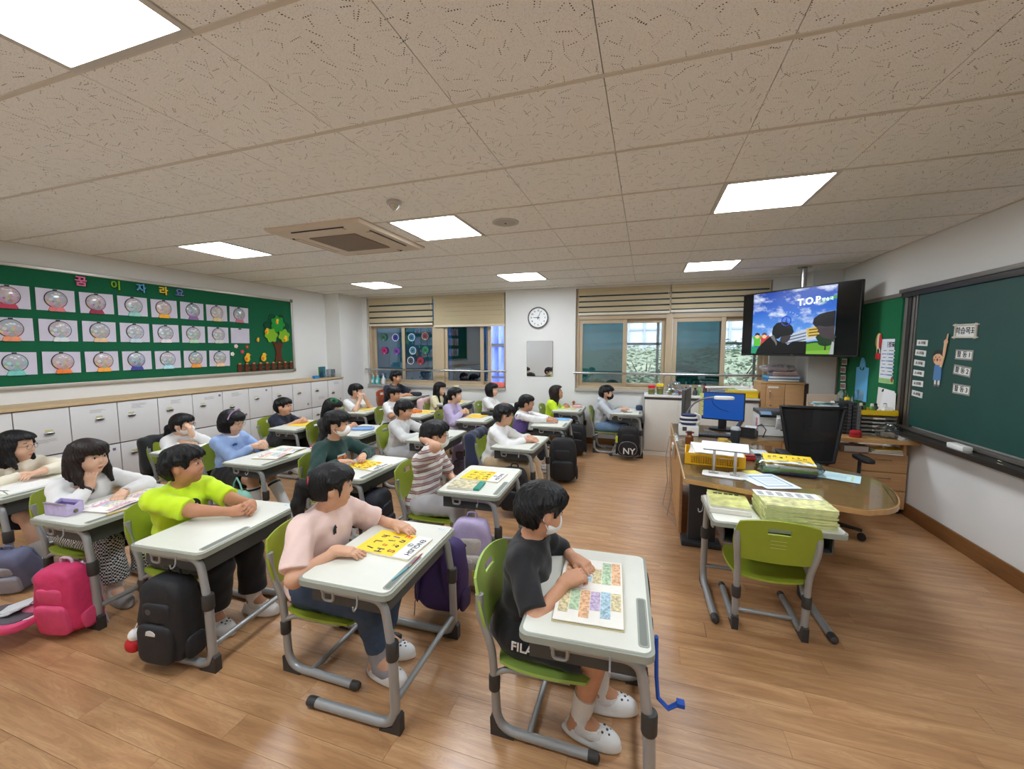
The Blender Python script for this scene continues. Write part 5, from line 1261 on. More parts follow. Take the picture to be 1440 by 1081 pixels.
    for i in range(n_t):
        a = -2.75+5.5*i/(n_t-1)+rg.uniform(-.06,.06); fa = abs(a)
        if fa < .85: ze = fr+rg.uniform(-.012,.008)
        elif fa < 1.95: ze = ((.014 if fa>1.15 else -.012) if st=='short' else (.0 if st=='pony' else -.06))+rg.uniform(-.012,.012)-(.0 if fa>1.2 else -.03*(1.2-fa)/.35)
        else: ze = (-.078 if st=='short' else (-.05 if st=='pony' else -.09))+rg.uniform(-.016,.01)
        p0 = skull(a,.075+rg.uniform(-.01,.02),-.006); p1 = skull(a+rg.uniform(-.10,.10),max(.5*(.075+ze),ze+.02),.001); p2 = skull(a+rg.uniform(-.16,.16),ze,.001 if fa<.85 else -.004)
        if fa < .85: p2[0] = min(p2[0], .094)
        if st == 'pony' and fa > 1.75: continue
        ex += [cone(p0,p1,.008,.0105,.008), cone(p1,p2,.0105,.0035,.006)]
    if st == 'long':
        for i in range(12): y = rg.uniform(-.07,.07); z0 = -.06-P.get('hairlen',.20); ex.append(cone((-.07+rg.uniform(-.02,.02),y,z0+.08),(-.08+rg.uniform(-.02,.02),y*1.05,z0-rg.uniform(-.02,.03)),.014,.004,.012))
    if st == 'pony':
        for q in (-1,1): ex += [cone((.034,q*.076,.05),(.034,q*.074,.0),.011,.009,.008), cone((.034,q*.074,.0),(.030,q*.070,-.045),.009,.003,.006)]
    ho = solid('hair', ph, gh, hm, t, posth, Hm, ex)
    if st == 'pony': MB().tube([(-.108+0*a,.024*math.cos(a),P.get('tailz',.015)+.024*math.sin(a)) for a in np.linspace(0,2*PI,17)[:-1]],.009,8,closed=True).build('hair_tie', P.get('tie',mat('tie_red',(170,40,50),.7)), ho)
    # ---------------- accessories
    if P.get('mask'):
        mm = P['mask']
        mo = solid('face_mask', [ell((.040,0,-.050),(.062,.058,.050),None,.02), ell((.070,0,-.040),(.030,.026,.034),None,.02), ell((.015,0,-.055),(.07,.068,.045),None,.02)], .0055, mm, t, lambda f,X,Y,Z: np.maximum(np.maximum(f,.012-X+.3*np.abs(Z+.05)),Z+.004), Hm)
        for q in (-1,1): MB().tube([(.022,q*.066,-.03),(-.005,q*.083,-.012),(-.022,q*.082,.005),(-.024,q*.080,-.02),(.0,q*.079,-.05),(.02,q*.067,-.072)],.0016,6).build('ear_loop', mm, mo)
    if P.get('glasses'):
        gm = mat('thin_glasses_frame',(150,120,104),.3,metal=.5); go = None
        for q in (-1,1):
            rg = MB().tube([(.093-.25*(abs(q*.031+.020*math.cos(a))-.031)*.6,q*.031+.021*math.cos(a),-.004+.019*math.sin(a)) for a in np.linspace(0,2*PI,21)[:-1]],.0016,6,closed=True)
            if go is None: go = rg.build('glasses', gm, t, Hm)
            else: rg.build('lens_rim', gm, go)
            MB().tube([(.088,q*.052,.004),(.05,q*.078,.006),(-.015,q*.083,.004)],.0016,6).build('temple_arm', gm, go)
        MB().tube([(.094,-.010,.0),(.097,0,.002),(.094,.010,.0)],.0014,6).build('bridge', gm, go)
    if P.get('headband'): MB().tube([(.035+.0*a-.02*abs(math.cos(a)),.094*math.cos(a),.026+.100*math.sin(a)) for a in np.linspace(.15,PI-.15,21)],.012,8,flat=.35).build('headband', P['headband'], t, Hm)
    if P.get('scrunchie'):
        sc = MB()
        for i in range(9): a = i*2*PI/9; sc.sq((.02+.03*math.cos(a),-.055+.0*a,.095+.025*math.sin(a)),(.02,.016,.018),nu=10,nv=6)
        sc.build('scrunchie', mat('scrunchie_green',(30,110,60),.7,var=.5,vscale=40), t, Hm)
    if P.get('watch'):
        (S,E,W,D,Nn,side,curl) = arms[0]; d = nrm(W-E); c = E+(W-E)*.93
        m_ = Vector(d).to_track_quat('Z','Y').to_matrix().to_4x4(); m_.translation = Vector(c)
        w = MB().lathe([(.026,-.010),(.028,0),(.026,.010)],18).build('wristwatch', mat('watch_strap',(40,40,42),.5), t, m_); MB().lathe([(.019,0),(.021,.004),(.019,.010)],20,m=T(0,-.026,0,rx=PI/2)).build('watch_dial', BLACK, w)
    if P.get('band'):
        (S,E,W,D,Nn,side,curl) = arms[P['band'][0]]; d = nrm(W-E); c = E+(W-E)*.95; m_ = Vector(d).to_track_quat('Z','Y').to_matrix().to_4x4(); m_.translation = Vector(c)
        MB().lathe([(.0255,-.004),(.027,0),(.0255,.004)],16).build('wrist_band', P['band'][1], t, m_)
    if P.get('print'):        # flat chest print: (kind, offset y, offset up)
        kd, oy, oz = P['print'][:3]
        c0 = ch+up*oz+sy*oy; xs = np.linspace(.22,.0,200); pts = c0[None]+fw[None]*xs[:,None]; dd = evaluate(pt,pts); x = xs[np.argmax(dd<.003)]
        o = c0+fw*(x+.003); m_ = basis(Vector(o),Vector(sy),Vector(up),Vector(fw))
        if kd == 'disc':
            pn = MB().lathe([(.052,0),(.05,.003)],28).build('chest_print', mat('print_black',(20,24,20),.7), t, m_); [MB().bb(-.03+.014*q,-.022+.014*q,-.006+.004*(q%2),.012-.006*(q%3),.003,.0042).build('print_mark', mat('print_white',(230,230,230),.7), pn, T(rz=.15*(q-2)), smooth=False) for q in range(5)]
        elif kd == 'figure':
            pn = MB().prism([(-.006,-.02),(0,-.02),(.002,0),(.006,-.02),(.011,-.02),(.008,.008),(.014,.012),(.006,.02),(.002,.03),(-.006,.024),(-.012,.006)],0,.003).build('chest_print', mat('print_black'), t, m_, smooth=False)
        elif kd == 'crest':
            pn = MB().prism([(-.02,-.012),(.02,-.012),(.024,.006),(0,.014),(-.024,.006)],0,.003).build('chest_print', mat('print_blue',(60,90,140),.7,var=.3,vscale=80), t, m_, smooth=False)
        elif kd == 'logo':
            pn = MB().bb(-.06,.0,-.008,.008,0,.003).build('chest_print', mat('print_orange',(220,110,50),.7), t, m_, smooth=False); [MB().bb(-.06+.016*q,-.048+.016*q,.014,.03,.0,.003).build('print_mark', mat('print_white',(230,230,230),.7), pn, smooth=False) for q in range(6)]; MB().sq((.03,-.002,.002),(.022,.016,.003),nu=12,nv=6).build('orange_patch', mat('print_orange2',(230,130,70),.7), pn)
    return t
def ppl_flat(c, dy=.10, tip=(1,0,0)): pass
def clasp(c, y=0.0, low=0.0):
    cx,cy,cz = c
    return dict(R=dict(w=(cx-.055,cy-.050,cz),d=(.75,.62,-.05),n=(-.45,.6,-.6),curl=.62,pole=(-.3,-.6,-.8)), L=dict(w=(cx-.055,cy+.050,cz+.012),d=(.75,-.62,0),n=(-.45,-.6,-.6),curl=.62,pole=(-.3,.6,-.8)))
def flat(r, l, dr=(1,.15,-.05), dl=(1,-.15,-.05), curl=.22):
    return dict(R=dict(w=r,d=dr,n=(0,0,-1),curl=curl,pole=(-.3,-.75,-.6)), L=dict(w=l,d=dl,n=(0,0,-1),curl=curl,pole=(-.3,.75,-.6)))
# ================================================================== THE PUPILS
NE = .0055; MI = .0071; FA = .0082
Z0 = .645
people = {}
def add(k, label, hip, head, pose, **kw): people[k] = dict(label=label, hip=hip, head=head, **pose, **kw)
B = dict
neon = cloth('neon_yellow',(200,232,30)); navy = cloth('navy',(26,32,50)); blackc = cloth('black',(20,20,23)); pinkc = cloth('pale_pink',(230,200,190)); whitec = cloth('white',(226,224,222)); cream = cloth('cream',(222,212,190)); lblue = cloth('light_blue',(150,176,220)); dgreen = cloth('dark_green',(20,56,50)); pgrey = cloth('pale_grey',(206,206,204)); lav = cloth('lavender',(186,172,206)); purple = cloth('purple',(108,86,156)); beige = cloth('beige',(190,166,132)); hood = cloth('hoodie_grey',(182,186,190)); dark = cloth('charcoal',(34,34,37)); lgrey = cloth('light_grey',(186,186,188)); creamy = cloth('cream_tee',(226,216,176))
hd = lambda k,x,z,dy=0: (x, DESKS[k][1]+.325+dy, z)
add(1,'boy in black T-shirt and white mask bending over an open textbook in front',(-.485,1.62),(-.405,1.645,.895),
    B(R=dict(w=(-.275,1.53,.66),d=(.72,.66,.12),n=(.1,.55,-.8),curl=.75,pole=(-.1,-.8,-.5)),L=dict(w=(-.275,1.72,.655),d=(.85,-.50,-.1),n=(0,0,-1),curl=.35,pole=(-.2,.8,-.4))),
    yaw=38,pitch=14,roll=0,top=('short',blackc,.006),bottom=('shorts',blackc),hair=('short',HAIR),mask=MASKW,res=NE,skin=1,sockh=.38,legs=B(kx=.33,kz=.375,ax=.30,dx=.03,ay=.08),fringe=.03)
add(2,'girl with a long ponytail in pale pink T-shirt resting hands on an English book',(-1.575,1.615),(-1.475,1.615,.895),
    flat((-1.335,1.475,.645),(-1.235,1.80,.645),(.95,.25,-.08),(.95,-.22,-.05),.18),
    yaw=42,pitch=4,top=('short',pinkc,.012),bottom=('cuffed',DENIM),hair=('pony',HAIR),tailz=.02,taily=-.03,res=NE,fat=1.14,skin=0,sock=SOCKG,legs=B(kx=.36,kz=.375,ax=.36,dx=-.03,ay=.07),print=('figure',-.05,.05))
add(3,'boy in neon yellow T-shirt with clasped hands on a bare desk',(-2.66,1.64),(-2.545,1.62,.905),clasp((-2.145,1.70,.65)),
    yaw=36,pitch=-4,top=('short',neon,.010),bottom=('wide',blackc),hair=('short',HAIR),res=NE,skin=3,fat=1.06,legs=B(kx=.45,kz=.385,ax=.42,dx=.04,ay=.09),print=('disc',-.01,.015),fringe=.036)
add(4,'girl with long dark hair and wristwatch in white, chin on her fist',(-3.53,1.62),(-3.395,1.60,.885),
    B(R=dict(w=(-3.34,1.56,.705),d=(.1,.15,1),n=(-.5,.5,.2),curl=.95,pole=(.4,-.7,-.8)),L=dict(w=(-3.20,1.66,.648),d=(.7,-.7,-.1),n=(0,0,-1),curl=.35,pole=(.2,.9,-.2))),
    yaw=14,pitch=0,top=('long',whitec,.006),bottom=('wide',mat_gingham()),hair=('long',HAIRB),hairlen=.16,fringe=.022,watch=True,band=(1,mat('band_black',(24,24,26),.5)),res=NE,skin=2,shoe='grey',legs=B(kx=.40,kz=.385,ax=.42))
add(5,'girl with long hair and round glasses in cream sweater, arms folded on desk',(-4.58,1.70),(-4.46,1.70,.855),
    B(R=dict(w=(-4.36,1.68,.65),d=(.25,1,-.05),n=(0,0,-1),curl=.3,pole=(.1,-1,-.3)),L=dict(w=(-4.27,1.74,.67),d=(.2,-1,-.1),n=(0,0,-1),curl=.3,pole=(.3,1,-.2))),
    yaw=36,pitch=2,top=('long',cream,.008),bottom=('skirt',navy),hair=('long',HAIR),hairlen=.13,fringe=.055,glasses=True,res=.0062,skin=2,shoe='grey',sockh=.4,legs=B(kx=.40,kz=.38,ax=.52))
add(6,'girl with low ponytail and white mask touching her mask, in white',(-4.50,2.82),(-4.40,2.815,.82),
    B(R=dict(w=(-4.31,2.75,.655),d=(.9,.3,0),n=(0,0,-1),curl=.3),L=dict(w=(-4.245,2.79,.735),d=(-.15,-.1,1),n=(-.8,-.5,0),curl=.45,pole=(.3,.9,-.7))),
    yaw=24,pitch=0,top=('long',whitec,.010),bottom=('long',dark),hair=('pony',HAIR),tailz=-.02,mask=MASKW,glasses=True,res=MI,skin=2)
add(7,'girl with bob hair, headband and glasses in light blue sweatshirt',(-3.76,2.80),(-3.70,2.80,.885),clasp((-3.42,2.88,.665)),
    yaw=20,pitch=10,top=('long',lblue,.008),collar=whitec,bottom=('skirt',blackc),hair=('bob',HAIR),boblen=.10,headband=mat('headband_lilac',(190,160,196),.6),glasses=True,res=MI,skin=2,sockh=.78,sockband=True,legs=B(kx=.38,kz=.39,ax=.50,dx=.08),print=('crest',-.03,.04))
add(8,'boy in navy T-shirt with hands folded, lockers behind him',(-4.54,4.06),(-4.43,4.05,.83),clasp((-4.15,4.10,.648)),
    yaw=18,pitch=-4,top=('short',navy,.010),bottom=('long',dark),hair=('short',HAIR),res=MI,skin=0)
add(9,'boy with white mask in dark green sweatshirt leaning over his desk',(-2.56,2.77),(-2.445,2.76,.945),
    B(R=dict(w=(-2.34,2.66,.655),d=(.6,.8,0),n=(0,0,-1),curl=.4,pole=(-.1,-1,-.4)),L=dict(w=(-2.28,2.86,.66),d=(.55,-.85,0),n=(0,0,-1),curl=.35,pole=(.1,1,-.4))),
    yaw=24,pitch=2,top=('long',dgreen,.010),bottom=('long',blackc),hair=('short',HAIR),mask=MASKW,res=MI,skin=0,print=('logo',0,.0))
add(10,'girl with green scrunchie in her hair, half hidden behind the masked boy',(-3.70,4.0),(-3.60,4.0,.855),clasp((-3.28,4.0,.648)),
    yaw=18,pitch=12,top=('long',dark,.008),bottom=('long',lgrey),hair=('long',HAIR),locks=False,scrunchie=True,res=FA,skin=0)
add(11,'boy in white T-shirt propping his chin on his hands by the pillar',(-4.46,5.33),(-4.335,5.33,.905),
    B(R=dict(w=(-4.215,5.27,.79),d=(-.1,.2,1),n=(-.7,.3,0),curl=.6,pole=(.6,-.6,-.8)),L=dict(w=(-4.20,5.37,.78),d=(-.1,-.2,1),n=(-.7,-.3,0),curl=.6,pole=(.6,.5,-.8))),
    yaw=24,pitch=4,top=('short',whitec,.010),bottom=('long',dark),hair=('short',HAIR),res=FA,skin=2)
add(12,'big boy in navy polo leaning on the desk under the left window',(-4.40,6.29),(-4.235,6.29,1.06),
    B(R=dict(w=(-3.98,6.20,.765),d=(.9,.3,0),n=(0,0,-1),curl=.4,pole=(-.1,-.9,-.5)),L=dict(w=(-3.94,6.36,.765),d=(.9,-.4,0),n=(0,0,-1),curl=.4,pole=(-.1,.9,-.4))),
    yaw=6,pitch=0,top=('short',navy,.012),bottom=('long',dark),hair=('short',HAIR),res=FA,skin=1,fat=1.25,hz=.47,legs=B(kz=.46,kx=.36))
add(13,'boy in white T-shirt sitting just behind another white-shirted boy',(-3.70,5.30),(-3.615,5.30,.885),flat((-3.40,5.20,.648),(-3.36,5.42,.648)),
    yaw=8,pitch=6,top=('short',whitec,.010),bottom=('long',dark),hair=('short',HAIR),res=FA,skin=1)
add(14,'boy in pale grey long-sleeved shirt leaning back with folded arms',(-2.72,4.01),(-2.605,4.01,.875),
    B(R=dict(w=(-2.40,4.00,.60),d=(.5,.85,.1),n=(0,.2,-1),curl=.4,pole=(-.1,-1,-.5)),L=dict(w=(-2.36,4.06,.63),d=(.3,-.9,.1),n=(0,-.2,-1),curl=.4,pole=(.1,1,-.5))),
    yaw=8,pitch=8,top=('long',pgrey,.010),bottom=('long',lgrey),hair=('short',HAIR),res=MI,skin=1)
add(15,'girl with long straight hair in cream T-shirt below the window frame',(-3.47,6.30),(-3.37,6.30,.875),clasp((-3.14,6.28,.66)),
    yaw=-4,pitch=0,top=('short',creamy,.008),bottom=('skirt',lgrey),hair=('long',HAIR),hairlen=.22,res=FA,skin=2)
add(16,'girl with ponytail in lavender jacket holding her hands together',(-2.66,5.23),(-2.555,5.22,.91),clasp((-2.36,5.20,.69)),
    yaw=6,pitch=-6,top=('long',lav,.010),bottom=('long',lgrey),hair=('pony',HAIR),tailz=-.01,taily=-.05,tie=mat('tie_dark',(40,36,40),.7),res=FA,skin=2)
add(17,'girl with chin-length hair in white T-shirt near the wall mirror',(-2.50,6.30),(-2.405,6.30,.885),clasp((-2.14,6.28,.66)),
    yaw=6,pitch=-4,top=('short',whitec,.010),bottom=('long',dark),hair=('bob',HAIR),boblen=.115,res=FA,skin=2)
add(18,'child in striped shirt and white mask with an elbow raised behind the head',(-1.62,2.745),(-1.515,2.745,.915),
    B(R=dict(w=(-1.58,2.665,.90),d=(-.45,.85,.25),n=(.3,.5,.1),curl=.6,pole=(1,-.55,.15)),L=dict(w=(-1.40,2.86,.50),d=(.9,-.3,-.1),n=(0,0,-1),curl=.4,pole=(-.3,.8,-.5))),
    yaw=32,pitch=2,top=('short',mat_stripes(),.014),bottom=('long',lgrey),hair=('short',HAIR),mask=MASKW,glasses=True,band=(0,mat('band_black')),res=MI,skin=0,hem=True)
add(19,'boy in white sweatshirt and beige trousers with hands flat on his desk',(-1.51,3.98),(-1.385,3.985,.885),flat((-1.135,3.94,.645),(-1.13,4.06,.645),(.9,.35,-.1),(.9,-.35,-.1),.35),
    yaw=24,pitch=6,top=('long',whitec,.010),bottom=('cuffed',beige),hair=('short',HAIR),res=MI,skin=0,legs=B(kx=.42,kz=.37,ax=.52))
add(20,'girl in purple vest over white sleeves reaching her hands forward',(-1.60,5.18),(-1.485,5.18,.85),flat((-1.17,5.08,.648),(-1.15,5.22,.648),(.95,.2,-.05),(.95,-.3,-.05),.3),
    yaw=8,pitch=2,top=('long',whitec,.006),bottom=('long',dark),hair=('pony',HAIR),tailz=-.02,taily=-.04,tie=mat('tie_dark'),glasses=True,res=FA,skin=1,vest=purple)
add(21,'girl with long loose hair in neon yellow top looking up',(-1.42,6.31),(-1.32,6.31,.875),clasp((-1.13,6.33,.66)),
    yaw=12,pitch=-14,top=('long',neon,.008),bottom=('long',dark),hair=('long',HAIRB),hairlen=.24,fringe=.06,locks=False,res=FA,skin=1)
add(22,'boy in grey hoodie and black mask at the desk by the white cabinet',(-.64,6.31),(-.545,6.30,.895),flat((-.33,6.22,.665),(-.30,6.36,.665),(.95,.2,-.1),(.95,-.2,-.1),.45),
    yaw=-2,pitch=2,top=('long',hood,.010),bottom=('long',LDENIM),hair=('short',HAIR),mask=MASKB,res=FA,skin=2,legs=B(kx=.36,ax=.26,kz=.385),hooded=True)
for k,P in people.items():
    t = make_person(k,P)
    col = 'lime' if k==1 else ('orange' if k==12 else 'green')
    ch = place(CHAIRS[col], (P['hip'][0]+.11,P['hip'][1],0), 0, ('light green' if col=='lime' else ('orange' if col=='orange' else 'olive green'))+' plastic school chair under the '+WHO[k], 'pupils\' school chairs')
    if P.get('hz',.395) > .42: ch.scale = (1,1,1.2)
def extras():
    # purple vest and grey hood as extra garments
    for k in (20,22):
        P = people[k]
        t = [o for o in COL.objects if o.get('label')==P['label']][0]
        if k == 20:
            hz=.395; H = V(*P['head'])-V(P['hip'][0],P['hip'][1],0); Pv=V(0,0,hz); N=Pv+(H-Pv)*.735+V(-.025,0,0); up=nrm(N-Pv); tl=np.linalg.norm(N-Pv); R=rot_np(0,math.atan2(up[0],up[2]))
            solid('vest',[ell(Pv+V(0,0,-.01),(.13,.152,.09),None,.04),ell(Pv+up*tl*.36,(.106,.134,.13),R,.04),ell(Pv+up*tl*.7,(.108,.142,.12),R,.04),cone(N+V(0,-.13,-.05),N+V(0,.13,-.05),.058,.058,.03)],.0085,P['vest'],t,lambda f,X,Y,Z: np.maximum(np.maximum(f,Z-N[2]+.012-.35*np.abs(Y)*0),np.abs(Y)-.165))
        else:
            H = V(*P['head'])-V(P['hip'][0],P['hip'][1],0)
            solid('hood',[ell(H+V(-.085,0,-.11),(.06,.085,.05),rot_np(0,.4),.03),cone(H+V(-.03,-.075,-.13),H+V(-.08,0,-.125),.035,.045,.03),cone(H+V(-.03,.075,-.13),H+V(-.08,0,-.125),.035,.045,.03)],.0085,hood,t)
extras()
def shorts_lettering():
    t = [o for o in COL.objects if o.get('label')==people[1]['label']][0]
    lettering('FILA', .05, mat('print_white',(214,214,214),.7), t, basis((.05,-.168,.392),Vector((1,0,-.05)).normalized(),Vector((.05,0,1)).normalized(),Vector((0,-1,0))), .004, .001, 'shorts_lettering')
shorts_lettering()
# ================================================================== BOOKS, CASES AND BAGS OF THE PUPILS
PAGE = mat('book_page',(236,232,222),.75,var=.03,vscale=30); INK = mat('black_ink'); YEL = mat('english_yellow',(246,208,40),.6,var=.03); BOOKW = mat('book_white',(238,238,236),.6,var=.02)
def english_book(k, x, y, rz, lab):
    p = dtop(k,x,y); t = thing('english_textbook', lab, 'book', p, rz+DESKS[k][2], 'yellow English textbooks')
    w,h,th = .30,.215,.009
    MB().bb(-w/2,w/2,-h/2,h/2,.0015,th-.0015).build('pages', PAGE, t, smooth=False)
    MB().bb(-w/2,w/2,-h/2,h/2,0,.0015).build('back_cover', YEL, t, smooth=False)
    c = MB().bb(-w/2,w/2-.085,-h/2,h/2,th-.0015,th).build('front_cover', YEL, t, smooth=False)
    MB().bb(w/2-.085,w/2,-h/2,h/2,th-.0015,th).build('white_strip', BOOKW, t, smooth=False)
    R = -PI/2
    lettering('ENGLISH', .040, INK, t, T(w/2-.030,.0,th+.0006,rz=R), .0006, .0006, 'title_lettering'); lettering('②', .034, INK, t, T(w/2-.066,.01,th+.0006,rz=R), .0006, .0006, 'title_lettering')
    for i,(ch,cx,cy,col) in enumerate((('E',.03,.08,(220,90,40)),('n',.03,.03,(30,30,30)),('g',.03,-.02,(30,30,30)),('l',-.03,.06,(60,60,160)),('i',-.03,.02,(30,30,30)),('s',-.03,-.03,(200,120,30)),('h',-.09,.05,(30,30,30)),('L',-.09,-.01,(60,40,30)),('S',.03,-.07,(150,60,40)),('H',-.03,-.08,(40,40,60)),('I',-.09,-.07,(30,30,30)))):
        lettering(ch,.055,mat('ink_%d_%d_%d'%col,col,.6),t,T(cx,cy,th+.0006,rz=R+random.uniform(-.25,.25)),.0006,.0012,'cover_letter')
    return t
def open_book(k, x, y, rz, w, h, lab, cols, name='open_textbook', z=0.0):
    """w across both pages (local y), h page height (local x)"""
    p = dtop(k,x,y); t = thing(name, lab, 'book', (p[0],p[1],p[2]+z), rz+DESKS[k][2])
    def leaf(s): return lambda u,v: ((u-.5)*h, s*(v*w/2), .004+.020*(1-(1-min(1,v*2.4))**2)*(1-.75*v) if v>0 else .003)
    for s in (-1,1):
        f = leaf(s); pg = MB().sheet(f,4,12,.003*s).build('page', PAGE, t)
        rr = random.Random(sum(map(ord,lab))%999+s)
        for i in range(6):
            u0 = .05+.155*i; v0 = rr.uniform(.10,.16); v1 = rr.uniform(.6,.94); col = cols[(i+(s>0)*2)%len(cols)]
            MB().sheet(lambda u,v: tuple(np.array(f(u0+.145*u,v0+(v1-v0)*v))+np.array((0,0,.0012))),2,6,.0006*s).build('printed_panel', mat('print_%d_%d_%d'%col,col,.6,var=.55,vscale=95,detail=5), pg)
    MB().bb(-h/2-.003,h/2+.003,-w/2-.003,w/2+.003,0,.002).build('cover', mat('book_cover_'+name+str(cols[0][0]),cols[0],.6), t, smooth=False)
    return t
pal = [(206,192,150),(176,200,164),(222,176,136),(190,172,200),(168,196,208)]
open_book(1,-.225,-.015,.02,.44,.245,'open illustrated textbook under the hands of the boy in black',pal)
english_book(2,-.205,.045,-.06,'yellow English textbook under the hands of the girl in pink')
english_book(9,-.18,.0,-.1,'yellow English textbook in front of the masked boy in green'); english_book(18,-.23,.05,-.05,'yellow English textbook on the desk of the striped child')
open_book(4,-.20,.02,.1,.40,.23,'open picture textbook before the long-haired girl with a watch',[(216,204,204),(206,164,176),(176,190,200),(224,210,176)]); open_book(7,-.20,.06,.15,.42,.24,'open textbook on the desk of the girl in light blue',[(206,212,200),(214,172,176),(224,212,180),(176,196,208)])
def closed_book(k,x,y,rz,w,h,th,col,lab,z=0,mottle=.1,strip=None):
    p = dtop(k,x,y); t = thing('textbook', lab, 'book', (p[0],p[1],p[2]+z), rz+DESKS[k][2])
    m = mat('cover_'+'_'.join(map(str,col))+str(mottle),col,.6,var=mottle,vscale=45,detail=4)
    MB().bb(-w/2,w/2,-h/2,h/2,.001,th-.001).build('pages', PAGE, t, smooth=False); MB().bb(-w/2-.001,w/2+.001,-h/2-.001,h/2+.001,th-.001,th).build('front_cover', m, t, smooth=False); MB().bb(-w/2-.001,w/2+.001,-h/2-.001,h/2+.001,0,.001).build('back_cover', m, t, smooth=False)
    if strip: MB().bb(w/2-.04,w/2+.0012,-h/2-.0012,h/2+.0012,.0,th+.0005).build('spine_strip', mat('strip_'+'_'.join(map(str,strip)),strip,.6), t, smooth=False)
    return t
closed_book(18,-.28,-.18,.05,.23,.16,.014,(196,186,150),'comic-patterned book with a green spine on the striped child\'s desk',0,.6,(40,140,120))
closed_book(8,-.22,.02,.1,.24,.30,.008,(244,204,60),'yellow worksheet book before the navy T-shirt boy'); closed_book(11,-.24,0,.0,.22,.28,.01,(232,208,110),'pale yellow book by the chin-propping boy'); closed_book(13,-.17,.08,.1,.20,.26,.01,(240,206,70),'yellow book beside the orange pencil case'); closed_book(16,-.27,.04,-.1,.24,.26,.01,(244,200,60),'yellow book in front of the girl in lavender')
closed_book(12,-.28,.02,.1,.20,.24,.01,(226,206,120),'pale yellow book of the big boy under the window'); closed_book(15,-.22,.02,.0,.24,.28,.008,(240,210,90),'yellow book of the girl in the cream T-shirt'); closed_book(21,-.22,-.05,.0,.2,.24,.012,(196,190,140),'olive patterned book of the neon-topped girl',0,.4)
closed_book(20,-.16,.19,.05,.26,.17,.012,(110,170,220),'sky blue notebook beside the purple-vested girl\'s hands',0,.3); closed_book(22,-.26,.03,.0,.26,.2,.01,(226,222,214),'white worksheet book of the boy in the grey hoodie',0,.15); closed_book(6,-.2,.0,0,.24,.3,.006,(230,228,222),'white worksheet of the masked ponytailed girl',0,.1); closed_book(5,-.2,-.1,.1,.24,.30,.004,(232,230,224),'white sheet lying before the girl with round glasses',0,.06)
def pencil_case(k,x,y,rz,l,w,h,col,lab,open_=False,lid=None):
    t = thing('pencil_case', lab, 'pencil case', dtop(k,x,y), rz+DESKS[k][2]); m = mat('case_'+'_'.join(map(str,col)),col,.7,var=.12,vscale=40,bump=.15)
    if open_:
        MB().bb(-l/2,l/2,-w/2,-w/2+.006,0,h,.003).build('side', m, t); MB().bb(-l/2,l/2,w/2-.006,w/2,0,h,.003).build('side', m, t); MB().bb(-l/2,l/2,-w/2,w/2,0,.006,.003).build('base', m, t)
        for sx in (-1,1): MB().prism([(-w/2,0),(w/2,0),(w/2*.8,h*1.05),(0,h*.75),(-w/2*.8,h*1.05)],-.003,.003,m=basis((sx*(l/2-.004),0,0),Vector((0,1,0)),Vector((0,0,1)),Vector((1,0,0)))).build('end_panel', m, t, smooth=False)
        MB().bb(-l/2+.01,l/2-.01,-w/2+.006,w/2-.006,.006,h*.72).build('lining', mat('case_lining_violet',(74,58,120),.8,var=.1), t, smooth=False); MB().tube([(-l/2,-w/2,h),(0,-w/2-.004,h+.004),(l/2,-w/2,h)],.004,6).build('zip', mat('zip_silver',(180,178,186),.4,metal=.6), t)
        MB().sq((l/2+.004,0,h*.3),(.004,.012,.012),nu=10,nv=6).build('zip_charm', mat('charm_olive',(110,106,80),.5,metal=.4), t)
    else:
        MB().sq((0,0,h/2),(l/2,w/2,h/2),.45,.5,20,10).build('body', m, t); MB().tube([(-l/2*.85,0,h*.99),(0,0,h+.003),(l/2*.85,0,h*.99)],.0035,6).build('zip', mat('zip_dark',(50,50,54),.5), t)
        if lid: MB().sq((0,0,h*.92),(l*.3,w*.3,.006),nu=14,nv=6).build('patch', mat('patch_'+'_'.join(map(str,lid)),lid,.6), t)
    return t
pencil_case(4,-.33,-.22,.05,.17,.085,.072,(190,176,214),'open lavender pencil case at the near corner of a desk',True)
pencil_case(13,-.28,-.02,.4,.18,.07,.045,(226,120,40),'orange pencil case on the white-shirted boy\'s desk'); pencil_case(12,-.10,.0,.2,.2,.09,.07,(36,40,46),'black pencil case with a blue patch under the window',False,(60,150,200)); pencil_case(16,-.16,.18,.1,.19,.08,.05,(40,38,42),'black pouch beside the lavender-jacketed girl\'s book')
pencil_case(22,-.05,.12,.0,.10,.08,.075,(46,62,96),'round navy pouch with pale band by the white cabinet',False,(150,190,220)); pencil_case(10,-.22,.02,.3,.26,.15,.03,(130,166,214),'crumpled pale blue plastic pouch near the scrunchie girl'); pencil_case(21,-.12,.12,.2,.16,.08,.05,(226,176,176),'pale pink pencil case on the far neon girl\'s desk')
o = thing('small_teddy','tiny brown teddy on the far neon girl\'s desk','toy',dtop(21,-.17,.10)); 
MB().sq((0,0,.035),(.025,.022,.035)).build('body', mat('teddy_brown',(150,86,56),.9,bump=.4), o); MB().sq((0,0,.085),(.024,.022,.022)).build('head', mat('teddy_brown'), o)
for q in (-1,1): MB().sq((0,q*.018,.104),(.007,.008,.008),nu=8,nv=6).build('ear', mat('teddy_brown'), o)
def pencil(k,x,y,rz,col,lab):
    t = thing('pencil', lab, 'pencil', dtop(k,x,y), rz); MB().tube([(-.07,0,.004),(.055,0,.004)],.0038,6).build('shaft', mat('pencil_%d'%col[0],col,.5), t); MB().tube([(.055,0,.004),(.072,0,.004)],[.0036,.0005],6).build('tip', mat('pencil_wood',(220,180,130),.7), t)
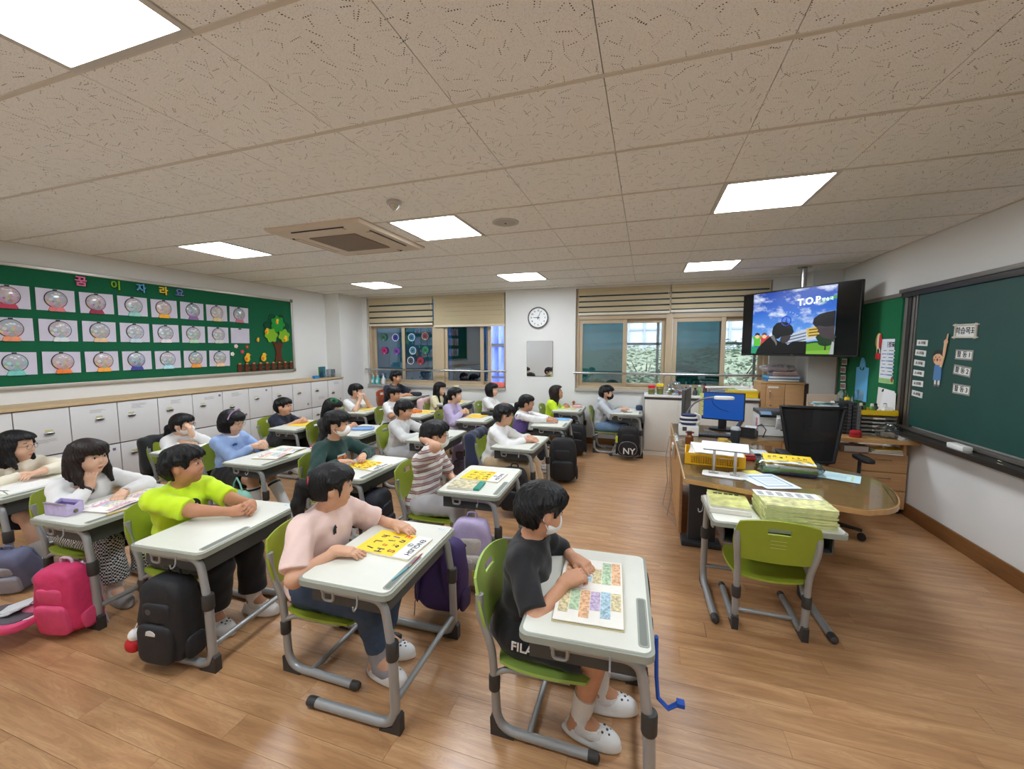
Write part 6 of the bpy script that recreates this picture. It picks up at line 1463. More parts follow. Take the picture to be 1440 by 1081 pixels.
pencil(5,-.22,-.20,.3,(130,60,50),'dark red pencil on the leftmost desk'); pencil(5,-.13,-.22,-.2,(90,150,120),'green pencil on the leftmost desk'); pencil(2,-.034,-.16,1.5,(110,180,190),'teal pen in the groove of the pink girl\'s desk'); pencil(2,-.030,-.06,1.6,(170,90,110),'maroon pen in the groove of the pink girl\'s desk'); pencil(4,-.033,-.12,1.5,(226,190,70),'yellow pen in the desk groove of the girl with a watch'); pencil(13,-.06,.05,.9,(30,30,34),'black pen on the desk with the orange case'); pencil(22,-.2,-.15,.3,(60,60,70),'dark pen on the grey-hooded boy\'s desk')
o = thing('dice_eraser','tiny pink and white eraser at the far corner of the light blue girl\'s desk','eraser',dtop(7,-.04,.28),.3); MB().bb(-.018,.018,-.018,.018,0,.03,.004).build('cube', mat('eraser_pink',(206,80,100),.6), o); MB().bb(-.0185,.0185,-.0185,.0185,.010,.020).build('band', WHITE, o, smooth=False)
for k,x,y in ((2,-.06,.28),(9,-.06,.26),(18,-.06,.28),(3,-.06,.29)):
    s = MB().bb(-.02,.02,-.012,.012,0,.0008).build('name_sticker', mat('name_sticker',(206,214,222),.6,var=.3,vscale=90), DESKOBJ[k], T(x,y,DZ+.0005), smooth=False)

def backpack(name, lab, loc, rz, w, d, h, col, pcol=None, rx=0.0, strapcol=None, mark=None, hang=True, piping=None, var=.08):
    """origin at bottom centre; pocket side is local -y"""
    t = thing(name, lab, 'bag', loc, rz, 'school bags'); t.rotation_euler = (rx,0,rz)
    m = mat('bag_'+'_'.join(map(str,col)),col,.7,var=var,vscale=22,bump=.18,bscale=70); pm = mat('bag_'+'_'.join(map(str,pcol)),pcol,.65,var=var,vscale=22,bump=.18,bscale=70) if pcol else m
    zp = mat('bag_zip',(40,40,44),.5) if sum(col)>200 else mat('bag_zip_grey',(92,92,98),.5); sm = mat('bag_strap_'+'_'.join(map(str,strapcol)),strapcol,.8) if strapcol else m
    def taper(v): x,y,z = v; s = 1-.16*max(0,z/h-.55)**1.2*2; return (x*s, y*(1-.22*max(0,z/h-.5)*1.6)+.006*math.sin(z*40+x*30), z)
    b = MB().sq((0,0,h/2),(w/2,d/2,h/2),.42,.45,28,20,fn=taper).build('body', m, t)
    MB().tube([(w*.47*math.cos(a)*.98,-d*.12,h*.55+h*.40*math.sin(a)) for a in np.linspace(-.15,PI+.15,21)],.005,6).build('main_zip', zp, t)
    MB().sq((0,-d*.44,h*.27),(w*.38,d*.20,h*.24),.4,.45,22,12).build('front_pocket', pm, t); MB().tube([(w*.36*math.cos(a),-d*.56,h*.30+h*.19*math.sin(a)) for a in np.linspace(.25,PI-.25,13)],.004,6).build('pocket_zip', zp, t)
    MB().sq((0,-d*.38,h*.63),(w*.30,d*.14,h*.13),.45,.5,20,10).build('upper_pocket', pm, t)
    MB().tube(fillet([(-.035,d*.2,h*.96),(-.03,d*.2,h*1.07),(.03,d*.2,h*1.07),(.035,d*.2,h*.96)],.02),.007,8).build('top_handle', sm, t)
    for s in (-1,1):
        MB().tube([(s*w*.18,d*.40,h*.93),(s*w*.26,d*.58,h*.75),(s*w*.32,d*.60,h*.45),(s*w*.42,d*.42,h*.10)],[.018,.022,.02,.010],8,flat=.4).build('shoulder_strap', sm, t)
        MB().sq((s*w*.5,0,h*.18),(.014,d*.32,h*.14),.5,.5,14,8).build('side_pocket', pm, t)
    MB().tube([(w*.42,d*.3,h*.10),(w*.50,d*.34,.03),(w*.52,d*.36,-.06)],.006,6,flat=.3).build('strap_tail', sm, t)
    if piping: MB().tube([(w*.40*math.cos(a)*1.0,-d*.60,h*.28+h*.25*math.sin(a)) for a in np.linspace(0,2*PI,25)[:-1]],.004,6,closed=True).build('piping', mat('piping_'+'_'.join(map(str,piping)),piping,.6), t)
    F = basis((0,0,0),Vector((1,0,0)),Vector((0,0,1)),Vector((0,-1,0)))
    if mark == 'dome':      # white quarter-dome arcs mark
        wm = mat('bag_mark_white',(214,214,214),.6)
        o = MB().prism([(-.028,-.012),(.026,-.012),(.028,.0),(.016,.010),(-.004,.014),(-.022,.008)],0,.003).build('logo_patch', wm, t, F@T(.0,h*.44,d*.645), smooth=False)
        MB().sq((-.03,h*.66,d*.53),(.017,.015,.003),nu=10,nv=6,m=F).build('round_badge', mat('badge_dark',(60,62,66),.5), t)
    elif mark: lettering(mark[0], mark[1], mat('bag_mark_white',(214,214,214),.6), t, F@T(mark[2]*w,h*mark[3],d*.645), .003, .002, 'logo_lettering')
    return t
def near(k, dx=-.17, gap=.11, z=.10): p = dtop(k,dx,-.325-gap); return (p[0],p[1],z)
def far(k, dx=-.17, gap=.13, z=.10): p = dtop(k,dx,.325+gap); return (p[0],p[1],z)
b3 = backpack('black_backpack','black backpack with small white mark hanging beside the neon boy\'s desk',near(3,-.24,-.03,.05),.12,.27,.16,.41,(24,24,27),(28,28,31),mark='dome',var=.25)
o = thing('plush_keyring','red and white plush keyring dangling from the black backpack','keyring',(DESKS[3][0]-.365,1.225,.12)); MB().sq((0,0,.05),(.03,.028,.03)).build('white_head', mat('plush_white',(232,230,228),.9,bump=.4), o); MB().sq((-.008,0,.0),(.04,.035,.035),.8,.8).build('red_body', mat('plush_red',(190,34,40),.9,bump=.4), o); MB().tube([(0,0,.08),(.02,.02,.14)],.002,6).build('cord', WHITE, o)
b4 = backpack('pink_backpack','open bright pink backpack slumped on the floor beside a desk',near(4,-.13,.0,.03),.25,.25,.17,.37,(206,50,100),(214,70,116),rx=.12,strapcol=(206,176,196),var=.1)
o = thing('open_bag_flap','unzipped pink bag flap with books spilling from the pink backpack','bag flap',(DESKS[4][0]-.31,1.13,.13),.3); MB().sq((0,0,0),(.16,.11,.03),.5,.5).build('flap', mat('bag_214_70_116'), o); MB().sq((0,0,.022),(.14,.09,.015),.5,.5).build('lining', mat('bag_lining_grey',(90,84,92),.8), o); MB().tube([(.15*math.cos(a),.10*math.sin(a),.02) for a in np.linspace(0,2*PI,25)[:-1]],.006,6,closed=True).build('rim_binding', mat('binding_white',(220,212,216),.7), o)
for i in range(3): bk_ = MB().bb(-.07,.07,-.05,.05,0,.006).build('sheet_pack', mat('sheet_pack',(206,208,210),.7,var=.05), o, T(.02*i,.01*i,.036+.012*i,ry=-.25,rz=.2*i), smooth=False)
MB().sq((.10,.03,.03),(.05,.03,.028)).build('rolled_edge', mat('bag_pink_pale',(226,120,150),.7), o)
backpack('purple_backpack','dark purple backpack with white piping beyond the pink girl\'s desk',far(2,-.14,.10,.07),-.05+PI,.30,.17,.42,(58,40,92),(50,34,84),strapcol=(66,48,104),piping=(150,140,170))
backpack('lilac_backpack','lilac backpack with silvery pocket hanging before the striped child',near(18,-.17,.05,.05),.2,.27,.16,.42,(172,158,190),(190,182,172),strapcol=(160,146,180),mark='dome')
o = thing('yellow_tag','small yellow tag on the lilac backpack','tag',(DESKS[18][0]-.08,2.245,.14),.3); MB().bb(-.02,.02,-.003,.003,0,.05,.003).build('card', mat('tag_yellow',(206,196,70),.6), o); MB().tube([(0,0,.05),(0,.02,.08)],.002,6).build('string', BLACK, o)
backpack('navy_backpack','black and navy backpack below the masked boy\'s desk',near(9,-.02,-.20,.05),PI/2+.2,.30,.18,.42,(22,24,34),(28,30,44),var=.2)
backpack('black_backpack','black backpack with thin straps at the desk of the beige-trousered boy',near(19,-.16,.10,.06),.05,.27,.17,.40,(20,20,22),(24,24,26)); backpack('tall_black_backpack','tall black rucksack between the purple-vested girl and the aisle',near(20,.0,.16,.02),.15,.33,.22,.50,(19,19,21),(23,23,25)); backpack('black_backpack','black backpack hanging at the far neon girl\'s desk',near(21,-.05,.10,.05),.0,.28,.18,.42,(22,22,25),(26,26,30))
backpack('lavender_backpack','lavender and grey backpack at the pale grey boy\'s desk',(-2.06,4.42,.05),.1,.27,.18,.40,(178,160,200),(96,88,108)); backpack('black_cap_backpack','black backpack with white monogram hanging by the grey-hooded boy',near(22,-.18,.10,.06),.0,.31,.17,.42,(20,20,22),(20,20,22),mark=('NY',.12,.05,.20),piping=(120,120,122))
o = thing('yellow_charm','small yellow charm hanging from the monogram backpack','charm',(DESKS[22][0]-.335,5.80,.30)); MB().bb(-.015,.015,-.004,.004,-.05,.05,.003).build('tag', mat('tag_lime',(196,206,50),.6), o); MB().tube([(0,0,.05),(.03,.02,.09)],.002,6).build('string', BLACK, o)
backpack('grey_blue_backpack','grey-blue bag lying on the floor at the far left edge',(-3.93,1.44,.02),.5,.26,.16,.27,(96,98,124),(150,150,160),rx=.3); backpack('dark_backpack','dark backpack with blue straps on the far side of the front desk',far(1,-.10,.12,.10),PI,.28,.16,.40,(36,40,56),(30,34,50),strapcol=(24,70,160))
o = thing('blue_strap','loose blue strap dangling from the front desk','strap',(DESKS[1][0]+.03,1.62,.22)); MB().tube([(0,0,.22),(.004,-.01,.06),(.012,-.02,-.02),(.05,-.03,-.045),(.09,-.02,-.02)],.013,8,flat=.6).build('webbing', mat('strap_blue',(24,80,176),.7), o); MB().bb(.08,.11,-.035,-.005,-.03,-.012,.003).build('end_tab', mat('strap_blue'), o)
# mint pouch bag
o = thing('mint_bag','mint green drawstring bag hanging from the light blue girl\'s desk','bag',near(7,-.15,.10,.24),.1,'school bags'); MB().sq((0,0,.09),(.12,.06,.10),.6,.6,22,12,fn=lambda v:(v[0]*(1.05-.35*max(0,v[2]-.08)*6),v[1],v[2])).build('body', mat('mint_cloth',(136,190,172),.8,var=.06,bump=.2), o)
for q in (-1,1): MB().tube([(q*.05,0,.17),(q*.03,.0,.25),(0,.0,.30)],.008,8,flat=.5).build('handle', mat('mint_cloth'), o)
# jackets over chair backs
def jacket(k, col, lab):
    P = people[k]; x,y = P['hip'][0]-.165, P['hip'][1]
    t = thing('draped_jacket', lab, 'jacket', (x,y,0)); m = cloth('jacket_%d'%k, col)
    solid('cloth',[rbx((-.03,0,.50),(.012,.19,.17),.03,None,.04),cone((-.02,-.17,.64),(.03,-.19,.40),.05,.045,.04),cone((-.02,.17,.64),(.03,.19,.40),.05,.045,.04),cone((-.03,-.12,.67),(-.03,.12,.67),.035,.035,.04)],.0085,m,t,lambda f,X,Y,Z: f+.006*np.sin(34*Y+8*Z)*np.sin(16*Z+11*Y))
jacket(19,(32,40,66),'navy jacket hung over the chair of the beige-trousered boy'); jacket(6,(26,26,28),'black jacket hung over the masked ponytailed girl\'s chair'); jacket(15,(226,190,190),'pale pink jacket over the cream T-shirt girl\'s chair')
# ================================================================== SPARE DESK AND TEACHER'S CORNER
place(DESK0,(.695,2.905,0),PI/2+.03,'white-topped spare school desk carrying book stacks before the teacher\'s desk','spare furniture')
place(CHAIRS['green'],(.685,2.63,0),PI/2,'empty olive green school chair seen from behind in the right foreground','spare furniture')
GZ = DZ+.001
rr = random.Random(11)
wb = mat('workbook_green',(196,204,128),.6,var=.3,vscale=24); wb2 = mat('workbook_print',(210,208,146),.6,var=.45,vscale=34,detail=4)
wpages = MB().bb(-.14,.14,-.105,.105,.0008,.0086).mesh('pages', mat('workbook_edge',(210,214,160),.7,var=.12,vscale=60), False); wcov = MB().bb(-.142,.142,-.106,.106,.0085,.0098).mesh('front_cover', wb2, False); wbk = MB().bb(-.142,.142,-.106,.106,0,.0009).mesh('back_cover', wb, False)
for i in range(11):
    lab = 'green workbook on top of the tall stack with white sheets over it' if i==10 else 'thin green workbook, %s from the bottom of the tall stack' % ['first','second','third','fourth','fifth','sixth','seventh','eighth','ninth','tenth'][i]
    t = thing('workbook', lab, 'book', (.815+rr.uniform(-.006,.006),2.615+rr.uniform(-.006,.006),GZ+i*.0099), .02+rr.uniform(-.025,.025), 'workbooks in the tall stack')
    t.scale = (1.2,1.18,1)
    new_obj('pages',wpages,t); new_obj('front_cover',wcov,t); new_obj('back_cover',wbk,t)
t = thing('answer_sheet','white printed sheets lying on the tall workbook stack','paper',(.80,2.69,GZ+.110),.03); MB().bb(-.165,.165,-.05,.05,0,.002).build('sheet', BOOKW, t, smooth=False)
for q in range(6): MB().bb(-.15+.05*q,-.15+.05*q+.03,-.035,.03,.002,.0025).build('print_block', mat('print_grey',(170,170,166),.7,var=.3,vscale=120), t, smooth=False)
for i,(lab,col) in enumerate((('white-covered thick book under the picture book','w'),('green picture book with cartoon cover on the spare desk','g'))):
    t = thing('picture_textbook', lab, 'book', (.50+.006*i,2.71+.02*i,GZ+i*.026), -.06); th = .025 if i==0 else .012
    MB().bb(-.105,.105,-.14,.14,.001,th-.001).build('pages', PAGE, t, smooth=False); MB().bb(-.108,.108,-.142,.142,th-.001,th).build('front_cover', mat('cartoon_cover',(192,192,116),.6,var=.45,vscale=16,detail=5) if i else mat('cover_plain',(214,212,200),.6), t, smooth=False); MB().bb(-.108,.108,-.142,.142,0,.001).build('back_cover', mat('cover_plain'), t, smooth=False)
    if i:
        for q in range(5): MB().bb(-.075+.03*q,-.052+.03*q,.075,.10,th,th+.0006).build('cover_title_mark', INK, t, T(0,0,0,rz=.03*(q%2)), smooth=False)

WOODT = mat('desk_beech',(190,146,92),.4,var=.12,vscale=4,stretch=(1,14,1),coat=.2); WOODF = mat('drawer_beech',(184,142,96),.5,var=.10,vscale=4,stretch=(1,1,14))
TZ = .70
def build_teacher_desk():
    t = thing('teacher_desk','large wooden teacher\'s desk with glass top and rounded end','desk',(0,0,0))
    raw = [(.27,2.92),(1.06,2.66),(1.22,2.66),(1.36,2.76),(1.46,2.98),(1.49,3.22),(1.44,3.42),(1.30,3.55),(1.15,3.60),(1.0,3.72),(.92,3.95),(.95,4.2),(1.1,4.36),(1.5,4.45),(1.62,4.5),(1.62,5.0),(.30,5.05)]
    P = [Vector((*p,0)) for p in raw]; sm = []
    for i in range(len(P)):
        a,b,c,d = P[i-1],P[i],P[(i+1)%len(P)],P[(i+2)%len(P)]
        if i in (0,13,14,15,16): sm.append(b); continue
        for q in range(4):
            u = q/4; sm.append(.5*((2*b)+(c-a)*u+(2*a-5*b+4*c-d)*u*u+(3*b-a-3*c+d)*u**3))
    poly = [(p.x,p.y) for p in sm]
    MB().prism(poly,TZ-.034,TZ-.005).build('desk_top', WOODT, t, angle=30)
    c = Vector((.9,3.9,0)); MB().prism([(x+(.9-x)*.012,y+(3.7-y)*.006) for x,y in poly],TZ-.005,TZ).build('glass_sheet', ACRYLIC, t, angle=30)
    dk = mat('desk_leg_dark',(44,46,50),.45,var=.05)
    MB().bb(.36,.56,3.44,3.50,.03,TZ-.034,.006).build('leg_column', dk, t); MB().bb(.31,.60,3.40,3.54,.0,.045,.01).build('leg_foot', dk, t)
    MB().bb(.44,1.2,3.50,3.52,.18,TZ-.04,.003).build('modesty_panel', WOODF, t); MB().bb(.30,.325,3.60,5.02,.02,TZ-.034,.003).build('side_panel', WOODF, t); MB().bb(1.56,1.60,4.55,4.98,.02,TZ-.034,.003).build('end_panel', WOODF, t)
    MB().bb(.33,.90,5.0,5.02,.1,TZ-.034,.003).build('back_panel', WOODF, t)
build_teacher_desk()
def put(x,y): return (x,y,TZ+.001)
# ---- office chair
def build_office_chair():
    t = thing('office_chair','black mesh-back office chair at the teacher\'s desk','chair',(1.44,4.05,0))
    k = mat('chair_black',(20,20,21),.5,var=.08); fab = mat('chair_seat_fabric',(16,16,17),.9,bump=.3,bscale=200)
    mesh_m = mat('chair_mesh',(14,14,15),.8,alpha=.86,bump=.6,bscale=700)
    def back(u,v): a = 2*u-1; w = .17+.075*v; return (a*w, .20+.05*v-.05*(1-a*a)*.8, .56+.48*v)
    MB().sheet(back,12,12,.004).build('mesh_back', mesh_m, t)
    pts = [back(0,v) for v in np.linspace(0,1,8)]+[back(u,1) for u in np.linspace(0,1,10)][1:]+[back(1,v) for v in np.linspace(1,0,8)][1:]+[back(u,0) for u in np.linspace(1,0,8)][1:-1]
    MB().tube(pts,[.016]*len(pts),10,closed=True).build('back_frame', k, t)
    MB().tube([(0,.19,.36),(0,.26,.50),(0,.23,.62)],[.035,.032,.025],10,flat=.5).build('back_spine', k, t)
    MB().sq((0,-.01,.44),(.25,.245,.045),.4,.45,26,10).build('seat', fab, t)
    for s in (-1,1):
        MB().tube(fillet([(s*.20,.02,.41),(s*.28,.02,.44),(s*.285,.02,.65)],.05),[.02]*8,10,flat=.6).build('arm_post', k, t); MB().sq((s*.285,-.03,.665),(.045,.13,.018),.4,.6,20,8).build('arm_pad', k, t)
    MB().lathe([(.03,.10),(.03,.28),(.045,.29),(.045,.39),(.10,.40)],16).build('gas_column', k, t)
    for i in range(5):
        a = i*2*PI/5+.9; c,s = math.cos(a),math.sin(a)
        l = MB().tube([(0,0,.12),(.16*c,.16*s,.10),(.30*c,.30*s,.085)],[.03,.024,.018],8,flat=.7).build('base_arm', k, t)
        for q in (-1,1): MB().lathe([(.028,-.009),(.03,0),(.028,.009)],14,m=Matrix.Translation((.30*c-q*.014*s,.30*s+q*.014*c,.03)) @ Matrix.Rotation(a,4,'Z') @ Matrix.Rotation(PI/2,4,'X')).build('caster_wheel', k, l)
build_office_chair()
# ---- drawers and shelf at the right wall
def build_drawers():
    t = thing('drawer_cabinet','wooden drawer cabinet with three drawers beside the chalkboard','cabinet',(1.73,4.66,0))
    MB().bb(0,.612,.02,.44,.05,.58).build('carcass', WOODF, t, smooth=False); MB().bb(.02,.6,.05,.42,0,.05).build('plinth', BLACK, t, smooth=False)
    MB().bb(.004,.236,0,.02,.055,.575,.003).build('door', WOODF, t)
    for i in range(3):
        z = .057+i*.174
        d = MB().bb(.242,.610,0,.02,z,z+.168,.003).build('drawer', WOODF, t)
        MB().tube(fillet([(.36,-.001,z+.12),(.36,-.022,z+.12),(.48,-.022,z+.12),(.48,-.001,z+.12)],.012,3),.006,8,flat=.6).build('handle', CHROME, d)
    s = thing('wall_shelf_unit','wooden shelf board above the drawer cabinet full of clutter','shelf',(1.66,4.52,0))
    MB().bb(0,.69,0,.50,.70,.735,.004).build('board', WOODT, s); MB().bb(.002,.022,.1,.48,0,.70).build('side_panel', WOODF, s, smooth=False); MB().bb(.62,.645,.10,.16,.582,.70).build('post', WOODF, s, smooth=False); MB().bb(.35,.375,.40,.46,.582,.70).build('post', WOODF, s, smooth=False)
build_drawers()
SZ = .736
def build_shelf_stuff():
    g = mat('tray_grey_clear',(122,120,112),.35,var=.05)
    t = thing('document_trays','stack of grey document trays with papers on the shelf','tray',(2.13,4.85,SZ))
    for i in range(5):
        z = i*.038
        tr = MB(); tr.bb(-.14,.14,-.12,.12,z,z+.004); tr.bb(-.14,-.136,-.12,.12,z,z+.03); tr.bb(.136,.14,-.12,.12,z,z+.03); tr.bb(-.14,-.05,-.12,-.116,z,z+.024); tr.bb(.05,.14,-.12,-.116,z,z+.024)
        o = tr.build('tray', g, t, smooth=False); MB().bb(-.125,.125,-.11,.115,z+.005,z+.012+.004*(i%3)).build('papers', PAGE, o, T(rz=.02*(i-2)), smooth=False)
    y = thing('yellow_tray','yellow plastic tray of odds and ends on the document trays','tray',(2.13,4.85,SZ+.192)); ym = mat('yellow_plastic',(236,196,30),.45,var=.04)
    tr = MB(); tr.bb(-.15,.15,-.12,.12,0,.004); tr.bb(-.15,.15,-.12,-.114,0,.05); tr.bb(-.15,.15,.114,.12,0,.05); tr.bb(-.15,-.144,-.12,.12,0,.05); tr.bb(.144,.15,-.12,.12,0,.05); tr.build('tray', ym, y, smooth=False)
    for i,(x,yy,c,nm,lab) in enumerate(((-.10,.0,(30,30,32),'black','black marker bottle'),(-.06,.04,(60,120,50),'green','green glue bottle'),(-.02,-.02,(90,140,60),'moss','moss green tube'),(.03,.03,(40,60,50),'pine','dark pine jar'),(.08,-.03,(220,220,216),'white','white capped jar'),(.11,.04,(200,210,200),'mist','pale frosted bottle'))):
        b = thing('craft_bottle', f'{lab} in the yellow tray by the timetable', 'bottle', (2.13+x,4.85+yy,SZ+.197), 0, 'bottles in the yellow tray')
        MB().lathe([(.001,0),(.02,0),(.021,.01),(.021,.06),(.012,.075)],14).build('bottle', mat('craft_'+nm,c,.4,var=.05), b); MB().lathe([(.013,.073),(.013,.095),(.004,.10)],12).build('cap', BLACK if i%2 else WHITE, b)
    w = thing('white_wipe','crumpled white wipes in the yellow tray','wipes',(2.20,4.80,SZ+.197)); MB().sq((0,0,.035),(.06,.03,.035),.8,.8,20,12,fn=lambda v:(v[0]+.008*math.sin(v[2]*150),v[1]+.008*math.sin(v[0]*120),v[2]+.008*math.sin(v[0]*170+v[1]*90))).build('wipes', WHITE, w)
    for i,(x,c,h) in enumerate(((1.86,(24,24,26),.30),(1.895,(60,62,66),.29),(1.935,(40,42,46),.31),(1.965,(110,112,112),.28))):
        b = thing('ring_binder','%s ring binder standing on the shelf' % ['black leftmost','dark grey second','charcoal third','light grey rightmost'][i],'binder',(x,4.84,SZ),.1*rr.uniform(-1,1)*.3,'ring binders')
        MB().bb(-.003,.0,-.11,.11,0,h).build('cover', mat('binder_%d'%c[0],c,.5,var=.05), b, T(.014),smooth=False); MB().bb(-.014,-.011,-.11,.11,0,h).build('cover', mat('binder_%d'%c[0]), b, smooth=False); MB().bb(-.014,.014,-.113,-.11,0,h).build('spine', mat('binder_%d'%c[0]), b, smooth=False); MB().bb(-.010,.010,-.105,.10,.005,h-.01).build('pages', PAGE, b, smooth=False)
        for q in range(8): MB().tube([(.016*math.cos(a),-.113+.008*math.sin(a)-.004,.03+q*h/9) for a in np.linspace(0,PI*2,9)[:-1]],.0015,5,closed=True).build('ring', GREY_ALU, b)
    b = thing('red_box','small red round tin on the shelf front','tin',(1.90,4.60,SZ)); MB().lathe([(.001,0),(.045,0),(.048,.01),(.045,.055),(.03,.065),(.001,.066)],20).build('tin', mat('red_tin',(170,30,36),.4,var=.05), b); MB().lathe([(.048,.03),(.049,.034),(.048,.038)],20).build('rim', mat('red_tin_dark',(120,20,26),.4), b)
    b = thing('plastic_bag','crumpled clear plastic bag in front of the document trays','bag',(2.17,4.65,SZ)); 
    MB().sq((0,0,.06),(.10,.06,.06),.8,.8,26,18,fn=lambda v:(v[0]+.012*math.sin(v[2]*130+v[1]*60),v[1]+.012*math.sin(v[0]*110+v[2]*70),v[2]+.010*math.sin(v[0]*140))).build('film', FILM, b); MB().bb(-.05,.04,-.03,.03,.005,.05,.01).build('contents', mat('bag_contents',(206,200,190),.7,var=.2,vscale=30), b)
    for i in range(4):
        b = thing('paper_stack','loose grey-white papers on the right shelf end, %s sheet' % ['lowest','second','third','top'][i],'paper',(2.28,4.62,SZ+.009*i),.15*i-.2,'papers on the shelf end'); MB().bb(-.055,.055,-.09,.09,0,.008,.001).build('bundle', mat('paper_grey',(196,194,190),.7,var=.06), b)
    b = thing('white_tray','small white plastic tray under the shelf board','tray',(1.93,4.70,.581)); 
    tr = MB(); tr.bb(-.10,.10,-.06,.06,0,.004); tr.bb(-.10,.10,-.06,-.055,0,.06); tr.bb(-.10,.10,.055,.06,0,.06); tr.bb(-.10,-.095,-.06,.06,0,.06); tr.bb(.095,.10,-.06,.06,0,.06); tr.build('tray', mat('tray_white',(206,200,190),.5), b, smooth=False); MB().bb(-.08,.08,-.045,.045,.004,.03).build('contents', mat('bag_contents'), b, smooth=False)
    for i,(c,nm) in enumerate((((200,196,190),'grey-white'),((190,190,186),'pale grey'),((236,210,40),'bright yellow'))):
        b = thing('file_folder', f'{nm} file folder slid under the shelf board', 'folder', (2.16+.01*i,4.70,.581+.016*i), .1*i-.1, 'folders under the shelf board'); MB().bb(-.13,.13,-.08,.08,0,.002).build('cover', mat('folder_%d'%c[2],c,.5,var=.04), b, smooth=False); MB().bb(-.125,.125,-.078,.078,.002,.012).build('papers', PAGE, b, smooth=False); MB().bb(-.13,.13,-.08,.08,.012,.014).build('cover', mat('folder_%d'%c[2]), b, smooth=False)
    # pile left of the binders
    b = thing('white_carton','white carton behind the office chair','box',(1.745,4.86,SZ)); MB().bb(-.075,.075,-.10,.10,0,.27,.003).build('carton', mat('carton_white',(214,214,212),.6,var=.04), b); MB().bb(-.04,.04,-.102,-.10,.10,.16).build('label_patch', mat('carton_label',(180,190,200),.6), b, smooth=False)
    b = thing('coloured_papers','fanned pale blue and green papers on the white carton','paper',(1.73,4.86,SZ+.271)); 
    for i,c in enumerate(((150,200,206),(120,180,200),(206,216,200),(170,214,210),(226,226,220))): MB().bb(-.085,.085,-.06,.06,0,.003).build('sheet', mat('fan_%d_%d'%(c[0],c[2]),c,.7), b, T(.012*i-.02,0,.004*i,rz=.35*i-.6,ry=.03*i), smooth=False)
    b = thing('paper_cup','white cup with orange label among the shelf clutter','cup',(1.86,4.97,SZ+.0)); MB().lathe([(.001,0),(.028,0),(.036,.29),(.001,.29)],18).build('cup', WHITE, b); MB().lathe([(.0335,.17),(.0365,.25)],18,cap=False).build('label_band', mat('orange_label',(220,120,40),.5), b)
    b = thing('yellow_bottle','bright yellow nozzle bottle among the shelf clutter','bottle',(1.965,4.98,SZ)); MB().lathe([(.001,0),(.028,0),(.03,.02),(.03,.24),(.018,.27),(.014,.29)],16).build('bottle', ym, b); MB().sq((0,0,.315),(.024,.02,.024),.8,.8,14,8).build('spray_head', ym, b)
    b = thing('cardboard_piece','pale folded cardboard leaning behind the shelf clutter','cardboard',(1.82,5.12,.30)); MB().bb(-.16,.13,-.005,.005,0,.78,.002).build('sheet', mat('cardboard_pale',(196,176,156),.8,var=.05), b); MB().bb(-.155,.125,-.018,-.008,.05,.70,.002).build('fold', mat('cardboard_pale2',(186,164,144),.8,var=.05), b)
    b = thing('film_roll','translucent plastic film standing behind the trays','plastic',(2.02,5.06,.5)); MB().sheet(lambda u,v: (-.11+.22*u,.03*math.sin(u*7+v*3),.6*v+.05*math.sin(u*9)),16,8,.001).build('film', FILM, b)
build_shelf_stuff()
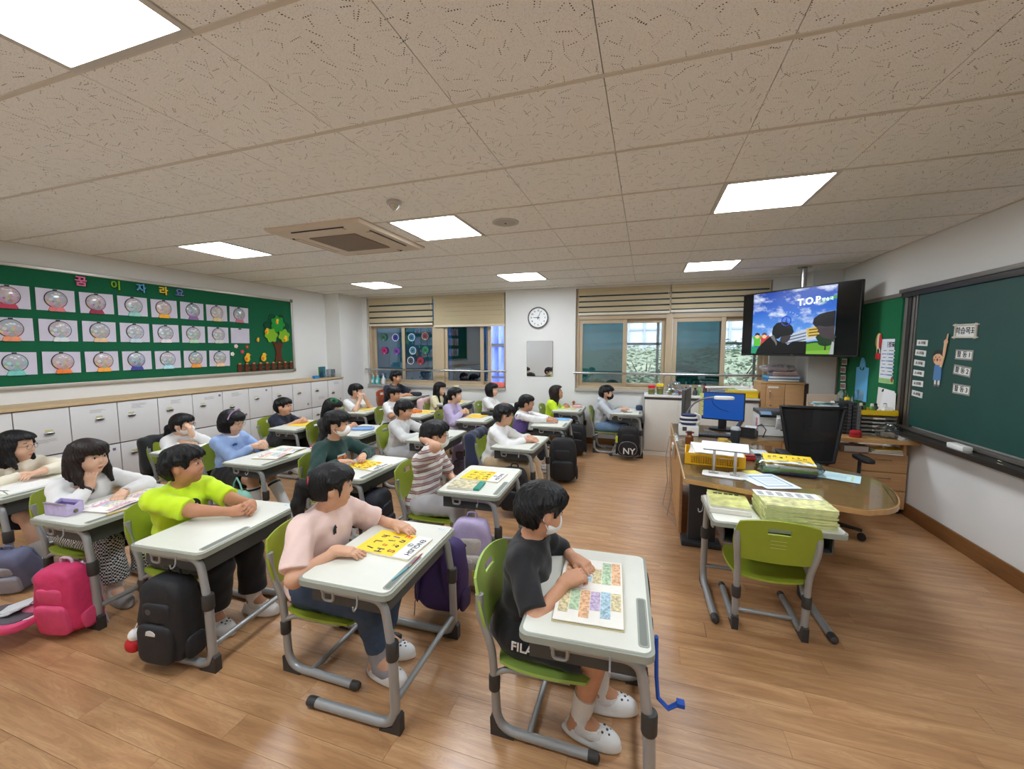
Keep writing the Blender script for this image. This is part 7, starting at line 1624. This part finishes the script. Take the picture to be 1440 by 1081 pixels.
# ---- on the teacher's desk
def build_desk_stuff():
    blue = emis('monitor_blue',(16,84,176),.6)
    t = thing('computer_monitor','monitor showing a plain blue screen with yellow sticky notes','monitor',put(.80,4.80),-.25)
    MB().bb(-.205,.205,0,.03,.10,.40,.006).build('casing', BLACK, t); MB().bb(-.194,.194,-.002,.001,.113,.388).build('screen', blue, t, smooth=False); MB().bb(-.04,.04,.01,.03,.0,.14,.006).build('stand_neck', BLACK, t); MB().sq((0,.02,.008),(.13,.09,.008),.4,.6,20,6).build('stand_base', BLACK, t)
    for i in range(5): MB().bb(-.228,-.19,-.006,-.003,.14+i*.05,.185+i*.05).build('sticky_note', mat('sticky_yellow',(226,222,130),.7), t, smooth=False)
    MB().tube([(-.12,-.01,.34),(-.09,-.02,.27),(-.02,-.025,.22),(.06,-.02,.20)],.003,6).build('cable', BLACK, t); MB().sq((-.12,-.012,.34),(.015,.006,.012),nu=10,nv=6).build('cable_clip', BLACK, t)
    t = thing('side_monitor','dark monitor turned edge-on at the left of the desk','monitor',put(.47,4.95),1.35); MB().bb(-.24,.24,0,.035,.10,.42,.006).build('casing', DARKGREY, t); MB().bb(-.228,.228,-.002,.001,.115,.405).build('screen', BLACK, t, smooth=False); MB().bb(-.04,.04,.01,.03,0,.14,.006).build('stand_neck', BLACK, t); MB().sq((0,.02,.008),(.12,.08,.008),.4,.6,20,6).build('stand_base', BLACK, t)
    t = thing('desk_lamp','white desk lamp with grey gooseneck over the keyboard','lamp',put(.42,4.62)); MB().bb(-.05,.05,-.05,.05,0,.03,.008).build('base', WHITE, t)
    neck = [(0,0,.03),(.0,.0,.12),(.02,-.01,.22),(.08,-.02,.31),(.17,-.03,.355),(.27,-.04,.37)]; MB().tube(fillet(neck,.05),.010,10).build('gooseneck', mat('gooseneck_grey',(120,124,128),.4,metal=.4), t)
    MB().sq((.35,-.05,.367),(.095,.04,.018),.4,.6,22,8).build('lamp_head', WHITE, t)
    t = thing('white_box','white boxy device with red keys at the desk edge','box',put(.43,4.42)); MB().bb(-.09,.09,-.07,.07,0,.10,.008).build('case', WHITE, t); MB().bb(-.03,.05,-.073,-.07,.03,.045,.001).build('red_stripe', mat('red_tin'), t); MB().bb(-.06,-.02,-.073,-.07,.05,.09).build('display', DARKGREY, t, smooth=False)
    t = thing('striped_pouch','navy and white striped pouch on the white box','pouch',(.43,4.42,TZ+.102)); 
    for i in range(5): MB().sq((0,0,.014+i*.021),(.085-.006*abs(i-2),.055,.0125),.5,.7,22,8).build('stripe', mat('pouch_navy',(30,40,80),.8) if i%2==0 else WHITE, t)
    MB().tube([(.08,0,.02),(.11,0,.05),(.10,0,.10),(.05,0,.12)],.016,10,flat=.6).build('white_cuff', WHITE, t)
    t = thing('keyboard','black computer keyboard below the blue screen','keyboard',put(.68,4.42),-.1); MB().bb(-.19,.19,-.06,.06,0,.016,.004).build('case', BLACK, t); kb = MB()
    for i in range(14):
        for j in range(5): kb.box((-.17+i*.026,-.045+j*.022,.019),(.021,.018,.006))
    kk = kb.build('keys', DARKGREY, t, smooth=False); kk['kind'] = 'stuff'
    t = thing('desk_phone','black desk telephone with coiled cord','telephone',put(.98,4.55),-.4); MB().prism([(-.11,0),(.11,0),(.11,.03),(-.11,.10)],-.09,.09,m=basis((0,0,0),Vector((0,1,0)),Vector((0,0,1)),Vector((1,0,0)))).build('body', BLACK, t, smooth=False); MB().tube([(-.07,-.10,.075),(-.07,.10,.115)],.02,10).build('handset', BLACK, t); MB().bb(-.03,.07,-.06,.06,.0,.004).build('display_sheet', mat('phone_sheet',(190,192,190),.5), t, T(.01,.0,.072,rx=.31), smooth=False)
    MB().tube([(.06,.08,.08),(.12,.05,.12),(.17,-.02,.08),(.16,-.10,.02)],.005,6).build('cord', BLACK, t)
    t = thing('laser_printer','white laser printer with black control panel','printer',put(1.24,4.68)); MB().bb(-.15,.15,-.10,.16,0,.21,.012).build('body', WHITE, t); MB().bb(-.145,.145,-.103,-.10,.10,.104).build('tray_seam', DARKGREY, t, smooth=False); MB().bb(-.15,.15,-.09,.16,.21,.25,.01).build('top_cover', DARKGREY, t)
    MB().bb(-.16,-.02,-.10,-.02,.235,.26,.005).build('control_panel', BLACK, t, T(0,0,.02,rx=.4)); MB().bb(-.15,-.06,-.09,-.03,.26,.263).build('touch_screen', mat('lcd_blue',(120,150,180),.2), t, T(0,0,.02,rx=.4), smooth=False); MB().bb(-.04,.07,-.10,-.09,.25,.38,.004).build('output_sheet', mat('card_white2'), t, T(0,-.03,-.09,rx=.45)); MB().bb(-.153,-.150,-.06,.0,.05,.17).build('side_sticker', mat('sticker_mix',(200,130,150),.6,var=.5,vscale=40), t, smooth=False); MB().bb(.04,.12,-.104,-.10,.06,.075).build('slot', BLACK, t, smooth=False)
    t = thing('tumbler','dark grey steel tumbler on the teacher\'s desk','tumbler',put(.78,4.02)); MB().lathe([(.001,0),(.032,0),(.04,.13),(.041,.15)],20).build('cup', mat('tumbler_grey',(62,66,70),.35,metal=.5), t); MB().lathe([(.042,.148),(.042,.16),(.03,.175),(.012,.178),(.001,.178)],20).build('lid', mat('lid_clear_grey',(170,174,178),.3), t)
    t = thing('coffee_mug','pale yellow mug with a round dark emblem','mug',put(.66,3.90),-.4); ym = mat('mug_yellow',(216,186,96),.35,var=.03)
    MB().lathe([(.001,0),(.036,0),(.04,.008),(.04,.085),(.037,.085),(.035,.012),(.001,.01)],24).build('cup', ym, t); MB().tube(fillet([(.038,0,.07),(.066,0,.066),(.066,0,.03),(.038,0,.02)],.02),.006,8).build('handle', ym, t); MB().lathe([(.018,0),(.017,.002)],20,m=T(0,-.0395,.045,rx=PI/2)).build('emblem', mat('emblem_dark',(60,60,56),.5), t)
    t = thing('brown_bottle','small brown bottle beside the yellow basket','bottle',put(.40,3.98)); MB().lathe([(.001,0),(.032,0),(.034,.01),(.034,.07),(.02,.085),(.02,.10)],18).build('bottle', mat('brown_glass',(112,62,28),.25), t); MB().lathe([(.022,.098),(.022,.12),(.001,.121)],16).build('cap', mat('brown_cap',(60,36,24),.5), t)
    t = thing('clear_tray','clear plastic desk tray holding white slips','tray',put(.80,3.72),-.12)
    for (a,b,c,d,e,f) in ((-.2,.2,-.10,.10,0,.004),(-.2,.2,-.10,-.097,.004,.07),(-.2,.2,.097,.10,.004,.07),(-.2,-.197,-.097,.097,.004,.07),(.197,.2,-.097,.097,.004,.07)): MB().bb(a,b,c,d,e,f).build('panel', ACRYLIC, t, smooth=False)
    MB().bb(.05,.16,-.08,.08,.004,.03).build('paper_slips', BOOKW, t, T(rz=.1), smooth=False)
    # yellow basket
    t = thing('yellow_basket','yellow slotted plastic basket full of papers','basket',put(.52,3.42),-.10); ym2 = mat('basket_yellow',(232,178,20),.45,var=.04)
    L,Wd,Hh = .40,.28,.085; fr = MB(); fr.bb(-L/2,L/2,-Wd/2,Wd/2,0,.005)
    fr.build('base', ym2, t, smooth=False)
    for (ax,sgn,ln,off) in (('x',-1,L,Wd/2),('x',1,L,Wd/2),('y',-1,Wd,L/2),('y',1,Wd,L/2)):
        mb = MB()
        def pc(u0,u1,z0,z1):
            if ax=='x': mb.bb(u0,u1,sgn*off-.003,sgn*off+.003,z0,z1)
            else: mb.bb(sgn*off-.003,sgn*off+.003,u0,u1,z0,z1)
        pc(-ln/2,ln/2,0,.012); pc(-ln/2,ln/2,Hh-.018,Hh); pc(-ln/2,-ln/2+.04,.012,Hh-.018); pc(ln/2-.04,ln/2,.012,Hh-.018)
        n = int((ln-.08)/.016)
        for i in range(n+1): u = -ln/2+.04+i*(ln-.08)/n; pc(u-.003,u+.003,.012,Hh-.018)
        for z in (.025,.040,.054): pc(-ln/2+.04,ln/2-.04,z,z+.004)
        mb.build('slotted_side', ym2, t, smooth=False)
    for i in range(6): pz_ = MB().bb(-.17,.17,-.12,.12,0,.003).build('paper', BOOKW if i%2 else PAGE, t, T(.006*i-.01,.0,Hh-.03+.008*i,rz=.05*i-.1,ry=.02*(i-2),rx=.02*i), smooth=False)
    t = thing('red_stapler','red and black stapler behind the yellow basket','stapler',put(.84,3.55),.1); MB().bb(-.08,.08,-.018,.018,0,.02,.005).build('base', mat('red_tin'), t); MB().bb(-.08,.07,-.014,.014,.024,.042,.006).build('arm', mat('red_tin'), t); MB().bb(-.01,.03,-.016,.016,.03,.055,.005).build('cap', BLACK, t)
    t = thing('reading_stand','white folding reading stand with two steel legs','stand',put(.53,3.06),-.18); MB().prism(rrect(-.13,.13,-.065,.065,.02),0,.006).build('base_plate', WHITE, t)
    for x in (-.06,.07): l = MB().bb(x-.009,x+.009,-.004,.004,.006,.17,.002).build('steel_leg', CHROME, t, T(0,.0,0,rx=-.12)); MB().tube([(x-.03,0,.012),(x+.03,0,.012)],.007,8).build('hinge', CHROME, t)
    MB().bb(-.13,.13,-.012,.012,.165,.173,.002).build('top_bar', DARKGREY, t, T(0,.02,0)); MB().bb(-.15,.15,-.01,.20,.173,.177).build('sheet', BOOKW, t, T(0,.02,0,rx=.05), smooth=False)
    def paper(lab,x,y,rz,w,h,col,border=None,z=0):
        p = put(x,y); o = thing('printed_sheet', lab, 'paper', (p[0],p[1],p[2]+z), rz); MB().bb(-w/2,w/2,-h/2,h/2,0,.0012).build('sheet', mat('sheet_%d_%d'%(col[0],col[2]),col,.6,var=.02), o, smooth=False)
        if border:
            bm = mat('border_%d'%border[0],border,.6,var=.25,vscale=60)
            for (a,b,c,d) in ((-w*.38,w*.38,h*.30,h*.36),(-w*.38,w*.38,-h*.36,-h*.32),(-w*.38,-w*.34,-h*.32,h*.30),(w*.34,w*.38,-h*.32,h*.30)): MB().bb(a,b,c,d,.0012,.0018).build('border_bar', bm, o, smooth=False)
            for q in range(5): MB().bb(-w*.26,w*.26,h*.18-q*h*.09,h*.20-q*h*.09,.0012,.0017).build('text_line', mat('text_pale',(160,176,186),.6), o, smooth=False)
        return o
    paper('certificate with blue ornamental border on the desk edge',.80,3.02,.32,.22,.30,(226,234,240),(120,160,190)); paper('plain white sheet under the certificate',.74,3.06,.42,.21,.29,(232,232,228),None,-.0006); paper('yellow sticky sheet above the certificate',.73,3.20,.3,.10,.07,(236,222,90),None,.0015)
    paper('pale blue printed sheet under the glass near the rounded end',1.24,3.28,-.42,.30,.20,(190,222,228),(190,206,170))
    # wrapped book bundle
    t = thing('wrapped_books','bundle of books wrapped in clear plastic with a yellow book on top','books',put(.98,3.30),-.14)
    for i,(c,h) in enumerate((((60,64,100),.022),((110,170,70),.022),((226,226,220),.016))): MB().bb(-.15,.15,-.11,.11,.002+sum((.022,.022,.016)[:i]),.001+sum((.022,.022,.016)[:i+1]),.002).build('book', mat('bundle_%d'%c[0],c,.5,var=.2,vscale=20), t, T(rz=.02*i))
    yb = MB().bb(-.15,.15,-.108,.108,.064,.074,.001).build('yellow_book', YEL, t, T(0,.01,.012,rx=.06)); MB().bb(-.15,.15,-.108,-.06,.0742,.0748).build('white_strip', BOOKW, yb, smooth=False)
    for i,ch in enumerate('English'): lettering(ch,.045,INK,yb,T(-.11+.036*i,.03+.02*(i%2),.0748,rz=.1*(i%3-1)),.0006,.001,'cover_letter')
    MB().bb(-.16,-.06,-.113,-.110,.01,.055).build('green_label', mat('bundle_green',(90,150,60),.5), t, smooth=False)
    MB().sq((0,0,.042),(.20,.135,.042),.55,.6,30,16,fn=lambda v:(v[0]+.010*math.sin(v[2]*110+v[1]*50),v[1]+.006*math.sin(v[0]*80),v[2]+.006*math.sin(v[0]*90+v[1]*70))).build('plastic_wrap', FILM, t)
    # cables down the left side
    for i,(x,y,lab) in enumerate(((.25,4.05,'thin grey cable hanging down from the desk edge, nearer one'),(.22,4.30,'thin grey cable hanging down from the desk edge, farther one'))):
        t = thing('hanging_cable', lab, 'cable', (x,y,0)); MB().tube([(.10,0,TZ+.02),(.03,-.02,TZ+.0),(.0,-.03,.5),(.02,-.06,.25),(-.02,-.10,.02),(.06,-.3,.008)],.004,6).build('cable', mat('cable_grey',(150,146,140),.6), t)
    t = thing('power_strip_box','cream wall-style outlet box on the desk side','outlet',(.283,4.15,TZ-.16)); MB().bb(-.018,.0,-.05,.05,0,.12,.004).build('box', mat('outlet_cream',(206,202,190),.5), t); MB().sq((-.02,0,.06),(.006,.02,.02),nu=12,nv=6).build('socket', DARKGREY, t)
build_desk_stuff()

# ---- cabinets under the right window
def build_cabinets():
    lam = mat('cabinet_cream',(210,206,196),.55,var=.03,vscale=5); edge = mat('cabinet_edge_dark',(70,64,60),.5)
    for i,(x0,x1,lab) in enumerate(((.0,.745,'low cream cabinet with sliding doors next to the grey-hooded boy'),(.75,1.485,'low cream cabinet with sliding doors behind the printer'))):
        t = thing('low_cabinet', lab, 'cabinet', (x0,6.24,0), 0, 'low cabinets under the window'); w = x1-x0
        MB().bb(0,w,.02,.44,0,.86).build('carcass', mat('cabinet_cream2',(196,192,184),.6), t, smooth=False); MB().bb(-.004,w+.004,-.004,.445,.86,.882,.003).build('cabinet_top', mat('cabinet_top',(222,220,214),.45,var=.02), t); MB().bb(0.0,w,.004,.02,.825,.86).build('dark_rail', edge, t, smooth=False)  # carcass, top board and a dark rail just below the top
        for (a,b,y) in ((.012,w*.62,.0),(w*.60,w-.012,.010)): d = MB().bb(a,b,y,y+.012,.07,.822,.002).build('door', lam, t); MB().bb(b-.03,b-.02,y-.002,y+.0,.40,.48).build('pull', mat('pull_grey',(150,146,140),.5), d, smooth=False)
        MB().bb(0,w,.002,.02,0,.06).build('plinth', lam, t, smooth=False)
    t = thing('wooden_cupboard','waist-high beech cupboard at the right end of the window','cabinet',(1.50,6.26,0)); MB().bb(0,.50,.02,.42,0,1.09).build('carcass', WOODF, t, smooth=False); MB().bb(-.006,.506,-.004,.425,1.09,1.115,.003).build('cabinet_top', WOODT, t)
    for (a,b) in ((.06,.275),(.28,.497)): d = MB().bb(a,b,.0,.02,.06,1.085,.002).build('door', WOODF, t)
    MB().bb(.002,.056,.0,.02,.0,1.085,.002).build('side_stile', WOODF, t); MB().tube(fillet([(.10,0,.90),(.10,-.025,.90),(.10,-.025,1.0),(.10,0,1.0)],.012,3),.005,8).build('handle', CHROME, t); MB().lathe([(.011,0),(.01,.004)],14,m=T(.12,-.001,.80,rx=PI/2)).build('lock', CHROME, t); MB().bb(.08,.20,-.0015,0,1.035,1.055).build('label_strip', WHITE, t, smooth=False)
    MB().bb(.51,.55,.02,.42,0,1.10).build('dark_side', mat('dark_brown_side',(50,36,30),.6), t, smooth=False)
    z = 1.117
    for i,(c,lab) in enumerate((((46,120,176),'blue folder box, lower one on the wooden cupboard'),((80,160,206),'light blue folder box, upper one on the wooden cupboard'))):
        t = thing('folder_box', lab, 'folder', (1.77,6.45,z+i*.04), .05*i, 'folder boxes on the cupboard'); MB().bb(-.19,.19,-.13,.13,0,.036,.003).build('case', mat('folder_blue_%d'%c[0],c,.5,var=.04), t); MB().bb(-.18,.18,-.131,-.128,.006,.030).build('paper_edge', PAGE, t, smooth=False)
    t = thing('pinkish_papers','pinkish paper bundle on the blue folder boxes','paper',(1.79,6.45,z+.082),.08); MB().bb(-.15,.15,-.11,.11,0,.035,.006).build('bundle', mat('pink_bundle',(196,150,140),.7,var=.15,vscale=20), t); MB().bb(-.14,.14,-.10,.10,.035,.045,.002).build('top_sheet', PAGE, t)
    t = thing('silver_bag','crumpled silvery plastic bag on top of the cupboard pile','bag',(1.72,6.43,z+.128)); MB().sq((0,0,.045),(.20,.12,.048),.8,.8,28,16,fn=lambda v:(v[0]+.02*math.sin(v[1]*50+v[2]*60),v[1]+.015*math.sin(v[0]*60),v[2]+.012*math.sin(v[0]*70+v[1]*50))).build('film', mat('silver_film',(176,166,170),.25,metal=.3,var=.15,vscale=14), t); MB().sq((.08,.01,.03),(.10,.08,.03),nu=16,nv=8).build('contents', mat('bag_rosy',(150,90,80),.6), t)
    zc = .884
    def jar(x,y,col,nm,lab,h=.10):
        t = thing('candy_jar', lab, 'jar', (x,y,zc)); MB().lathe([(.001,0),(.045,0),(.05,.01),(.05,h*.8),(.042,h)],20).build('glass', ACRYLIC, t); MB().lathe([(.001,.004),(.043,.006),(.043,h*.7),(.001,h*.72)],16).build('sweets', mat('sweets_'+nm,(150,150,60),.5,var=.7,vscale=70,detail=4), t); MB().lathe([(.052,h*.95),(.052,h+.03),(.046,h+.035),(.001,h+.036)],20).build('lid', mat('lid_'+nm,col,.4), t)
    jar(.10,6.40,(206,30,40),'red','glass jar of sweets with a red lid'); jar(.22,6.46,(240,206,40),'yellow','glass jar of sweets with a yellow lid',.12)
    t = thing('sweet_bag','clear bag of colourful wrapped sweets on the low cabinet','bag',(.42,6.42,zc)); MB().sq((0,0,.10),(.14,.08,.10),.8,.9,28,18,fn=lambda v:(v[0]*(1.1-.55*v[2]/.2)+.014*math.sin(v[2]*80),v[1]+.012*math.sin(v[0]*80),v[2]+.01*math.sin(v[0]*90))).build('film', FILM, t)
    for i,c in enumerate(((190,40,50),(50,90,170),(60,140,70),(220,190,60),(180,60,90),(230,230,226))): MB().sq((rr.uniform(-.08,.08),rr.uniform(-.04,.04),.025+.02*(i%3)),(.032,.026,.022),nu=12,nv=8).build('sweet', mat('sweet_%d'%c[0],c,.4), t)
    for i,(x,c,nm,h,lab) in enumerate(((.58,(150,156,150),'a',.10,'grey-green glass bottle on the low cabinet'),(.64,(190,194,190),'b',.12,'pale glass bottle on the low cabinet'),(.70,(60,62,60),'c',.09,'dark small jar on the low cabinet'),(.76,(120,160,110),'d',.13,'green bottle on the low cabinet'),(.83,(80,80,84),'e',.16,'black cup of pens on the low cabinet'))):
        t = thing('small_bottle', lab, 'bottle', (x,6.44+.03*(i%2),zc), 0, 'bottles on the low cabinet'); MB().lathe([(.001,0),(.026,0),(.028,.01),(.028,h*.7),(.014,h*.9),(.014,h)],14).build('bottle', mat('smallb_'+nm,c,.3,var=.05), t); MB().lathe([(.016,h*.98),(.016,h+.02),(.001,h+.021)],12).build('cap', WHITE if i%2 else BLACK, t)
    t = thing('yellow_crate','yellow plastic crate of papers on the low cabinet','crate',(1.28,6.42,zc)); ym = mat('yellow_plastic')
    tr = MB(); tr.bb(-.20,.20,-.13,.13,0,.006); tr.bb(-.20,.20,-.13,-.122,0,.095,.002); tr.bb(-.20,.20,.122,.13,0,.095,.002); tr.bb(-.20,-.192,-.13,.13,0,.095,.002); tr.bb(.192,.20,-.13,.13,0,.095,.002); tr.bb(-.205,.205,-.137,-.13,.078,.095); tr.build('crate', ym, t, smooth=False)
    MB().bb(-.17,.18,-.11,.11,.006,.10).build('papers', mat('crate_papers',(190,196,110),.7,var=.2), t, smooth=False); MB().bb(-.05,.19,-.10,.10,.10,.112).build('folder', PAGE, t, T(rz=.05), smooth=False)
    t = thing('white_roll','long rolled white paper with a red end on the crate','paper',(1.08,6.40,zc+.125)); MB().tube([(-.26,0,.0),(.30,.02,.012)],.020,12,flat=.7).build('roll', mat('card_white2'), t); MB().tube([(-.275,0,-.001),(-.255,0,0)],.022,12).build('red_end', mat('red_tin'), t); MB().bb(-.2,.3,-.05,.08,-.125,-.03,.01).build('support_box', mat('box_grey_blue',(120,126,140),.6), t)
    for i in range(2): pump_like = thing('sanitiser_pump','white pump bottle on the right sill, %s' % ('left one' if i==0 else 'right one'),'bottle',(1.36+.13*i,YB+.01,.907)); MB().lathe([(.001,0),(.035,0),(.036,.08),(.02,.10),(.012,.12)],16).build('bottle', WHITE, pump_like); MB().tube([(0,0,.12),(0,0,.16),(.0,-.03,.16)],.006,8).build('nozzle', WHITE, pump_like)
build_cabinets()
